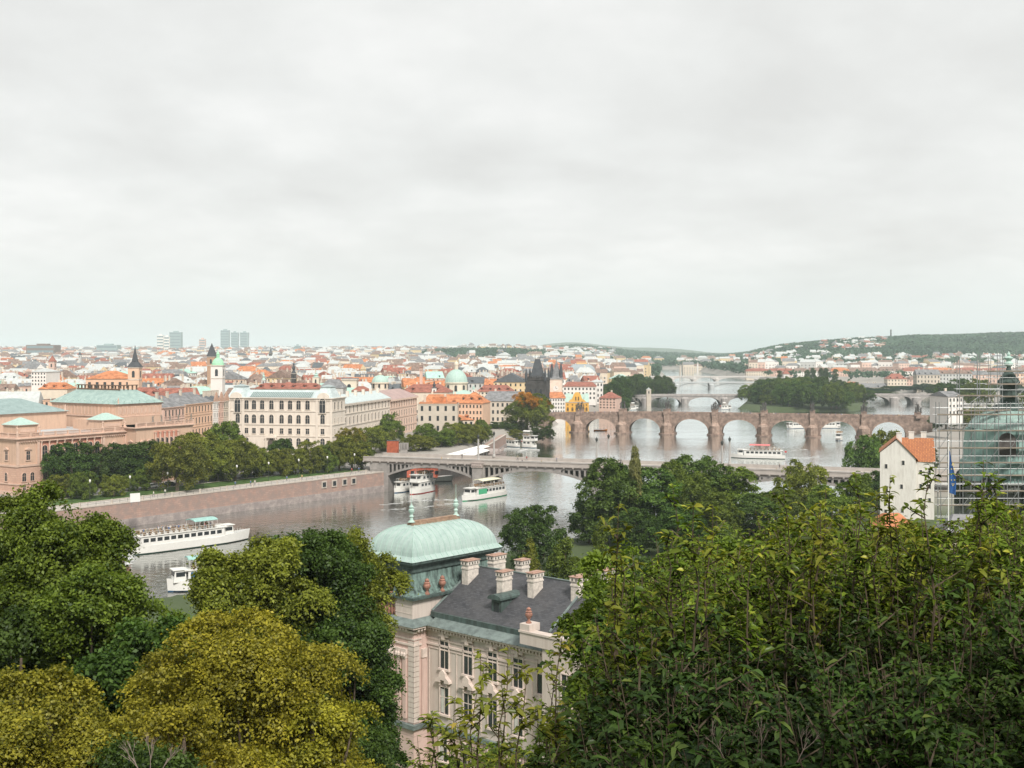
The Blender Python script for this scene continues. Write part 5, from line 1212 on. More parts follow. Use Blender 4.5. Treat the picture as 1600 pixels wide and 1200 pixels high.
def domed_church(name, label, px, Y, ydt, ydb, rpx, ylant, ydrum, drumc, domem, rz=0, low=None):
    k = u_(Y); x = atpx(px, Y); r_ = rpx * k; zb = zat(ydb, Y); zt = zat(ydt, Y); zd = zat(ydrum, Y); zl = zat(ylant, Y)
    t = thing(name, label, 'church', (x, Y, 0), rz)
    m = MB(); m.lathe([(r_ * .97, zd - 6), (r_ * .97, zb - .8), (r_ * 1.08, zb - .7), (r_ * 1.08, zb)], n=16, ph=.5); m.build('drum', drumc, t)
    n = 9; pr = [(r_ * math.cos(PI / 2 * i / n), zb + (zt - zb) * math.sin(PI / 2 * i / n)) for i in range(n)] + [(r_ * .14, zt)]
    m = MB(); m.lathe(pr, n=24); d = m.build('dome', domem, t)
    m = MB()
    for j in range(8):
        a = 2 * PI * (j + .5) / 8
        for p, q in zip(pr[:-1], pr[1:]): m.tube((p[0] * math.cos(a), p[0] * math.sin(a), p[1]), (q[0] * math.cos(a), q[0] * math.sin(a), q[1]), r_ * .025, n=4)
    m.build('ribs', domem, d)
    m = MB(); lr = r_ * .17; m.lathe([(lr, zt - .3), (lr, zt + (zl - zt) * .45), (lr * 1.3, zt + (zl - zt) * .47), (lr * 1.1, zt + (zl - zt) * .65), (lr * .3, zt + (zl - zt) * .8), (.06, zl)], n=8); m.build('lantern', M_wall['cream'], t)
    for j in range(8):
        a = 2 * PI * j / 8 - PI / 2
        w = MB(); w.xprism(arc_pts(r_ * .22, (zb - zd) * .62, 6), -.25, 0); w.build('window', M_glass, t, loc=(r_ * .97 * math.cos(a), r_ * .97 * math.sin(a), zd + (zb - zd) * .15), rot=a + PI / 2)
    if low:
        m = MB(); m.box(-low[0], low[0], -low[1], low[1], 0, zd - .8); m.build('wall', drumc, t)
        m = MB(); hip(m, -low[0] - .5, low[0] + .5, -low[1] - .5, low[1] + .5, zd - .8, zd + low[2], low[0] * .6, low[1] * .6); m.build('roof', domem, t)
    return t
domed_church('domed_church', 'church with large pale green dome and lantern above orange roofs', 713, 760, 577, 597, 17.5, 562, 616, M_wall['cream'], M_copper, low=(13, 12, 3))
domed_church('domed_chapel', 'pale teal domed pavilion behind the white academy wing', 594, 640, 586, 597, 13, 582, 608, M_wall['cream'], M_copper)
def spire_tower(label, px, Y, wpx, ytop, yeave, ybot, wm, rm, kind='spire', name='church_tower', rz=0):
    k = u_(Y); x = atpx(px, Y); w = wpx * k / 2; ze = zat(yeave, Y); zt = zat(ytop, Y); zb = zat(ybot, Y) - 12
    t = thing(name, label, 'tower', (x, Y, 0), rz)
    m = MB(); m.box(-w, w, -w, w, zb, ze); m.build('wall', wm, t); m = MB(); m.box(-w * 1.1, w * 1.1, -w * 1.1, w * 1.1, ze, ze + w * .18); m.box(-w * 1.05, w * 1.05, -w * 1.05, w * 1.05, ze - w * 2.2, ze - w * 2.05); m.build('cornice', M_stone, t)
    for s in range(2):
        w_ = MB(); w_.xprism(arc_pts(w * .5, w * 1.2, 6), -.12, 0); w_.build('window', M_glass, t, loc=(0 if s == 0 else w, -w if s == 0 else 0, ze - w * 1.7), rot=0 if s == 0 else PI / 2)
    h = zt - ze; m = MB()
    if kind == 'spire': m.frustum((-w * 1.15, w * 1.15, -w * 1.15, w * 1.15), ze + w * .18, (-w * .45, w * .45, -w * .45, w * .45), ze + h * .3); m.lathe([(w * .6, ze + h * .3), (w * .22, ze + h * .68), (.03, zt)], n=8, ph=.5)
    if kind == 'pyramid': m.frustum((-w * 1.15, w * 1.15, -w * 1.15, w * 1.15), ze + w * .18, (-.05, .05, -.05, .05), zt)
    if kind == 'dome': m.lathe([(w * 1.1, ze + w * .18), (w * 1.05, ze + h * .18), (w * .85, ze + h * .34), (w * .5, ze + h * .45), (w * .28, ze + h * .5), (w * .28, ze + h * .68), (w * .34, ze + h * .7), (w * .1, ze + h * .85), (.04, zt)], n=14)
    if kind == 'onion': m.lathe([(w * 1.1, ze + w * .18), (w * .6, ze + h * .2), (w * .45, ze + h * .28), (w * .75, ze + h * .36), (w * .7, ze + h * .46), (w * .25, ze + h * .6), (w * .4, ze + h * .68), (w * .1, ze + h * .8), (.04, zt)], n=12)
    if kind == 'flat': m.box(-w * 1.05, w * 1.05, -w * 1.05, w * 1.05, ze, ze + h)
    m.build('roof', rm, t); return t
WM = M_wall; RM = M_roof
spire_tower('peach church tower with dark needle spire left of centre skyline', 211, 600, 17, 539, 575, 606, WM['peach'], M_slate2, 'spire')
spire_tower('white bell tower with light green onion dome', 340.5, 640, 18, 546, 572, 606, WM['white'], mat('bright_copper', (.34, .62, .42), var=.1), 'dome')
spire_tower('dark brown tower with steep slate cap behind the green domed bell tower', 331, 820, 12, 536, 558, 580, mat('brown_stone', (.42, .27, .18)), M_slate2, 'pyramid')
spire_tower('thin dark baroque belfry among pale roofs', 459, 700, 7, 562, 584, 592, M_soot2, M_slate2, 'onion')
spire_tower('small green capped belfry on the red roof ridge', 412, 600, 6, 579, 594, 600, WM['grey'], M_copper, 'onion')
spire_tower('slim church spire far off behind the academy', 423, 2400, 5, 541, 552, 560, M_soot2, M_slate2, 'spire')
spire_tower('white tower with twin belfry windows beside the grey roof', 494, 640, 10, 580, 590, 606, WM['cream'], M_copper, 'onion')
spire_tower('pale stone tower with arched belfry openings between grey roofs', 547, 640, 23, 591, 594, 612, WM['cream'], M_roof['grey'], 'flat')
spire_tower('tall thin pinkish chimney tower in front of the green dome', 658, 720, 4.5, 574, 576, 606, WM['pink'], RM['rust red'], 'flat')
spire_tower('small dark pointed turret on the red church roof left of the green dome', 678.5, 700, 7, 593, 607, 618, WM['white'], M_slate2, 'onion')
spire_tower('small white cupola right of the big green dome', 740, 740, 6, 601, 609, 620, WM['white'], M_copper, 'onion')
spire_tower('white church tower on the wooded ridge', 731, 2600, 5, 548, 553, 568, WM['white'], RM['grey'], 'pyramid')
spire_tower('far white chimney on the wooded ridge', 772, 2600, 2, 560, 562, 571, WM['white'], RM['grey'], 'flat')
spire_tower('tiny green belfry on distant roofs', 95 + 30, 1700, 4, 549, 555, 565, WM['grey'], M_slate2, 'pyramid')
spire_tower('reddish stepped tower among pale houses at left', 82, 1000, 9, 555, 566, 576, WM['pink'], RM['rust red'], 'pyramid')
spire_tower('tall slim post like tower on the right hill', 1392, 3560, 1.8, 515, 517, 530, M_soot2, M_soot2, 'flat', name='transmitter_tower')
for px in (1501, 1507): spire_tower('brick church spire below the wooded hill, one of a pair', px, 2100, 4.5, 554, 565, 576, mat('brick_brown', (.40, .24, .2)), RM['pale grey'], 'spire')
for px in (785, 789.5): spire_tower('dark twin cathedral spire on the wooded ridge', px, 2900, 4, 538, 549, 560, M_soot2, M_slate2, 'spire')
spire_tower('white tower with small dome on the embankment skyline at right', 1228, 1500, 9, 575, 585, 595, WM['white'], RM['rust red'], 'pyramid')
spire_tower('pale stone pavilion tower at the wooded left bank', 1013.5, 1040, 7, 605, 609, 618, WM['beige'], RM['pale grey'], 'dome')
spire_tower('thin mast like chimney on the far left bank', 1090, 2300, 2.2, 563, 567, 575, WM['white'], RM['grey'], 'spire')
spire_tower('dark mill tower beside the far bridge', 1063, 2300, 2.6, 564, 570, 580, WM['beige'], M_slate2, 'pyramid')
spire_tower('slim tower with red top on the far right slope', 1171, 2400, 3, 553, 558, 572, WM['pink'], M_slate2, 'pyramid')
# big hall with orange roof under the needle spire
def gabled(name, label, cat, px0, px1, Y, yridge, yeave, ybase, wm, rm, dep=16, rz=0, hipx=0, wins=None, group=None, cols=0, rows=0, whm=None, dormers=0):
    k = u_(Y); x0 = atpx(px0, Y); Ln = (px1 - px0) * k; ze = zat(yeave, Y); zb = min(zat(ybase, Y), ze - 3) - 4; zr = ze + max(2, (yeave - yridge) * k * 1.0)
    t = thing(name, label, cat, (x0, Y, 0), rz, group)
    m = MB(); m.box(0, Ln, 0, dep, zb, ze); m.build('wall', wm, t)
    m = MB(); m.add([(-.4, -.5, ze), (Ln + .4, -.5, ze), (Ln + .4, dep + .5, ze), (-.4, dep + .5, ze), (hipx, dep / 2, zr), (Ln - hipx, dep / 2, zr)], [(0, 1, 5, 4), (2, 3, 4, 5), (1, 2, 5), (3, 0, 4), (3, 2, 1, 0)]); rf = m.build('roof', rm, t)
    for d in range(dormers):
        cx = (d + .5) * Ln / dormers; c = MB(); h = (zr - ze) * .4; c.box(cx - .8, cx + .8, dep * .14, dep * .3, ze + .2, ze + h + .6); c.xprism([(cx - 1, ze + h + .6), (cx + 1, ze + h + .6), (cx, ze + h + 1.3)], dep * .12, dep * .36); c.box(cx - .45, cx + .45, dep * .135, dep * .14, ze + h * .4, ze + h + .3, 1); c.build('dormer', [rm, M_glass], rf)
    c = MB()
    for i in range(max(1, int(Ln / 12))): cx = (i + .55) * Ln / max(1, int(Ln / 12)); c = MB(); c.box(cx - .5, cx + .5, dep * .55, dep * .55 + .9, ze + 1, zr + 1.3); c.build('chimney', WM['cream'], rf)
    if cols:
        ww = min(1.4, Ln / cols * .42); H = (ze - max(zat(ybase, Y), 7)) / rows; pr = win_proto(ww, H * .5, sur=.12, sill=False, bars=False, msur=whm or wm)
        for i in range(cols):
            for j in range(rows):
                if cols * rows <= 100: set_win(pr, t, (i + .5) * Ln / cols, -.01, ze - (j + 1) * H + H * .25)
    return t
gabled('church_hall', 'church nave with bright orange roof below the needle spire', 'church', 134, 203, 610, 580, 592, 612, WM['peach'], RM['orange'], 20, R(8), 9, cols=6, rows=1)
gabled('long_house', 'long red roofed building behind the concert hall roof', 'house', 200, 246, 520, 606, 620, 640, WM['cream'], RM['rust red'], 14, R(5), 3, dormers=3)
gabled('long_house', 'bright orange roofed house with white dormers left of the spire', 'house', 60, 104, 620, 598, 608, 620, WM['cream'], RM['orange'], 16, R(4), 3, dormers=3)
gabled('office_block', 'white office block with square windows at the left', 'office block', 49, 73, 660, 579, 581, 603, WM['white'], RM['pale grey'], 16, R(-6), 4, cols=5, rows=4)
gabled('long_house', 'very long red roofed block just behind the white academy', 'house', 398, 500, 560, 599, 607.5, 625, WM['cream'], RM['rust red'], 14, R(0), 3, dormers=6)
gabled('long_house', 'grey slate roofed nave between the academy towers and pale tower', 'church', 500, 536, 600, 593, 606, 625, WM['grey'], RM['grey'], 14, R(0), 3)
gabled('long_house', 'dark red roofed church body left of the green dome', 'church', 625, 700, 700, 601, 613, 630, WM['cream'], RM['rust red'], 22, R(-6), 6, dormers=2)
gabled('long_house', 'brown roofed block between the pale tower and teal dome', 'house', 549, 576, 600, 604, 611, 625, WM['cream'], RM['rust red'], 14, R(2), 3)
gabled('monastery_wing', 'long white wing with orange roof below the green dome', 'monastery', 655, 764, 640, 617, 636, 660, WM['cream'], RM['orange'], 18, R(3), 5, cols=16, rows=3, dormers=7)
gabled('monastery_wing', 'bright orange roofed corner block right of the green dome', 'monastery', 716, 755, 625, 613, 630, 668, WM['peach'], RM['orange'], 18, R(-12), 6, cols=7, rows=4, dormers=3)
gabled('orange_roof_house', 'low cream house with orange hipped roof above the embankment trees', 'house', 666, 741, 560, 646, 657, 690, WM['cream'], RM['orange'], 17, R(10), 9, cols=9, rows=3, dormers=4)
gabled('grey_roof_house', 'cream house with broad grey roof left of the autumn tree', 'house', 752, 826, 690, 612, 627, 690, WM['beige'], RM['grey'], 20, R(-3), 4, cols=10, rows=3)
gabled('long_house', 'row of houses with long rust red roof right of the green dome', 'house', 745, 800, 790, 602, 612, 622, WM['cream'], RM['rust red'], 20, R(-5), 4, cols=9, rows=2, dormers=4)
gabled('riverside_house', 'white riverside house with regular windows and orange roof left of the yellow palace', 'house', 854.5, 883, 790, 613, 622, 658, WM['white'], RM['orange'], 14, R(-3), 2, cols=7, rows=4)
gabled('long_house', 'large white house with orange roof behind the yellow palace', 'house', 880, 931, 900, 597, 604, 625, WM['white'], RM['rust red'], 24, R(-5), 3, cols=9, rows=3)
gabled('pink_house', 'pink waterside house with red hipped roof by the left bank trees', 'house', 936, 963, 850, 613, 622, 655, WM['pink'], RM['rust red'], 16, R(-20), 5, cols=5, rows=4)
gabled('pale_house', 'large pale flat roofed house right of the orange roofed one', 'house', 922, 942, 930, 596, 597, 630, WM['white'], RM['pale grey'], 20, R(-5), 5, cols=4, rows=4)
# yellow palace with a curved gable
def yellow():
    Y = 800; k = u_(Y); x0 = atpx(883.5, Y); W = 36.5 * k; ze = zat(628, Y); t = thing('yellow_palace', 'bright yellow riverside palace with curved baroque gable', 'palace', (x0, Y, 0), R(-3))
    my = mat('palace_yellow', (.74, .42, .09), var=.05, scale=.3); m = MB(); m.box(0, W, 0, 14, 0, ze); m.build('wall', my, t)
    c = W / 2; pts = [(c - 6, ze), (c + 6, ze), (c + 5, ze + 1.2), (c + 3.4, ze + 2), (c + 2.4, ze + 5), (c + 1.6, ze + 6), (c + .9, ze + 6.6), (c - .9, ze + 6.6), (c - 1.6, ze + 6), (c - 2.4, ze + 5), (c - 3.4, ze + 2), (c - 5, ze + 1.2)]
    m = MB(); m.xprism(pts, -.1, .8); g = m.build('gable', my, t)
    m = MB(); m.box(-.3, W + .3, -.4, 14, ze - .5, ze); m.build('cornice', M_stone, t)
    m = MB(); hip(m, -.2, c - 4.6, 0, 14, ze, ze + 5.5, .3, 4); hip(m, c + 4.6, W + .2, 0, 14, ze, ze + 5.5, .3, 4); hip(m, c - 4.6, c + 4.6, .9, 14, ze, ze + 5, .1, 4); m.build('roof', M_copper, t)
    pr = win_proto(1.3, 2.4, True, sur=.25, msur=my); p2 = win_proto(.9, .9, sur=.2, msur=my)
    for i in range(5):
        for z in (3.5, 8.0): set_win(pr, t, (i + .5) * W / 5, -.01, ze - 13 + z - 1)
        set_win(p2, t, (i + .5) * W / 5, -.01, ze - 2.4)
    for x in (-.9, .9): set_win(win_proto(.8, 2.6, True, msur=my), t, c + x, -.11, ze + 1)
yellow()
# national theatre
def theatre():
    Y = 1280; k = u_(Y); x = atpx(910, Y); W = 39 * k; zb = zat(581, Y); zt = zat(569, Y); t = thing('theatre', 'theatre with vaulted blue grey roof and gilded crest on the left bank', 'theatre', (x, Y, 0), 0)
    m = MB(); m.box(-W / 2, W / 2, 0, 30, 0, zb); m.build('wall', WM['pink'], t); m = MB(); cornice(m, -W / 2, W / 2, 0, 30, zb, 1); m.build('cornice', M_stone, t)
    m = MB(); pr = None
    for i in range(8):
        u = i / 7; f = 1 - math.cos(u * PI / 2); c = (-W / 2 - .5 + W * .30 * f, W / 2 + .5 - W * .30 * f, 0 + 9 * f, 30 - 9 * f); z = zb + (zt - zb) * math.sin(u * PI / 2)
        if pr: m.frustum(pr[0], pr[1], c, z, cap=i == 7)
        pr = (c, z)
    rf = m.build('roof', mat('theatre_roof', (.30, .34, .36), var=.1), t)
    m = MB(); m.box(-W * .21, W * .21, 8.5, 21, zt, zt + 1.2)
    for i in range(14): m.box(-W * .21 + i * W * .031, -W * .21 + i * W * .031 + .3, 8.4, 8.7, zt + 1.2, zt + 2.4)
    m.box(-W * .21, W * .21, 8.4, 8.7, zt + 2.4, zt + 2.7); m.build('gilded_crest', mat('gilt', (.75, .48, .22), rough=.5), rf)
    pr = win_proto(1.6, 1.2, sur=.2, sill=False, bars=False)
    for i in range(5): set_win(pr, t, -W / 2 + (i + .5) * W / 5, -.01, zb - 3.4)
theatre()
gabled('island_pavilion', 'yellow pavilion with pale green hipped roof among left bank trees', 'pavilion', 954, 988, 1180, 585, 592, 600, WM['yellow'], M_copper, 22, 0, 9)
# modern towers on the horizon
def slab(label, px, w, ytop, ybot, Y, col, rz=0, grid=None, taper=0, d=None, split=False):
    k = u_(Y); x = atpx(px, Y); W = w * k; zt = zat(ytop, Y); D = (d or w * .6) * k
    t = thing('tower_block', label, 'high rise', (x, Y, 0), rz, 'high rises on the skyline'); m = MB(); zb = zat(ybot, Y) - 20
    m.frustum((-W / 2, W / 2, -D / 2, D / 2), zb, (-W / 2 - taper * W, W / 2 + taper * W, -D / 2, D / 2), zt); b = m.build('wall', col, t)
    wn = MB(); nr = max(3, int((zt - zb) / 9)); nc = max(3, int(W / 9))
    for i in range(nr):
        z = zb + (i + .3) * (zt - zb) / nr; wn.box(-W / 2 * .93, W / 2 * .93, -D / 2 - .3, -D / 2 - .1, z, z + (zt - zb) / nr * .5)
    wn.build('window_bands', M_tg, t)
    m = MB(); m.box(-W * .2, W * .2, -D * .2, D * .2, zt, zt + 2 * k); m.build('roof_plant', col, t)
M_tg = mat('tower_glass', (.20, .26, .28), rough=.3); M_t1 = mat('tower_teal', (.30, .38, .38)); M_t2 = mat('tower_white', (.75, .73, .68)); M_t3 = mat('tower_brownblock', (.20, .15, .13))
slab('low dark brown slab block at the far left skyline', 68, 44, 539, 553, 2600, M_t3)
slab('wide pale teal block on the left skyline', 170, 32, 539, 552, 3000, M_t1)
slab('low grey slab block right of the teal block', 217, 28, 544.5, 550, 3600, M_t1)
slab('white high rise with dark side, left of a pair', 251, 10, 524, 556, 3800, M_t2)
slab('narrow cream high rise touching the teal glass tower', 261, 8, 526, 557, 3780, M_t2)
slab('wide teal glass high rise with flat top', 275, 18, 519, 556, 3900, M_t1)
slab('shorter pinkish grey high rise standing alone', 316.5, 9.5, 530, 549, 4300, WM['pink'])
slab('tallest teal glass high rise, left of three', 352, 13, 516, 548, 4300, M_t1)
slab('pale high rise, middle of three', 367, 10, 519.5, 548, 4400, M_t1, taper=.06)
slab('pale glass high rise widening upwards, right of three', 382, 11, 519.5, 548, 4400, M_t1, taper=.12)
slab('long low white hall on the skyline below the three high rises', 383, 74, 546, 551, 3400, M_t2)
slab('small teal office tower right of the high rise cluster', 465, 9, 540, 553, 3600, M_t1)
slab('small pale tower block far off behind the academy', 551, 7, 541, 553, 4400, M_t2)
slab('pale double tower block far off at mid skyline', 622, 6, 539.5, 554, 4300, M_t2); slab('low pale tower block beside the mid skyline pair', 631, 5, 543, 554, 4300, M_t2)
slab('white block on top of the right hill', 1476, 6, 528, 535, 3500, M_t2)
gabled('hill_house', 'large white house with red roof on the wooded hill', 'villa', 1438, 1468, 3200, 533, 537, 541, WM['white'], RM['rust red'], 60, 0, 20)
# white house with orange roof next to the scaffolding
def white_house():
    Y0 = 300; a = Vector(((1375 - 800) / F * Y0, Y0)); an = R(-18)
    t = thing('gabled_house', 'tall white gabled house with orange tiled roof beside the scaffolded dome', 'house', (a.x, a.y, 0), an); W = 8.6; zs = zat(707, 300); zr = zat(686, 300); ze = zat(722, 300); wm = streak('limewash', (.70, .675, .63), (.55, .52, .475), rough=.9, sx=.7, sz=.12, lo=.3, hi=.56)
    m = MB(); pts = [(0, 4), (W, 4), (W, ze + 1.0), (W * .48, zr), (0, zs)]; m.xprism(pts, 0, 13); m.build('wall', wm, t)
    m = MB(); tile = mat('tile_orange', (.50, .20, .09), var=.2, scale=2.5)
    n_, l_ = nodes_of(tile); b_ = n_['Principled BSDF']; tc_ = n_.new('ShaderNodeTexCoord'); mp_ = n_.new('ShaderNodeMapping'); mp_.inputs['Rotation'].default_value = (0, 0, PI / 2); l_.new(tc_.outputs['Object'], mp_.inputs[0]); bk = n_.new('ShaderNodeTexBrick'); bk.inputs['Scale'].default_value = 1; bk.inputs['Brick Width'].default_value = .35; bk.inputs['Row Height'].default_value = .38; bk.inputs['Mortar Size'].default_value = .04
    bk.inputs['Color1'].default_value = (.55, .22, .09, 1); bk.inputs['Color2'].default_value = (.40, .15, .07, 1); bk.inputs['Mortar'].default_value = (.17, .07, .04, 1); l_.new(mp_.outputs[0], bk.inputs[0]); l_.new(bk.outputs[0], b_.inputs['Base Color'])
    m.add([(W * .46, -.4, zr + .25), (W + .7, -.4, ze + .6), (W + .7, 13.4, ze + .6), (W * .46, 13.4, zr + .25), (-.3, -.3, zs), (-.3, 13.4, zs)], [(0, 1, 2, 3), (4, 0, 3, 5)]); m.build('roof', tile, t)
    # long street front going right
    m = MB(); m.box(W, W + 4.4, 2, 12, 4, ze + .2); m.build('side_wall', wm, t); m = MB(); m.add([(W * .9, 2, ze + .2), (W + 4.9, 1.5, ze + .2), (W + 4.4, 7.5, zr), (W * .5, 7.5, zr), (W * .8, 12, ze), (W + 4.4, 12, ze)], [(0, 1, 2, 3), (3, 2, 5, 4)]); rf = m.build('roof', tile, t)
    m = MB(); m.add([(W + 2.2, 3.6, ze + 1.8), (W + 4.6, 3.6, ze + 1.8), (W + 4.3, 4.9, ze + 3.0), (W + 2.5, 4.9, ze + 3.0)], [(0, 1, 2, 3)]); m.build('skylight', M_glass, rf)
    for x, y in ((W * .46, 3), (W * .46 + 3.0, 7.2), (W * .46 + 6, 7.6)):
        m = MB(); m.box(x, x + 1.3, y, y + .9, zr - 1.5, zr + 1.4); m.box(x - .1, x + 1.4, y - .1, y + 1, zr + 1.4, zr + 1.55); m.build('chimney', wm, rf)
    pr = win_proto(.6, 1.1, sur=.06, sill=False, bars=False, msur=wm)
    for x, z in ((1.5, zs - 4), (5.6, zs - 3), (1.6, zs - 10), (5.2, zs - 9), (5.4, zs - 15), (1.4, zs - 15.5)): set_win(pr, t, x, -.01, z)
    for i in range(2):
        for z in (ze - 3, ze - 6.5, ze - 10): set_win(pr, t, W + 1.2 + i * 2.1, 1.99, z)
white_house()
lowroof('low house with orange tiled roof in front of the white gabled house', 1386, 1436, 240, 13.4, WM['cream'], RM['orange'], 9, 2.6, R(10))
lowroof('grey roofed house with pale walls below the scaffolding', 1478, 1560, 150, 26.3, WM['cream'], RM['grey'], 7, 2.3, R(-10))
gabled('white_gabled_house', 'white house with stepped gables seen behind the scaffolding', 'house', 1482, 1507, 560, 612, 620, 650, WM['white'], RM['grey'], 16, R(12), 0, cols=4, rows=3)
# scaffolded dome
def scaffold_dome():
    Y = 185; k = u_(Y); x = atpx(1576, Y); t = thing('domed_church', 'pale green copper church dome with dark lantern, wrapped in scaffolding', 'church', (x, Y, 0), 0)
    Z = lambda py: zat(py, Y)
    m = MB(); m.lathe([(60 * k, Z(668)), (58 * k, Z(662)), (50 * k, Z(653)), (36 * k, Z(645)), (20 * k, Z(640)), (14 * k, Z(638))], n=28); m.build('dome', streak('church_dome_copper', (.36, .48, .44), (.24, .35, .32), rough=.5, sx=.9, sz=.2), t)
    m = MB(); m.lathe([(73 * k, Z(748)), (71 * k, Z(720)), (68 * k, Z(718)), (64 * k, Z(670)), (60 * k, Z(668))], n=8, ph=.5); ro = m.build('lower_dome', streak('church_copper', (.30, .44, .40), (.16, .27, .25), rough=.5, sx=.9, sz=.12), t)
    m = MB(); m.xprism(arc_pts(24 * k, 34 * k, 8), 0, .6); m.build('dormer_opening', M_void, ro, loc=(-28 * k, -64 * k, Z(706)), rot=-.2)
    m = MB()
    for i in range(24):
        a = 2 * PI * i / 24
        for (r0, z0), (r1, z1) in (((60, 668), (50, 653)), ((50, 653), (36, 645)), ((36, 645), (14, 638))): m.tube((r0 * k * math.cos(a), r0 * k * math.sin(a), Z(z0) + .03), (r1 * k * math.cos(a), r1 * k * math.sin(a), Z(z1) + .03), .04, n=4)
    m.build('seams', M_copper, t)
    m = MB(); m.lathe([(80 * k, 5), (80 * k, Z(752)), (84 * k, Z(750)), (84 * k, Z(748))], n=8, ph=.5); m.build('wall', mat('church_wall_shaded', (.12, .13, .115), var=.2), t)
    for j in range(8):
        a = 2 * PI * j / 8 - PI / 2; m = MB(); m.xprism(arc_pts(2.4, 5, 6), -.15, 0); m.build('window', M_glass, t, loc=(79 * k * math.cos(a), 79 * k * math.sin(a), Z(790)), rot=a + PI / 2)
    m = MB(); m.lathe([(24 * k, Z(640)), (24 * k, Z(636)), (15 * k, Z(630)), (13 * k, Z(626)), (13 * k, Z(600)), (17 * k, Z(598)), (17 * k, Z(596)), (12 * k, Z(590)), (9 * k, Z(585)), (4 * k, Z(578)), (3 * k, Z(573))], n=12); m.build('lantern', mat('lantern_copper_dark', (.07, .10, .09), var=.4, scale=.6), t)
    m = MB(); m.lathe([(2 * k, Z(574)), (6 * k, Z(571)), (7 * k, Z(568)), (3 * k, Z(564)), (6 * k, Z(561)), (7 * k, Z(559)), (2 * k, Z(556)), (3 * k, Z(554)), (.3 * k, Z(549))], n=10); m.build('finial', M_copper, t)
    s = thing('scaffolding', 'grey tube scaffolding with plank decks around the green church dome', 'scaffolding', (x, Y, 0), 0)
    def cage(nm, x0, x1, y0, y1, z0, z1, dx, levels, rr=.05):
        st = MB(); lg = MB(); pk = MB(); dg = MB()
        nx = int(round((x1 - x0) / dx))
        for y in (y0, y1):
            for i in range(nx + 1): X = x0 + (x1 - x0) * i / nx; st.tube((X, y, z0), (X, y, z1 + (i * 7 % 3) * .5), rr * 1.3, n=5)
        for L_ in levels:
            for y in (y0, y1):
                for dz in (0, 1.05): lg.tube((x0 - .5, y, L_ + dz), (x1 + .5, y, L_ + dz), rr * .7, n=5)
            pk.box(x0 - .3, x1 + .3, y0, y0 + 1.0, L_ - .08, L_ - .02); pk.box(x0 - .3, x1 + .3, y0 - .05, y0, L_ - .02, L_ + .16)
            for i in range(nx + 1): X = x0 + (x1 - x0) * i / nx; lg.tube((X, y0, L_), (X, y1, L_), rr * .85, n=5)
        for a, b in zip(levels[:-1], levels[1:]):
            for i in range(0, nx, 2): X = x0 + (x1 - x0) * i / nx; X2 = x0 + (x1 - x0) * (i + 1) / nx; dg.tube((X, y0 - .06, a), (X2, y0 - .06, b), rr * .85, n=5)
        st.build('standards', M_metal, s); lg.build('ledgers', M_metal, s); pk.build('plank_deck', mat('scaffold_plank', (.26, .22, .18), var=.2, scale=1), s); dg.build('braces', M_metal, s)
    LV = [Z(p) for p in (806, 775, 750, 720, 695, 667, 641)]
    cage('low', -138 * k, 60 * k, -88 * k, -76 * k, 6, Z(745), 1.7, [Z(830), Z(806), Z(778), Z(757)])
    cage('mid', -136 * k, 60 * k, -76 * k, -62 * k, Z(752), Z(625), 1.8, [Z(p) for p in (735, 716, 694, 668, 644)])
    cage('top', -40 * k, 44 * k, -22 * k, 22 * k, Z(640), Z(556), 1.9, [Z(p) for p in (640, 619, 600, 580)], .045)
    cage('hi', -92 * k, -30 * k, -40 * k, -30 * k, Z(668), Z(557), 3.0, [Z(p) for p in (640, 617)], .042)
    f = thing('flagpole', 'white flagpole with hanging dark blue flag of yellow stars', 'flagpole', (atpx(1482, 140), 140, 0), 0)
    m = MB(); m.tube((0, 0, 8), (0, 0, zat(690, 140)), .09, .06, n=8); m.lathe([(.02, zat(690, 140)), (.14, zat(689, 140)), (.02, zat(687, 140))], n=8); m.build('pole', M_white, f)
    zt, zb_ = zat(704, 140), zat(770, 140); m = MB(); n = 12; vs = []
    for i in range(n + 1):
        u = i / n; z = zt + (zb_ - zt) * u; w = .12 + .62 * min(1, u * 1.6)
        for j in range(9): v = j / 8; vs.append((.08 + w * v + .04 * math.sin(u * 7 + v * 3), .13 * math.sin(v * 9 + u * 3) * (.3 + u), z - .25 * v))
    m.add(vs, [(9 * i + j, 9 * i + j + 1, 9 * i + 10 + j, 9 * i + 9 + j) for i in range(n) for j in range(8)]); fl = m.build('flag', mat('flag_blue', (.03, .10, .28), var=.15), f, smooth=True)
    m = MB()
    for i in range(12):
        a = 2 * PI * i / 12; cx = .42 + .2 * math.sin(a); cz = (zt + zb_) / 2 - .3 + 1.3 * math.cos(a) ; pts = [(cx + (.085 if q % 2 == 0 else .035) * math.sin(PI * q / 5), cz + (.085 if q % 2 == 0 else .035) * math.cos(PI * q / 5)) for q in range(10)]; m.xprism(pts, -.30, -.28)
    m.build('stars', mat('star_yellow', (.8, .6, .05)), fl)
scaffold_dome()
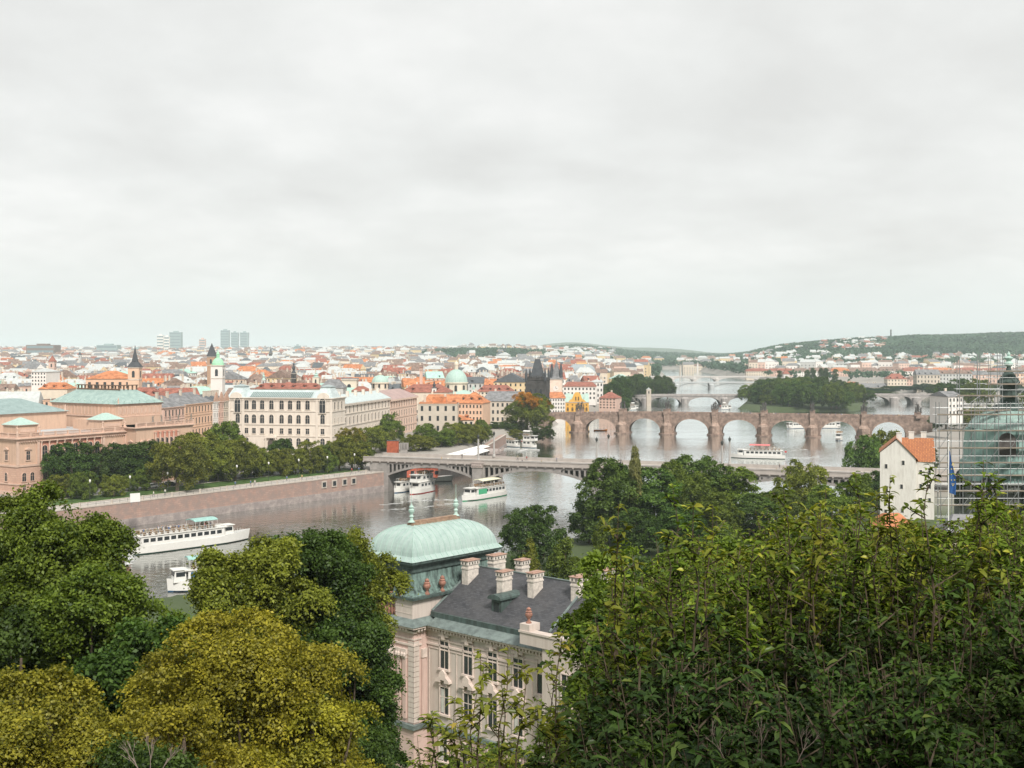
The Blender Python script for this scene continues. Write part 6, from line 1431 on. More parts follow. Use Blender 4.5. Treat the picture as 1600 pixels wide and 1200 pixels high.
# red container, grey block and ramp canopies by the bridge head
t = thing('display_container', 'upright rusty red block standing at the bridge head', 'installation', (*P(616, 712, 7), 6.9), 0); m = MB(); m.box(-3.0, 1.6, 0, 3, 0, 6.0)
for i in range(12): m.box(-2.9 + i * .38, -2.75 + i * .38, -.08, 0, .1, 5.9)
m.build('body', mat('rust_steel', (.38, .10, .05), var=.25, scale=.8), t); m = MB(); m.box(-3.1, 1.7, -.1, 3.1, 6.0, 6.15); m.build('lid', M_dark, t)
t = thing('concrete_monument', 'grey stepped concrete block with fluted top beside the red block', 'installation', (*P(631, 714, 7), 6.9), 0); m = MB(); m.box(-1.4, 1.4, 0, 2.2, 0, 3); m.build('plinth', M_gran, t); m = MB()
for i in range(6): m.box(-1.7 + i * .6, -1.3 + i * .6, -.1, 2.3, 3, 5.6)
m.build('fins', M_gran, t)
# glazed ramp canopies left of the autumn tree
for i, (xa, ya, xb, yb, off) in enumerate(((686, 719, 766, 697, 0), (716, 719, 766, 703, 1))):
    a = Vector(P(xa, ya, 8.5)); b = Vector(P(xb, yb, 8.5)); Ln = (b - a).length; an = math.atan2(b.y - a.y, b.x - a.x)
    t = thing('ramp_canopy', ('long' if i == 0 else 'short') + ' white glazed ramp roof behind the near bridge', 'canopy', (a.x, a.y, 0), an); m = MB(); m.yprism([(0, 8.3), (3.4, 8.9), (3.4, 9.05), (0, 8.45)], 0, Ln); m.build('roof', M_white, t); m = MB()
    for k in range(10): m.tube((Ln * k / 9, .2, 5), (Ln * k / 9, .2, 8.3), .12, n=6); 
    m.box(0, Ln, .1, .3, 5, 6.2); m.build('posts', M_metal, t)
x, y = P(764, 716, 5); t = thing('bastion', 'rounded pale stone bastion with arches at the end of the embankment', 'bastion', (x, y + 8, 0), 0); m = MB(); m.lathe([(9.5, -3), (9, 6.5), (9.4, 6.6), (9.4, 7.6)], n=24, sx=.62); m.build('wall', M_granp, t); m = MB()
for i in range(9): a = PI + PI * i / 8; m.box(5.7 * math.cos(a) - .4, 5.7 * math.cos(a) + .4, 9.3 * math.sin(a) - .3, 9.3 * math.sin(a) + .3, 7.6, 8.8)
m.build('merlons', M_granp, t)
# tram and cars
def car(x, y, rz, colm, label, z=7.03):
    t = thing('parked_car', label, 'car', (x, y, z), rz, 'cars on the embankment')
    m = MB(); sec = [(-2.1, .35), (-2.1, .85), (-1.3, .95), (-.8, 1.42), (.7, 1.42), (1.25, .95), (2.05, .8), (2.1, .35)]; m.xprism([(a, b) for a, b in sec], -.85, .85); m.build('body', colm, t)
    m = MB(); m.xprism([(-1.2, .98), (-.78, 1.36), (.66, 1.36), (1.12, .98)], -.86, .86); m.build('window', M_glass, t)
    for a in (-1.3, 1.3):
        for b in (-.75, .75): m = MB(); m.tube((a, b - .1, .33), (a, b + .1, .33), .33, n=12); m.build('wheel', M_dark, t)
cols = [(M_white, 'white'), (M_dark, 'black'), (mat('car_silver', (.5, .5, .5), rough=.3), 'silver'), (mat('car_red', (.4, .04, .03), rough=.3), 'red')]
r = random.Random(9); a = Vector(QL[2]); b = Vector(QL[3]); d = (b - a).normalized(); nn = Vector((-d.y, d.x)); L1 = (b - a).length; an = math.atan2(d.y, d.x)
for i in range(14):
    p = a + d * (6 + i * (L1 - 8) / 14 + r.uniform(-1, 1)) + nn * r.choice((22.2, 29.6)); m_, c_ = cols[i % 4]; car(p.x, p.y, an, m_, c_ + ' car parked on the tree lined embankment road')
def tram():
    Y = 462; x0 = atpx(396, Y); t = thing('tram', 'red and cream tram passing in front of the white academy', 'tram', (x0, Y, 7.03), R(-8)); L_ = 29 * u_(Y) * 1.4
    m = MB(); m.box(0, L_, 0, 2.5, .4, 1.5); m.build('lower_body', M_red, t); m = MB(); m.frustum((0, L_, 0, 2.5), 1.5, (.3, L_ - .3, .15, 2.35), 3.2); m.build('upper_body', M_wall['cream'], t); m = MB()
    for i in range(6): m.box(.5 + i * L_ / 6, .5 + i * L_ / 6 + 1.2, -.0, .02, 1.6, 2.5)
    m.build('window', M_glass, t); m = MB(); m.box(1, L_ - 1, .6, 1.9, 3.2, 3.5); m.build('roof_gear', M_metal, t); m = MB(); [m.tube((q, .3, .35), (q, 2.2, .35), .35, n=10) for q in (1.5, 3, L_ - 3, L_ - 1.5)]; m.build('wheelset', M_dark, t)
tram()
x, y = P(211, 790, 7); t = thing('notice_board', 'white notice board on the promenade in front of the trees', 'sign', (x, y, 6.98), R(40)); m = MB(); m.box(-1.4, 1.4, -.06, .06, 1.0, 3.4); m.build('board', M_white, t); m = MB(); m.tube((-1, 0, 0), (-1, 0, 1), .06); m.tube((1, 0, 0), (1, 0, 1), .06); m.build('post', M_metal, t)
for i in range(9):
    p = a + d * (8 + i * 13) + nn * 7.9; t = thing('street_lamp', 'slim dark street lamp on the promenade', 'street lamp', (p.x, p.y, 6.98), 0, 'street lamps on the promenade'); m = MB(); m.tube((0, 0, 0), (0, 0, 5.5), .09, .05); m.build('pole', M_dark, t); m = MB(); m.lathe([(.08, 5.5), (.25, 5.8), (.28, 6.2), (.03, 6.4)], n=8); m.build('lantern', M_white, t)
# ================================================================ trees
M_L = {
 'green': leafmat('leaf_green', (.010, .032, .004), (.185, .245, .028)),
 'dark': leafmat('leaf_dark', (.004, .018, .005), (.088, .150, .024)),
 'olive': leafmat('leaf_olive', (.014, .030, .004), (.265, .285, .034)),
 'yellow': leafmat('leaf_yellow', (.028, .036, .004), (.375, .335, .032), (.56, .47, .05)),
 'ochre': leafmat('leaf_ochre', (.040, .050, .006), (.34, .295, .035), (.46, .34, .05)),
 'autumn': leafmat('leaf_autumn', (.20, .09, .01), (.62, .27, .02), (.75, .45, .04)),
 'fargreen': leafmat('leaf_distant', (.010, .034, .018), (.050, .100, .050)),
 'poplar': leafmat('leaf_poplar', (.007, .028, .006), (.130, .205, .034)),
 'pale': leafmat('leaf_pale', (.10, .12, .03), (.33, .33, .12), (.5, .45, .2)),
}
def leaf_quads(P_, Nrm, rng, ls, asp=.62, curl=.15):
    """diamond leaves at P_ with normals Nrm"""
    n = len(P_); t = rng.normal(size=(n, 3)); t -= (t * Nrm).sum(1, keepdims=True) * Nrm; t /= np.linalg.norm(t, axis=1, keepdims=True) + 1e-9
    b = np.cross(Nrm, t); s = (ls * rng.uniform(.65, 1.35, n))[:, None]
    A = P_ - t * s * .5; B = P_ + b * s * asp * .5 + Nrm * s * curl; Cc = P_ + t * s * .5; D = P_ - b * s * asp * .5 + Nrm * s * curl
    V = np.stack([A, B, Cc, D], 1).reshape(-1, 3); return V, np.arange(4 * n).reshape(n, 4)
def crown_points(rng, shape, RX, H, zb, nl, nc, lobe_r=(.26, .42), under=.35, n2=90, r2=(.10, .19)):
    """cluster centres + outward normals: boughs carry sprays, sprays carry clusters, with gaps between the sprays"""
    lob = []; zc = (zb + H) / 2; rz = (H - zb) / 2
    for i in range(nl):
        if shape == 'round':
            z = rng.uniform(-.8, .95); a = rng.uniform(0, 2 * PI) if i % 2 else i * 2.4; q = (1 - abs(z) ** 2.2) ** .5; v = np.array([q * math.cos(a), q * math.sin(a), z])
            f = rng.uniform(.52, .80); c = np.array([v[0] * RX * f, v[1] * RX * f, zc + v[2] * rz * rng.uniform(.66, .82)]); r = rng.uniform(*lobe_r) * min(RX, rz)
        elif shape == 'poplar':
            u = (i + rng.random()) / nl; w = RX * (math.sin(PI * min(1, u * .86 + .16)) ** .7) * .6; a = rng.uniform(0, 2 * PI); c = np.array([w * math.cos(a), w * math.sin(a), zb + (H - zb) * (.05 + .88 * u)]); r = rng.uniform(.32, .5) * RX
        else:
            u = (i + rng.random()) / nl; w = RX * (1 - u) ** .8 * .72; a = rng.uniform(0, 2 * PI); c = np.array([w * math.cos(a), w * math.sin(a), zb + (H - zb) * (.04 + .9 * u)]); r = rng.uniform(.30, .42) * RX * (1.05 - .75 * u)
        lob.append((c, r))
    if shape == 'round': lob.append((np.array([0, 0, zc]), min(RX, rz) * .6))
    Cn = np.array([c for c, r in lob]); Rn = np.array([r for c, r in lob]); pr = Rn ** 2 / (Rn ** 2).sum()
    def shell(n, Cn, Rn, pr, under, jit, up=0.0, ref=None, ow=0.0):
        m = n * 3; k = rng.choice(len(Cn), size=m, p=pr); v = rng.normal(size=(m, 3))
        if ref is not None: v = v * .75 + ref[k] * ow
        v[:, 2] += up; v /= np.linalg.norm(v, axis=1, keepdims=True)
        lo = (v[:, 2] < -.2) & (rng.random(m) > under); v[lo, 2] *= -1
        p = Cn[k] + v * (Rn[k] * (1.0 - np.abs(rng.normal(0, jit, m)) + (rng.random(m) < .3) * rng.random(m) * jit * 1.6))[:, None]; return p, v, k
    p, v, k = shell(n2, Cn, Rn, pr, under, .10)
    dd = np.linalg.norm(p[:, None, :] - Cn[None], axis=2) / Rn[None]; ok = (dd < .86).sum(1) == 0
    p, v, k = p[ok][:n2], v[ok][:n2], k[ok][:n2]
    S = p; SR = rng.uniform(*r2, len(p)) * RX; so = v * .7 + np.array([0, 0, .45]); so /= np.linalg.norm(so, axis=1, keepdims=True); pr2 = SR ** 2 / (SR ** 2).sum()
    q, w, j = shell(nc, S, SR, pr2, .5, .16, .25, so, .8); q, w, j = q[:nc], w[:nc], j[:nc]
    # some inner foliage so that the crown is not hollow
    ni = nc // 6; qi, wi, ji = shell(ni, Cn, Rn * .72, pr, 1, .2); q = np.concatenate([q, qi[:ni]]); w = np.concatenate([w, wi[:ni]]); j = np.concatenate([j, rng.integers(0, len(S), ni)])
    nrm = w * .75 + np.array([0, 0, .45]); nrm /= np.linalg.norm(nrm, axis=1, keepdims=True)
    return q, nrm, j, lob, len(S)
def crown_mesh(name, seed, shape, RX, H, zb, nl, nc, per, ls, cs, mats, parent=None, under=.35, tint=None, lobe_r=(.26, .42), flat=.6, droop=0, n2=90, r2=(.10, .19)):
    rng = np.random.default_rng(seed); p, nrm, k, lob, ns = crown_points(rng, shape, RX, H, zb, nl, nc, lobe_r, under, n2, r2); n = len(p)
    cl = rng.random(ns); cc = rng.random(n)
    off = rng.normal(size=(n, per, 3)) * cs; off -= (off * nrm[:, None, :]).sum(2, keepdims=True) * nrm[:, None, :] * flat
    if droop: off[:, :, 2] -= np.abs(off[:, :, 0] + off[:, :, 1]) * droop
    P_ = (p[:, None, :] + off).reshape(-1, 3); Nn = np.repeat(nrm, per, 0) + rng.normal(size=(n * per, 3)) * .55; Nn /= np.linalg.norm(Nn, axis=1, keepdims=True)
    V, Fc = leaf_quads(P_, Nn, rng, ls)
    hgt = (P_[:, 2] - zb) / (H - zb)
    att = np.clip(.28 * np.repeat(cl[k], per) + .30 * np.repeat(cc, per) + .42 * rng.random(n * per), 0, 1)
    if tint is not None: att = tint(P_, att)
    return npmesh(name, V, Fc, mats, att, parent), lob
def trunk_mesh(lob, H, r0, parent=None, seed=0, nb=9, zsplit=.3, base=-.5):
    r = random.Random(seed); mb = MB(); zs = H * zsplit; mb.tube((0, 0, base), (0, 0, zs), r0, r0 * .7, 9); top = H * .8
    mb.tube((0, 0, zs), (r.uniform(-.1, .1) * r0 * 3, 0, top), r0 * .7, r0 * .15, 7)
    for c, rr in lob[:nb]:
        s = zs * r.uniform(.7, 1.5); a = (0, 0, min(s, c[2] - .3)); m = ((a[0] + c[0]) / 2 * 1.1, (a[1] + c[1]) / 2 * 1.1, (a[2] + c[2]) / 2 - .1 * abs(c[0]))
        mb.tube(a, m, r0 * .4, r0 * .24, 6); mb.tube(m, tuple(c), r0 * .24, r0 * .08, 5)
    return mb.build('trunk', M_bark, parent)
PROTO = {}
def proto(key, shape, RX, H, zb, nl, nc, per, ls, cs, **k):
    for i in range(3):
        cr_, lob = crown_mesh('crown', hash(key) % 999 + i if False else sum(map(ord, key)) + i * 17, shape, RX, H, zb, nl, nc, per, ls, cs, [M_L['green']], **k)
        tr_ = trunk_mesh(lob, H, RX * .07, seed=i); cm, tm = cr_.data, tr_.data; bpy.data.objects.remove(cr_); bpy.data.objects.remove(tr_); PROTO[key, i] = (cm, tm, RX, H)
proto('round', 'round', 5, 11, .5, 22, 900, 15, .42, .36, under=.6, n2=120)
proto('wide', 'round', 8.2, 11, .3, 30, 1500, 15, .42, .36, under=.6, n2=190, r2=(.07, .13), lobe_r=(.3, .5))
proto('stout', 'poplar', 4.6, 13, .5, 20, 1000, 15, .40, .34, n2=150, r2=(.10, .18))
proto('poplar', 'poplar', 2.6, 14, .8, 16, 620, 15, .40, .34, n2=110, r2=(.16, .3))
proto('cone', 'cone', 2.6, 7, .5, 18, 700, 16, .24, .22, n2=120, r2=(.10, .18))
rt = random.Random(77)
def tree(px, Y, ytop, wpx, kind='round', leaf='green', label='', cat='tree', group=None, name='tree', zg=None, depth=1.0, bottom=None):
    rt.seed(int(px * 31 + Y * 7))
    x = atpx(px, Y); z0 = gz(x, Y) if zg is None else zg; ztop = zat(ytop, Y); H = max(3, (ztop - z0) * (1.05 if kind == 'round' else 1.0)); Rr = wpx * u_(Y) / 2 * (1.18 if kind == 'round' else 1.25 if kind == 'cone' else 1.16)
    if kind == 'round' and Rr / H > .58: kind = 'wide'
    if kind == 'poplar' and Rr / H > .25: kind = 'stout'
    i = rt.randrange(3); cm, tm, R0, H0 = PROTO[kind, i]
    t = thing(name, label, cat, (x, Y, z0 - .1), rt.uniform(0, 6.28), group); s = (Rr / R0, Rr * depth / R0, H / H0)
    for nm, me in (('crown', cm), ('trunk', tm)):
        o = bpy.data.objects.new(nm, me); C.objects.link(o); o.parent = t; o.scale = s
        if nm == 'crown': o.material_slots[0].link = 'OBJECT'; o.material_slots[0].material = M_L[leaf]
    return t
# row in front of the concert hall (px, Y, top, width)
G1 = 'trees on the river promenade'
for a in [(112, 352, 706, 60, 'round', 'dark', 'dark green tree hiding the left half of the concert hall base'), (150, 366, 708, 62, 'round', 'dark', 'dark green tree before the arcade of the concert hall'), (190, 372, 704, 58, 'round', 'dark', 'second dark tree under the concert hall colonnade'),
          (222, 378, 700, 60, 'round', 'dark', 'dark tree in front of the concert hall river wing'), (252, 392, 695, 46, 'round', 'dark', 'dark rounded tree near the hall river wing end'), (98, 343, 752, 46, 'round', 'olive', 'low brownish tree at the foot of the concert hall corner'),
          (178, 345, 752, 38, 'round', 'olive', 'small pale olive tree beside the white notice board'), (215, 358, 745, 34, 'round', 'green', 'small green tree right of the notice board'), (130, 339, 748, 40, 'round', 'green', 'small tree at the left end of the promenade'),
          (277, 358, 700, 74, 'round', 'olive', 'large tree bulging over the river wall'), (300, 372, 708, 34, 'round', 'olive', 'small yellowish tree beside the bulging one'),
          (318, 392, 686, 60, 'round', 'olive', 'broad green tree right of the concert hall'), (349, 428, 671, 46, 'round', 'green', 'tall tree before the narrow gabled town houses'), (340, 384, 705, 58, 'round', 'olive', 'leafy tree above the middle of the river wall'),
          (368, 388, 700, 62, 'round', 'olive', 'leafy tree left of the tram'), (392, 396, 704, 50, 'round', 'olive', 'leafy tree just left of the academy portal'), (412, 400, 716, 44, 'round', 'olive', 'medium tree before the academy portal'),
          (437, 430, 696, 36, 'round', 'dark', 'dark tree in front of the academy facade'), (440, 402, 712, 42, 'round', 'olive', 'olive tree under the academy windows'), (462, 406, 714, 36, 'round', 'olive', 'narrow tree under the academy facade'),
          (485, 410, 702, 44, 'round', 'olive', 'round tree before the academy right tower'), (508, 413, 706, 40, 'round', 'green', 'tree right of the academy corner'), (530, 418, 700, 44, 'round', 'olive', 'yellow green tree near the framed wall openings'), (550, 422, 692, 44, 'round', 'olive', 'yellowing tree near the bridge head'), (565, 426, 700, 30, 'round', 'green', 'last tree of the row before the bridge head'),
          (548, 478, 680, 44, 'round', 'ochre', 'brownish tree behind the bridge head row'), (580, 490, 678, 48, 'round', 'olive', 'tree before the academy side wing'), (612, 520, 658, 34, 'round', 'green', 'taller green tree before the pink faculty building'), (602, 500, 682, 30, 'round', 'olive', 'small tree left of the rusty block')]:
    tree(a[0], a[1], a[2] - 7, a[3] * 1.06, a[4], a[5], a[6], group=G1, zg=6.9)
G2 = 'trees behind the near bridge head'
for a in [(655, 500, 682, 52, 'olive', 'rounded yellowish tree right of the grey stepped block'), (665, 530, 664, 30, 'green', 'green tree under the pink faculty building end'), (690, 520, 672, 46, 'green', 'green tree left of the ramp roofs'), (700, 560, 655, 48, 'dark', 'dark tree before the low orange roofed house'),
          (714, 530, 664, 50, 'olive', 'olive tree above the ramp roofs'), (738, 545, 666, 46, 'olive', 'olive tree above the rounded bastion'), (752, 560, 658, 30, 'green', 'narrow tree left of the autumn tree'), (722, 590, 655, 30, 'dark', 'dark tree behind the olive ones'), (640, 540, 690, 30, 'green', 'small green tree behind the rusty block')]:
    tree(*a[:4], 'round', a[4], a[5], group=G2)
# the big tree with orange top at the old bridge end: several stems
def autumn_tree():
    Y = 655; x = atpx(823, Y); z0 = 5; H = zat(616, Y) - z0; Rr = 46 * u_(Y)
    t = thing('autumn_tree', 'huge broad tree with orange and yellow top at the left end of the old bridge', 'tree', (x, Y, z0))
    def tint(P_, att):
        h = P_[:, 2] / H; s = (P_[:, 0] / Rr); return att * .5 + .0 * s
    c1, lob = crown_mesh('crown', 5, 'round', Rr, H * .96, -3.5, 26, 3000, 16, .48, .42, M_L['green'], t, under=.9, n2=260, r2=(.06, .12))
    c2, l2 = crown_mesh('autumn_foliage', 8, 'round', Rr * .66, H * 1.04, H * .42, 14, 1000, 16, .5, .5, M_L['autumn'], t, under=.2); c2.location = (Rr * .10, -Rr * .05, .3)
    c3, l2 = crown_mesh('yellow_green_foliage', 9, 'round', Rr * .6, H * .84, H * .15, 12, 620, 16, .5, .5, M_L['olive'], t, under=.3); c3.location = (Rr * .35, -Rr * .45, -2)
    trunk_mesh(lob, H, 1.0, t)
autumn_tree()
tree(782, 640, 662, 50, 'round', 'dark', 'dark tree merging with the left side of the autumn tree', group=G2, zg=3); tree(848, 636, 668, 34, 'round', 'dark', 'dark green tree leaning over the water under the autumn tree', zg=1, group=G2)
tree(803, 632, 672, 24, 'poplar', 'olive', 'small slim tree on the landing stage', zg=1, group=G2)
# left bank beyond the old bridge
G3 = 'trees on the left bank beyond the old bridge'; r = random.Random(21)
for i in range(46):
    px = r.uniform(946, 1044); Y = r.uniform(930, 1300) if px < 1000 else r.uniform(1090, 1350); x = atpx(px, Y)
    yt = r.uniform(586, 604) if px > 965 else r.uniform(600, 618)
    tree(px, Y, yt, r.uniform(20, 34) * 1000 / Y, 'round', r.choice(['dark', 'dark', 'poplar']), 'dark green tree in the left bank grove beyond the old bridge', group=G3, zg=4)
tree(958, 880, 629, 24, 'round', 'green', 'rounded bright green bush beside the pink waterside house', zg=3); tree(972, 895, 622, 24, 'round', 'dark', 'dark bush right of the rounded one by the pink house', zg=2)
tree(1029, 1100, 597, 26, 'round', 'dark', 'dark tree at the tip of the left bank grove', zg=3)
# wooded island
G4 = 'trees of the wooded island'
for i in range(75):
    for _ in range(50):
        x, y = r.uniform(190, 370), r.uniform(950, 1410)
        if float(sdist(np.array([x]), np.array([y]), ISLE)[0]) < 2: break
    px = 800 + F * x / y; top = np.interp(px, [1165, 1190, 1230, 1280, 1330, 1360], [604, 598, 592, 594, 602, 618]) + r.uniform(-3, 9) + (8 if y < 1000 else 0)
    tree(px, y, top, r.uniform(26, 42) * 1000 / y, 'round', r.choice(['dark', 'dark', 'poplar', 'green', 'poplar']), 'deciduous tree in the dense wood covering the island', group=G4, zg=2.6)
for px in (1217, 1262, 1270, 1283, 1290, 1306): tree(px, 1420, 574 + r.uniform(0, 6), 9, 'poplar', 'dark', 'slim dark poplar rising behind the island wood', group='slim poplars behind the island', zg=3)
# right bank
G5 = 'trees on the right bank'
for i in range(60):
    px = r.uniform(1330, 1600); Y = 1130 + (px - 1350) * .1 + r.uniform(-20, 130); 
    if 1385 < px < 1440 and Y < 1250: Y = 1300
    tree(px, Y, r.uniform(600, 613) + (6 if px < 1440 else 0), r.uniform(22, 36) * 1100 / Y, 'round', r.choice(['dark', 'fargreen']), 'dark riverside tree before the long right bank houses', group=G5, zg=6)
for a in [(1492, 900, 597, 52, 'dark', 'large dark tree left of the white gabled house behind scaffolding'), (1528, 850, 598, 44, 'green', 'green tree between scaffold tubes'), (1478, 640, 645, 40, 'dark', 'dark tree behind the scaffolding lower left'), (1520, 620, 640, 44, 'olive', 'olive tree behind the scaffolding'), (1550, 640, 640, 40, 'dark', 'dark tree behind the dome'), (1462, 690, 652, 30, 'dark', 'dark tree at the right end of the old bridge'), (1590, 700, 620, 40, 'green', 'green tree right of the dome lantern'), (1450, 430, 700, 30, 'dark', 'dark tree behind the white gabled house')]:
    tree(*a[:4], 'round', a[4], a[5], group=G5)
# right bank near the near bridge
G6 = 'trees by the right end of the near bridge'
for a in [(1352, 385, 690, 54, 'poplar', 'round', 'rounded green tree at the far side of the near bridge end'), (1385, 400, 677, 44, 'olive', 'round', 'yellowish tree left of the white gabled house'), (1375, 340, 742, 62, 'dark', 'round', 'dark tree in front of the near bridge end'), (1340, 300, 745, 50, 'green', 'round', 'green tree below the bridge parapet'),
          (1252, 300, 732, 84, 'olive', 'round', 'wide olive tree standing before the near bridge'), (1300, 270, 765, 70, 'green', 'round', 'green tree right of the wide olive one'),
          (948, 262, 724, 84, 'poplar', 'poplar', 'tall full green tree at the left of the poplar group'), (985, 285, 742, 66, 'poplar', 'poplar', 'green tree behind the tall full one'), (1022, 268, 738, 96, 'poplar', 'poplar', 'broad green tree in the middle of the poplar group'), (1078, 285, 720, 84, 'poplar', 'poplar', 'tall tree left of the poplar pair before the bridge'), (1112, 290, 722, 66, 'poplar', 'poplar', 'tall tree second of the poplar pair before the bridge'),
          (1150, 285, 738, 76, 'green', 'poplar', 'green tree right of the poplar pair'), (1120, 250, 775, 70, 'green', 'poplar', 'lower green tree under the poplars'), (1180, 265, 778, 80, 'poplar', 'poplar', 'green tree in front of the bridge arch'), (1212, 290, 770, 64, 'green', 'round', 'green tree below the bridge parapet right of the arch'),
          (920, 262, 790, 60, 'dark', 'round', 'dark bush by the water left of the tall full tree'), (995, 250, 800, 60, 'dark', 'poplar', 'dark tree low in the poplar group'), (1060, 240, 800, 80, 'dark', 'poplar', 'dark wide tree low in the poplar group'),
          (1130, 215, 815, 60, 'green', 'cone', 'conical green tree left of the park path'),
          (968, 275, 735, 44, 'poplar', 'poplar', 'slim green tree between the tall full one and the birch'), (1048, 272, 730, 50, 'green', 'poplar', 'slim green tree in the middle of the poplar group'), (1095, 262, 748, 50, 'green', 'poplar', 'slim tree standing before the poplar pair'),
          (836, 232, 800, 96, 'dark', 'round', 'broad domed tree right of the palace dome'),
          (827, 190, 846, 44, 'olive', 'cone', 'small conical hornbeam nearest the palace chimneys'), (883, 196, 836, 58, 'green', 'cone', 'conical hornbeam behind the slate roof, middle one'), (941, 200, 818, 50, 'green', 'cone', 'conical hornbeam behind the slate roof, right one'),
          (992, 170, 880, 70, 'dark', 'round', 'dark tree behind the end of the slate roof')]:
    tree(a[0], a[1], a[2], a[3], a[5], a[4], a[6], group=G6)
tree(992, 262, 702, 17, 'poplar', 'pale', 'slim pale birch like tree rising above the poplar group', group=G6)
# more park trees behind the thicket
r = random.Random(66)
for i in range(26):
    X_, Y_ = r.uniform(22, 84), r.uniform(105, 225); px = 800 + F * X_ / Y_
    if px > 1440 and Y_ > 135 or 1360 < px < 1460 and Y_ > 215 or px < 1010: continue
    tree(px, Y_, max(900, HY + (CAMZ - r.uniform(15, 20)) * F / Y_), r.uniform(5.5, 8) * F / Y_, 'round', r.choice(['green', 'dark', 'olive']), 'park tree standing on the lawn behind the thicket', group='park trees on the lawn')
# small things in the park
for px, py, lab in ((1000, 905, 'stone retaining wall in the park behind the palace'),): pass

# ================================================================ city houses
def footprint_free(x, y):
    px = 800 + F * x / y
    if float(sdist(np.array([x]), np.array([y]), RIVER)[0]) < 24: return False
    for (a, b, c, d) in [(-60, 345, 330, 560), (340, 540, 480, 545), (520, 665, 480, 660), (600, 850, 560, 720), (650, 770, 600, 680), (750, 860, 680, 800), (395, 505, 540, 590), (120, 235, 560, 650), (45, 110, 600, 700), (690, 740, 720, 800), (820, 990, 700, 960), (878, 945, 850, 990), (885, 940, 1240, 1350), (320, 352, 600, 680), (610, 705, 640, 740), (945, 1045, 900, 1400), (745, 805, 760, 830)]:
        if a < px < b and c < y < d: return False
    return True
def house_mesh(r, w, d, h, rh, style, wm, rm, wins=True, whmat=None, detail=True):
    m = MB(); rfm = MB()
    m.box(-w / 2, w / 2, -d / 2, d / 2, -6, h, 0)
    if detail: m.box(-w / 2 - .25, w / 2 + .25, -d / 2 - .25, d / 2 + .25, h - .35, h, 0)
    if wins:
        nf = max(2, int(h / 3.7)); nb = max(2, int(w / 3.4)); fh = h / nf
        for face in (0, 1, 2):
            nn = nb if face == 0 else max(2, int(d / 3.6)); L_ = w if face == 0 else d
            for i in range(nn):
                for j in range(nf):
                    c = -L_ / 2 + (i + .5) * L_ / nn; z = j * fh + fh * .28; e = .05
                    if face == 0: q = [(c - .55, -d / 2 - e, z), (c + .55, -d / 2 - e, z), (c + .55, -d / 2 - e, z + fh * .5), (c - .55, -d / 2 - e, z + fh * .5)]
                    else:
                        s = -1 if face == 1 else 1; q = [(s * (w / 2 + e), c - s * .55, z), (s * (w / 2 + e), c + s * .55, z), (s * (w / 2 + e), c + s * .55, z + fh * .5), (s * (w / 2 + e), c - s * .55, z + fh * .5)]
                    m.add(q, [(0, 1, 2, 3)], 1)
    o = .5
    if style == 'gable': hx = 0
    elif style == 'hip': hx = min(w * .3, d * .5)
    if style in ('gable', 'hip'):
        rfm.add([(-w / 2 - o, -d / 2 - o, h), (w / 2 + o, -d / 2 - o, h), (w / 2 + o, d / 2 + o, h), (-w / 2 - o, d / 2 + o, h), (-w / 2 + hx, 0, h + rh), (w / 2 - hx, 0, h + rh)], [(0, 1, 5, 4), (2, 3, 4, 5), (1, 2, 5), (3, 0, 4), (3, 2, 1, 0)])
    elif style == 'cross':
        rfm.add([(-w / 2 - o, -d / 2 - o, h), (w / 2 + o, -d / 2 - o, h), (w / 2 + o, d / 2 + o, h), (-w / 2 - o, d / 2 + o, h), (0, -d / 2, h + rh), (0, d / 2, h + rh)], [(1, 2, 5, 4), (3, 0, 4, 5), (0, 1, 4), (2, 3, 5), (3, 2, 1, 0)])
    elif style == 'mansard':
        rfm.frustum((-w / 2 - o, w / 2 + o, -d / 2 - o, d / 2 + o), h, (-w / 2 + 1.4, w / 2 - 1.4, -d / 2 + 1.4, d / 2 - 1.4), h + rh * .65); rfm.frustum((-w / 2 + 1.4, w / 2 - 1.4, -d / 2 + 1.4, d / 2 - 1.4), h + rh * .65, (-w * .2, w * .2, -d * .1, d * .1), h + rh)
    else:
        rfm.box(-w / 2 + .3, w / 2 - .3, -d / 2 + .3, d / 2 - .3, h, h + .5); rfm.box(-w * .15, w * .2, -d * .2, d * .2, h + .5, h + 3)
    if detail and style != 'flat':
        for i in range(max(1, int(w / 6))):
            if r.random() < .7:
                c = -w / 2 + (i + .5) * w / max(1, int(w / 6)); z = h + .3; dd = d * .30; hh = min(2.2, rh * .5)
                rfm.box(c - .7, c + .7, -d / 2 + .5, -d / 2 + .5 + dd, z, z + hh, 0); rfm.box(c - .45, c + .45, -d / 2 + .46, -d / 2 + .5, z + .5, z + hh - .2, 1)
    return m, rfm
STY = ['gable', 'gable', 'hip', 'mansard', 'cross', 'flat']
WK = ['cream', 'white', 'white', 'pink', 'yellow', 'peach', 'grey', 'beige', 'cream']
RK = ['orange', 'rust red', 'rust red', 'brown', 'brown', 'grey', 'grey', 'pale grey', 'pale grey', 'pale grey', 'dark slate', 'grey', 'pale grey', 'green copper', 'brown', 'pale grey', 'orange']
ZONES = [(0, 'far left'), (130, 'behind the concert hall'), (250, 'between the two church towers'), (360, 'behind the white academy'), (500, 'behind the academy wing'), (625, 'around the large green dome'), (745, 'left of the black bridge tower'), (860, 'behind the yellow palace'), (1000, 'on the right bank skyline')]
def zone(px):
    z = ZONES[0][1]
    for a, n in ZONES:
        if px >= a: z = n
    return z
rh_ = random.Random(1234); count = 0
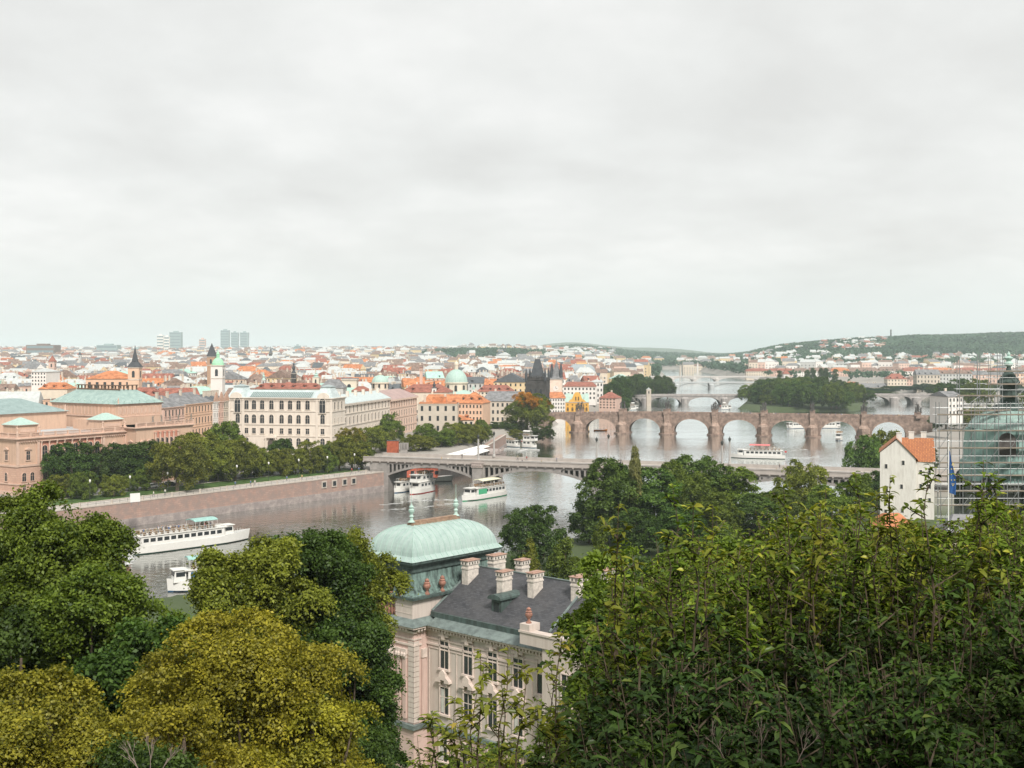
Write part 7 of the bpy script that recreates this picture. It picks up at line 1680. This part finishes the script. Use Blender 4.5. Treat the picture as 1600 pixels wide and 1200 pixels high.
CHM = MB(); CHM.box(-.6, .6, -.4, .4, 0, 3.2); CHM.box(-.7, .7, -.5, .5, 3.2, 3.4); CHM.box(-.4, .4, -.2, .2, 3.4, 3.8); _c = CHM.build('chimney', M_wall['beige']); CHME = _c.data; bpy.data.objects.remove(_c)
def place_house(x, y, w, d, h, rz, style, wk, rk, rr, grp='houses of the old town roofscape'):
    px = 800 + F * x / y; z0 = gz(x, y)
    t = thing('town_house', f'{wk} house with {"flat " if style == "flat" else "mansard " if style == "mansard" else "hipped " if style == "hip" else "gabled "}{rk} roof {zone(px)}', 'house', (x, y, z0), rz, grp)
    rh = rr.uniform(3.5, 6.5); m, rf = house_mesh(rr, w, d, h, rh, style, None, None)
    m.build('wall', [M_wall[wk], M_glass], t); ro = rf.build('roof', [M_roof[rk], M_glass], t)
    for i in range(rr.choice((3, 4, 5)) if style != 'flat' else 2):
        c = bpy.data.objects.new('chimney', CHME); C.objects.link(c); c.parent = ro; c.location = (rr.uniform(-w * .4, w * .4), rr.uniform(-.5, d * .2), h + (rh - 2.2 if style != 'flat' else .3)); c.rotation_euler = (0, 0, rr.choice((0, PI / 2)))
    return t
Y = 548
while Y < 1180:
    px = -30 + rh_.uniform(0, 30)
    while px < 1000:
        w = rh_.uniform(13, 27); wp = w / u_(Y); c = px + wp / 2; x = atpx(c, Y); y = Y + rh_.uniform(-7, 7)
        if footprint_free(x, y) and (c < 870 or y > 1000) and y - 20 > -1:
            h = rh_.uniform(13, 20) * (1 if Y > 700 else .92); wk = rh_.choice(WK); rk = rh_.choice(RK); st = rh_.choice(STY)
            # the skyline must stay under the photographed roof tops
            lim = zat(np.interp(c, [0, 200, 400, 700, 900], [597, 597, 600, 603, 606]) - (Y - 548) * .085, y) - gz(x, y) - 4
            h = min(h, max(9, lim)); place_house(x, y, w, rh_.uniform(12, 16), h, rh_.uniform(-.35, .35) + rh_.choice((0, 0, .2)), st, wk, rk, rh_); count += 1
        px += wp * rh_.uniform(1.0, 1.12)
    Y *= 1.072
# right bank rows: long terraces
for (p0, p1, Yb, ytop, wks) in ((1165, 1600, 1850, 580, ['white', 'cream', 'pink', 'beige', 'white']), (1430, 1620, 1300, 584, ['pink', 'beige', 'yellow', 'peach', 'grey']), (1285, 1432, 1390, 591, ['beige', 'grey', 'pink', 'cream'])):
    px = p0
    while px < p1:
        w = rh_.uniform(22, 46); wp = w / u_(Yb); c = px + wp / 2; x = atpx(c, Yb); h = zat(ytop + rh_.uniform(-1, 2), Yb) - 7
        place_house(x, Yb, w * 1.0, 15, h, rh_.uniform(-.12, -.02), rh_.choice(['hip', 'mansard', 'gable']), rh_.choice(wks), rh_.choice(['rust red', 'grey', 'pale grey', 'brown', 'orange', 'grey']), rh_, 'terraced houses of the right bank'); count += 1; px += wp * .99
print('houses', count)
# everything further away: too many and too small to tell apart
def far_city():
    r = np.random.default_rng(5); rp = random.Random(8); M = [M_wall['cream'], M_wall['white'], M_wall['pink'], M_wall['grey'], M_wall['yellow']] ; RM_ = [M_roof[k] for k in ('rust red', 'orange', 'brown', 'grey', 'pale grey', 'pale grey', 'green copper', 'dark slate')]
    m = MB(); n = 0; trees = []
    def one(x, y, w, d, h, rz, up=0, pal=None):
        z0 = gz(x, y) + up; m.M = Matrix.Translation((x, y, z0)) @ Matrix.Rotation(rz, 4, 'Z'); wi = rp.choice((0, 0, 1, 1, 1, 2, 3, 4)); ri = 5 + rp.choice((0, 0, 1, 2, 2, 2, 2, 3, 3, 3, 4, 4, 4, 4, 5, 7, 4, 3, 5, 4, 2, 3, 7, 3, 2)); rh = rp.uniform(3, 6)
        m.box(-w / 2, w / 2, -d / 2, d / 2, -8, h, wi, top=False, bottom=False); hx = rp.choice((0, min(w, d) * .4)); ri = rp.choice((8, 9, 9, 9, 5, 7)) if up else ri; wi = rp.choice((0, 1, 1, 3)) if up else wi
        m.add([(-w / 2 - .4, -d / 2 - .4, h), (w / 2 + .4, -d / 2 - .4, h), (w / 2 + .4, d / 2 + .4, h), (-w / 2 - .4, d / 2 + .4, h), (-w / 2 + hx, 0, h + rh), (w / 2 - hx, 0, h + rh)], [(0, 1, 5, 4), (2, 3, 4, 5)], ri); m.add([(w / 2 + .4, -d / 2 - .4, h), (w / 2 + .4, d / 2 + .4, h), (w / 2 - hx, 0, h + rh), (-w / 2 - .4, d / 2 + .4, h), (-w / 2 - .4, -d / 2 - .4, h), (-w / 2 + hx, 0, h + rh)], [(0, 1, 2), (3, 4, 5)], ri if hx else wi)
        nb = max(2, int(w / 5))
        for j in range(max(2, int(h / 4.5))):
            for i in range(nb):
                if y < 3500: c = -w / 2 + (i + .5) * w / nb; z = 1.2 + j * 4.2; m.add([(c - .8, -d / 2 - .1, z), (c + .8, -d / 2 - .1, z), (c + .8, -d / 2 - .1, z + 2.0), (c - .8, -d / 2 - .1, z + 2.0)], [(0, 1, 2, 3)], 13)
        if rp.random() < .6: c = rp.uniform(-w * .4, w * .4); m.box(c - .7, c + .7, 0, 1.2, h + rh * .5, h + rh + 1.6, rp.choice((0, 1)))
    Y = 1190
    while Y < 6500:
        px = -60 + rp.uniform(0, 20)
        lim = 1010 if Y < 2200 else 1010
        while px < 1720:
            w = rp.uniform(11, 26); y = Y + rp.uniform(-16, 16); x = atpx(px, y); ok = True
            if Y < 2400 and float(sdist(np.array([x]), np.array([y]), RIVER)[0]) < 30: ok = False
            if px > 1010 and Y < 2000: ok = False
            if 940 < px < 1050 and Y < 1420: ok = False
            if 700 < px < 850 and 2350 < Y < 3500: ok = rp.random() < .1
            if px > 640 and 2600 < Y < 3400 and px < 860: ok = ok and rp.random() < .3
            if px > 870 and Y > 2100:
                ok = ok and rp.random() < (.22 if px < 1160 else .3)
            if px > 1160 and Y > 2350: ok = False
            if px > 860 and Y > 3800: ok = False
            if ok: one(x, y, w, rp.uniform(10, 15), rp.uniform(10, 22), rp.uniform(-.5, .5)); n += 1
            elif Y > 1500 and rp.random() < .5: trees.append((x, y))
            if ok and rp.random() < .10: trees.append((x + 20, y - 12))
            px += w / u_(Y) * (rp.uniform(.95, 1.25) if Y < 3000 else rp.uniform(1.1, 2.2))
        Y *= 1.036
    # villas on the right hill and on the valley slopes
    for (pa, pb, ya, yb, k_) in ((1282, 1385, 530, 554, 75), (1190, 1250, 548, 564, 12), (1215, 1300, 560, 575, 20), (1300, 1600, 567, 574, 80), (880, 960, 549, 566, 90), (1165, 1210, 562, 572, 25)):
        for _ in range(k_):
            px = rp.uniform(pa, pb); best = None; ty = rp.uniform(ya, yb)
            for Yq in np.arange(2150, 3950 if pa > 1000 else 5200, 60):
                x = atpx(px, Yq); z = gz(x, Yq); py = HY + (CAMZ - z) * F / Yq
                if py <= ty: best = (x, Yq); break
            if best: one(best[0], best[1], rp.uniform(10, 19), rp.uniform(9, 13), rp.uniform(6, 10), rp.uniform(-.6, .6), 7 if best[1] > 2300 else 0); n += 1
    m.M = None; o = m.build('distant_houses', M + RM_ + [M_farglass]); o['kind'] = 'stuff'; print('far houses', n)
    # distant tree masses as leaf clumps
    P_ = []; 
    for x, y in trees:
        k = 26; s = 7 if y < 3000 else 11; q = r.normal(size=(k, 3)) * (s * .55, s * .55, s * .28); q[:, 2] = np.abs(q[:, 2]) + 2; P_.append(q + (x, y, gz(x, y) + 3))
    def slopes(pa, pb, Ya, Yb, cnt, hgt):
        px = r.uniform(pa, pb, cnt); Yq = r.uniform(Ya, Yb, cnt); x = (px - 800) / F * Yq; z = land(x, Yq); q = np.stack([x, Yq, z + r.uniform(0, 1, cnt) ** .6 * hgt], 1); P_.append(q)
    slopes(1155, 1640, 2300, 3650, 52000, 15); slopes(560, 870, 2350, 3300, 16000, 13); slopes(840, 1170, 3500, 6200, 22000, 14); slopes(870, 1165, 1900, 3500, 16000, 13); slopes(-40, 700, 5200, 7000, 5000, 14); slopes(1160, 1600, 2080, 2300, 2500, 12)
    P_ = np.concatenate(P_); d_ = sdist(P_[:, 0], P_[:, 1], RIVER); P_ = P_[d_ > 10]; N_ = r.normal(size=P_.shape) * .5 + (0, -.35, .8); N_ /= np.linalg.norm(N_, axis=1, keepdims=True)
    V, Fc = leaf_quads(P_, N_, r, 9.0 * np.clip(P_[:, 1] / 3200, .45, 1.6), .9)
    n1 = np.sin(P_[:, 0] * .013 + np.sin(P_[:, 1] * .011) * 2) * .5 + .5; o = npmesh('distant_forest', V, Fc, M_L['fargreen'], np.clip(.4 * n1 + .6 * r.random(len(P_)), 0, 1)); o['kind'] = 'stuff'
far_city()
# cypress like trees on the twin spire ridge
r = random.Random(4)
for i in range(16): tree(745 + i * 5.2 + r.uniform(-2, 2), 2880 + r.uniform(-40, 40), 546 + r.uniform(0, 4), 5, 'poplar', 'fargreen', 'tiny pointed tree on the wooded twin spire ridge', group='pointed trees on the twin spire ridge')
# ================================================================ large trees on the near slope
def near_tree(label, px, Y, ytop, R_, zlow, leafk, seed, nl=26, nc=3200, per=24, ls=.2, cs=.26, shape='round', under=.5, name='tree', flat=.6, droop=0, cat='tree'):
    x = atpx(px, Y); z0 = gz(x, Y); H = (zat(ytop, Y) - z0) * 1.05
    t = thing(name, label, cat, (x, Y, z0)); c, lob = crown_mesh('crown', seed, shape, R_, H, max(.5, zlow - z0), nl, nc, per, ls, cs, M_L[leafk], t, under=under, lobe_r=(.22, .40), flat=flat, droop=droop, n2=int(nc / 11), r2=(.06, .17))
    trunk_mesh(lob, H, .34, t, seed=seed, nb=16, zsplit=.25); return t
near_tree('tall bright green tree filling the left edge of the picture', 5, 58, 768, 4.4, 28, 'green', 101, nc=4600, ls=.165)
near_tree('tall green tree with a ragged double top near the left edge', 92, 55, 770, 3.2, 29, 'green', 102, nc=4600, ls=.165, nl=30)
near_tree('wide green tree below the ragged top at left', 140, 51, 872, 3.1, 28, 'green', 103, nc=3800, ls=.165)
near_tree('low green tree between the cruise boat and the yellow tree', 248, 52, 912, 2.7, 27, 'green', 104, nc=2200)
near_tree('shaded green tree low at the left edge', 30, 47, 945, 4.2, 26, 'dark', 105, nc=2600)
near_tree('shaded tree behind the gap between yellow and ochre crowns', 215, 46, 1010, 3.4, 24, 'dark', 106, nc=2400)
near_tree('dark olive tree with open top hiding the lower boat', 402, 66, 838, 3.8, 26, 'olive', 107, nc=3200, ls=.19)
near_tree('tall dark green tree left of the palace tower', 470, 70, 832, 4.6, 24, 'dark', 108, nc=3800, ls=.19)
near_tree('rounded olive tree touching the palace copper dome', 548, 74, 850, 3.0, 30, 'olive', 109, nc=2200, ls=.18)
near_tree('dark hanging tree in front of the palace corner', 545, 66, 965, 2.8, 22, 'dark', 110, nc=2600, ls=.18, under=.8)
near_tree('olive tree leaning out at the left of the dark one', 362, 64, 842, 2.2, 28, 'olive', 111, nc=2000, ls=.19)
near_tree('large golden yellow linden in the lower left', 385, 43, 958, 4.2, 29, 'yellow', 112, nc=5200, per=26, ls=.125, cs=.2, nl=34, under=.6)
near_tree('lower golden yellow linden bough at the right of the large one', 492, 41, 1065, 2.1, 28, 'yellow', 113, nc=1900, per=26, ls=.125, cs=.2, under=.7)
near_tree('small golden tree beneath the large yellow linden', 290, 37, 1085, 1.6, 30, 'yellow', 114, nc=1300, per=24, ls=.12, cs=.18)
near_tree('drooping ochre brown tree in the lower left corner', 72, 35, 1040, 2.2, 31, 'ochre', 115, nc=2600, per=26, ls=.115, cs=.2, under=.8, droop=.35)
near_tree('ochre brown bough at the bottom left edge', 5, 33, 1120, 1.5, 30, 'ochre', 116, nc=1100, per=24, ls=.115, cs=.18, under=.8, droop=.35)
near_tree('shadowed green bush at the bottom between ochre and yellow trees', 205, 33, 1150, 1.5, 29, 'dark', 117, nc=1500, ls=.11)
near_tree('green bush at the foot of the palace corner', 560, 60, 1130, 2.2, 20, 'dark', 118, nc=1500, ls=.16)
# ================================================================ shrubs close to the viewpoint
M_L['shrub'] = leafmat('leaf_shrub', (.007, .024, .003), (.175, .245, .026), (.48, .43, .06), trans=.22, rough=.35)
M_L['shrubshade'] = leafmat('leaf_shrub_shade', (.004, .015, .004), (.060, .105, .022), (.16, .2, .04), trans=.15, rough=.4)  # shade at the thicket foot put into the leaf colour
M_L['young'] = leafmat('leaf_young', (.09, .13, .02), (.33, .33, .05), (.55, .42, .08), trans=.4, rough=.35)
M_twig = mat('twig', (.10, .075, .05), var=.3, scale=10)
def leaf_blades(B, D, N_, L_, W_, rng):
    """slender drooping folded leaves, three cross-sections long"""
    S = np.cross(D, N_); S /= np.linalg.norm(S, axis=1, keepdims=True) + 1e-9; L_ = L_[:, None]; W_ = W_[:, None]
    down = np.array([0, 0, -1.0]); dr = rng.uniform(.15, .8, (len(B), 1)); m1 = B + D * L_ * .3; m2 = B + D * L_ * .66 + down * L_ * dr * .22; tip = B + D * L_ * .93 + down * L_ * dr * .6
    V = np.stack([B, m1 + S * W_ * .46 + N_ * W_ * .2, m1 - S * W_ * .46 + N_ * W_ * .2, m1, m2 + S * W_ * .36 + N_ * W_ * .16, m2 - S * W_ * .36 + N_ * W_ * .16, m2, tip], 1).reshape(-1, 3); n = len(B)
    f = np.array([[0, 1, 3], [0, 3, 2], [1, 4, 3], [4, 6, 3], [3, 6, 5], [3, 5, 2], [4, 7, 6], [6, 7, 5]]); return V, (f[None] + 8 * np.arange(n)[:, None, None]).reshape(-1, 3), n
def shrub_proto(seed, H=3.2, stems=10, spread=.6, branch=22, nlf=17, leafL=.105, tall=False, wid=1.0):
    rng = np.random.default_rng(seed); r = random.Random(seed); mb = MB(); B = []; D = []; hh = []
    for s in range(stems):
        a = rng.uniform(0, 2 * PI); sp = spread * rng.uniform(.2, 1); top = H * rng.uniform(.72, 1); bx, by = rng.normal(0, .12, 2)
        pts = []
        for k in range(9):
            u = k / 8; pts.append(np.array([bx + math.cos(a) * sp * u ** 1.4 + rng.normal(0, .02), by + math.sin(a) * sp * u ** 1.4 + rng.normal(0, .02), top * u]))
        mb.tube((bx * .5, by * .5, -3.2), tuple(pts[0]), .026, .022, 5)
        for k in range(8): mb.tube(tuple(pts[k]), tuple(pts[k + 1]), .022 * (1 - k / 9), .022 * (1 - (k + 1) / 9), 5)
        def along(u): q = u * 8; i = min(7, int(q)); return pts[i] + (pts[i + 1] - pts[i]) * (q - i)
        n = 30 if not tall else 46
        for j in range(n):
            u = rng.uniform(.12, 1) if not tall else 1 - rng.uniform(0, 1) ** 1.6 * .55
            th = rng.uniform(0, 2 * PI); B.append(along(u)); D.append([math.cos(th), math.sin(th), rng.uniform(-.1, .75)]); hh.append(u)
        for j in range(branch):
            u = rng.uniform(.08, .96); th = rng.uniform(0, 2 * PI); L_ = rng.uniform(.2, .55) * (1.15 - u * .6); p0 = along(u); d = np.array([math.cos(th), math.sin(th), rng.uniform(.25, 1.1)]); d /= np.linalg.norm(d); p1 = p0 + d * L_
            mb.tube(tuple(p0), tuple(p1), .008, .003, 3)
            for q in range(nlf):
                w = rng.uniform(.15, 1.05); th = rng.uniform(0, 2 * PI); B.append(p0 + d * L_ * w); D.append([math.cos(th), math.sin(th), rng.uniform(-.3, .6)]); hh.append(u)
    B = np.array(B); D = np.array(D); D /= np.linalg.norm(D, axis=1, keepdims=True); N_ = np.array([0, 0, 1.0]) + rng.normal(0, .35, B.shape); N_ -= (N_ * D).sum(1, keepdims=True) * D; N_ /= np.linalg.norm(N_, axis=1, keepdims=True)
    L_ = leafL * rng.uniform(.6, 1.3, len(B)); V, Fc, n = leaf_blades(B, D, N_, L_, L_ * wid * rng.uniform(.30, .42, len(B)), rng)
    hh = np.array(hh); att = np.clip(.06 + .42 * rng.random(n) + .60 * np.clip(hh - .5, 0, 1) * 2 * rng.random(n), 0, 1)  # tone rises with height: yellow young tips, plus light painted on the tops
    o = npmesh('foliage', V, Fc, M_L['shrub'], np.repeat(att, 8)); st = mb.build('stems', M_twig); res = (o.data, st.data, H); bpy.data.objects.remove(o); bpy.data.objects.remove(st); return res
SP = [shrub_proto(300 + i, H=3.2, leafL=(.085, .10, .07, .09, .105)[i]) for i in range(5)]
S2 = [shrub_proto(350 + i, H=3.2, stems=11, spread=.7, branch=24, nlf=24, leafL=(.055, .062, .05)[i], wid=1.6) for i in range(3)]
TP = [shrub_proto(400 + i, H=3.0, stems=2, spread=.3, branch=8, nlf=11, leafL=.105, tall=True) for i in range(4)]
r = random.Random(31)
TOPX = [600, 640, 680, 720, 760, 800, 850, 890, 930, 960, 1000, 1040, 1080, 1120, 1160, 1200, 1235, 1270, 1310, 1350, 1400, 1440, 1480, 1530, 1580, 1660]
TOPY = [1260, 1240, 1205, 1165, 1150, 1150, 1155, 1125, 1080, 1015, 925, 862, 832, 850, 885, 850, 810, 800, 805, 825, 808, 805, 826, 800, 800, 790]
def shrub(px, Y, ytop, pr, lab, grp, leaf=None, cat='shrub', name='shrub', sc=None):
    x = atpx(px, Y); H = pr[2]; s = sc or r.uniform(.85, 1.12); z = zat(ytop, Y) - H * s * .97
    t = thing(name, lab, cat, (x, Y, z), r.uniform(0, 6.28), grp)
    for nm, me in (('foliage', pr[0]), ('stems', pr[1])):
        o = bpy.data.objects.new(nm, me); C.objects.link(o); o.parent = t; o.scale = (s, s, s)
        if leaf and nm == 'foliage': o.material_slots[0].link = 'OBJECT'; o.material_slots[0].material = M_L[leaf]
for (ya, yb, da, db, step, lab) in ((12.5, 16, 10, 70, 16, 'leafy green shrub in the back row of the hillside thicket'), (10, 12.5, 15, 110, 16, 'leafy shrub with drooping leaves in the middle of the hillside thicket'), (8, 10, 120, 230, 20, 'shade toned shrub in the lower part of the hillside thicket'), (6.3, 8, 230, 360, 26, 'shade toned shrub at the bottom front of the hillside thicket')):
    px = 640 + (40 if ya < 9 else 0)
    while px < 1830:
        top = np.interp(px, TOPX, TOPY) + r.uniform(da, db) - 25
        if top < 1210: shrub(px + r.uniform(-10, 10), r.uniform(ya, yb), top, r.choice(SP + S2), lab, 'shrubs of the hillside thicket', r.choice([None, None, None, 'green']) if ya > 9.9 else r.choice(['shrubshade', 'shrubshade', 'dark']))  # lower rows get dark leaf colours that paint the shade there
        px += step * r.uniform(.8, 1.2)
for i, (px, yt) in enumerate([(975, 800), (1006, 800), (1052, 770), (1078, 745), (1105, 800), (1150, 850), (1222, 770), (1238, 752), (1292, 775), (1318, 785), (1338, 752), (1385, 742), (1402, 755), (1440, 765), (1450, 742), (1462, 755), (1535, 730), (1546, 745), (1555, 752), (1592, 770), (945, 905), (918, 950), (880, 1000), (705, 1045), (738, 1030), (690, 1095), (672, 1125), (775, 1015), (792, 1020), (832, 1050), (860, 1030), (1500, 800), (1270, 800), (1025, 815), (1180, 855)]):
    shrub(px, r.uniform(8.6, 10.5), yt, TP[i % 4], 'slender sapling shoot with yellow green tip leaves rising above the thicket', 'sapling shoots above the thicket', r.choice(['young', 'shrub', 'olive', 'shrub']), 'sapling', 'sapling', sc=r.uniform(.8, 1.0))
for i, (px, Y, yt, R_, lf, lb) in enumerate(((1012, 20, 802, 1.4, 'green', 'small rounded green tree at the back left of the thicket'), (1262, 18, 768, 1.5, 'olive', 'small olive tree top beside the orange roofed low house'), (1132, 19, 838, 1.2, 'green', 'low green tree top in the dip of the thicket skyline'), (1404, 18, 806, 1.2, 'olive', 'olive tree top in front of the scaffolding foot'), (1502, 17, 806, 1.3, 'green', 'green tree top under the scaffolded church'),
        (1598, 17, 785, 1.2, 'olive', 'olive tree top at the right edge of the thicket'), (1205, 13.5, 905, 1.0, 'green', 'rounded green bush in the middle of the thicket'), (1455, 13, 885, 1.1, 'green', 'rounded green bush in the right half of the thicket'), (1052, 13, 940, 1.0, 'olive', 'rounded olive bush in the left half of the thicket'), (1330, 11, 980, .9, 'dark', 'dark rounded bush low in the thicket'))):
    near_tree(lb, px, Y, yt + 46, R_, zat(yt + 46, Y) - 2.6 * R_, lf, 500 + i, nl=18, nc=1300, per=20, ls=.062 * Y / 16, cs=.10, under=.7)
# bare twigs
def twigs(px, py, Y, lab):
    x, z = XZ(px, py, Y); t = thing('bare_branch', lab, 'branch', (x, Y, z)); m = MB(); rr = random.Random(int(px))
    def grow(p, d, L_, w, k):
        q = p + d * L_; m.tube(tuple(p), tuple(q), w, w * .6, 5)
        if k:
            for _ in range(3): e = (d + Vector((rr.uniform(-.7, .7), rr.uniform(-.4, .4), rr.uniform(-.2, .5)))).normalized(); grow(p + d * L_ * rr.uniform(.5, 1), e, L_ * .65, w * .6, k - 1)
    for s in (-1, 0, 1): grow(Vector((s * .2, 0, 0)), Vector((s * .5, 0, 1)).normalized(), .55 * Y / 30, .007 * Y / 15, 3)
    m.build('twigs', mat('dry_twig', (.27, .21, .18), var=.2, scale=5), t)
twigs(235, 1215, 30, 'bare pinkish dead branches at the bottom between the ochre and yellow trees')
twigs(1190, 1190, 6.6, 'thin dead branch at the bottom of the dark thicket')

# unseen trees added behind and beside the viewpoint to shade the foot of the thicket
for i, (x, y, h_) in enumerate(((-12, -9, 14.5), (-6, -10, 14.5), (0, -10, 15), (6, -9, 15), (12, -8, 14.5), (18, -4, 14))):
    t = thing('tree', 'unseen tree added behind the viewpoint for its shade', 'tree', (x, y, 47.5), i, 'unseen shade trees added behind the viewpoint')
    for nm, me in zip(('crown', 'trunk'), PROTO['round', i % 3][:2]):
        o = bpy.data.objects.new(nm, me); C.objects.link(o); o.parent = t; o.scale = (1.15, 1.0, h_ / 11)
# ------------------------------------------------------------ haze
def haze():
    mb = MB(); mb.box(-9000, 9000, -320, 10900, -6, 130)
    m = bpy.data.materials.new('haze'); m.use_nodes = True; n, l = nodes_of(m)
    n.remove(n['Principled BSDF']); v = n.new('ShaderNodeVolumePrincipled')
    v.inputs['Color'].default_value = (.84, .97, 1.0, 1); v.inputs['Density'].default_value = HAZE_D; v.inputs['Anisotropy'].default_value = 0
    l.new(v.outputs[0], n['Material Output'].inputs['Volume'])
    o = mb.build('haze', m); o['kind'] = 'stuff'
HAZE_D = 0.95e-4
haze()
# ------------------------------------------------------------ labels: one per thing
ORD = ['first', 'second', 'third', 'fourth', 'fifth', 'sixth', 'seventh', 'eighth', 'ninth', 'tenth', 'eleventh', 'twelfth']
def ordinal(i):
    if i < 12: return ORD[i]
    k = i + 1; suf = 'th' if 10 < k % 100 < 14 else {1: 'st', 2: 'nd', 3: 'rd'}.get(k % 10, 'th'); return f'{k}{suf}'
bpy.context.view_layer.update()
by = {}
for o in THINGS: by.setdefault(o['label'], []).append(o)
for lab, os_ in by.items():
    if len(os_) < 2: continue
    os_.sort(key=lambda o: o.matrix_world.translation.x / max(1, o.matrix_world.translation.y))
    for i, o in enumerate(os_):
        if 'group' not in o: o['group'] = lab
        wds = lab.split()
        o['label'] = f'{ordinal(i)} from the left: ' + ' '.join(wds[:12])
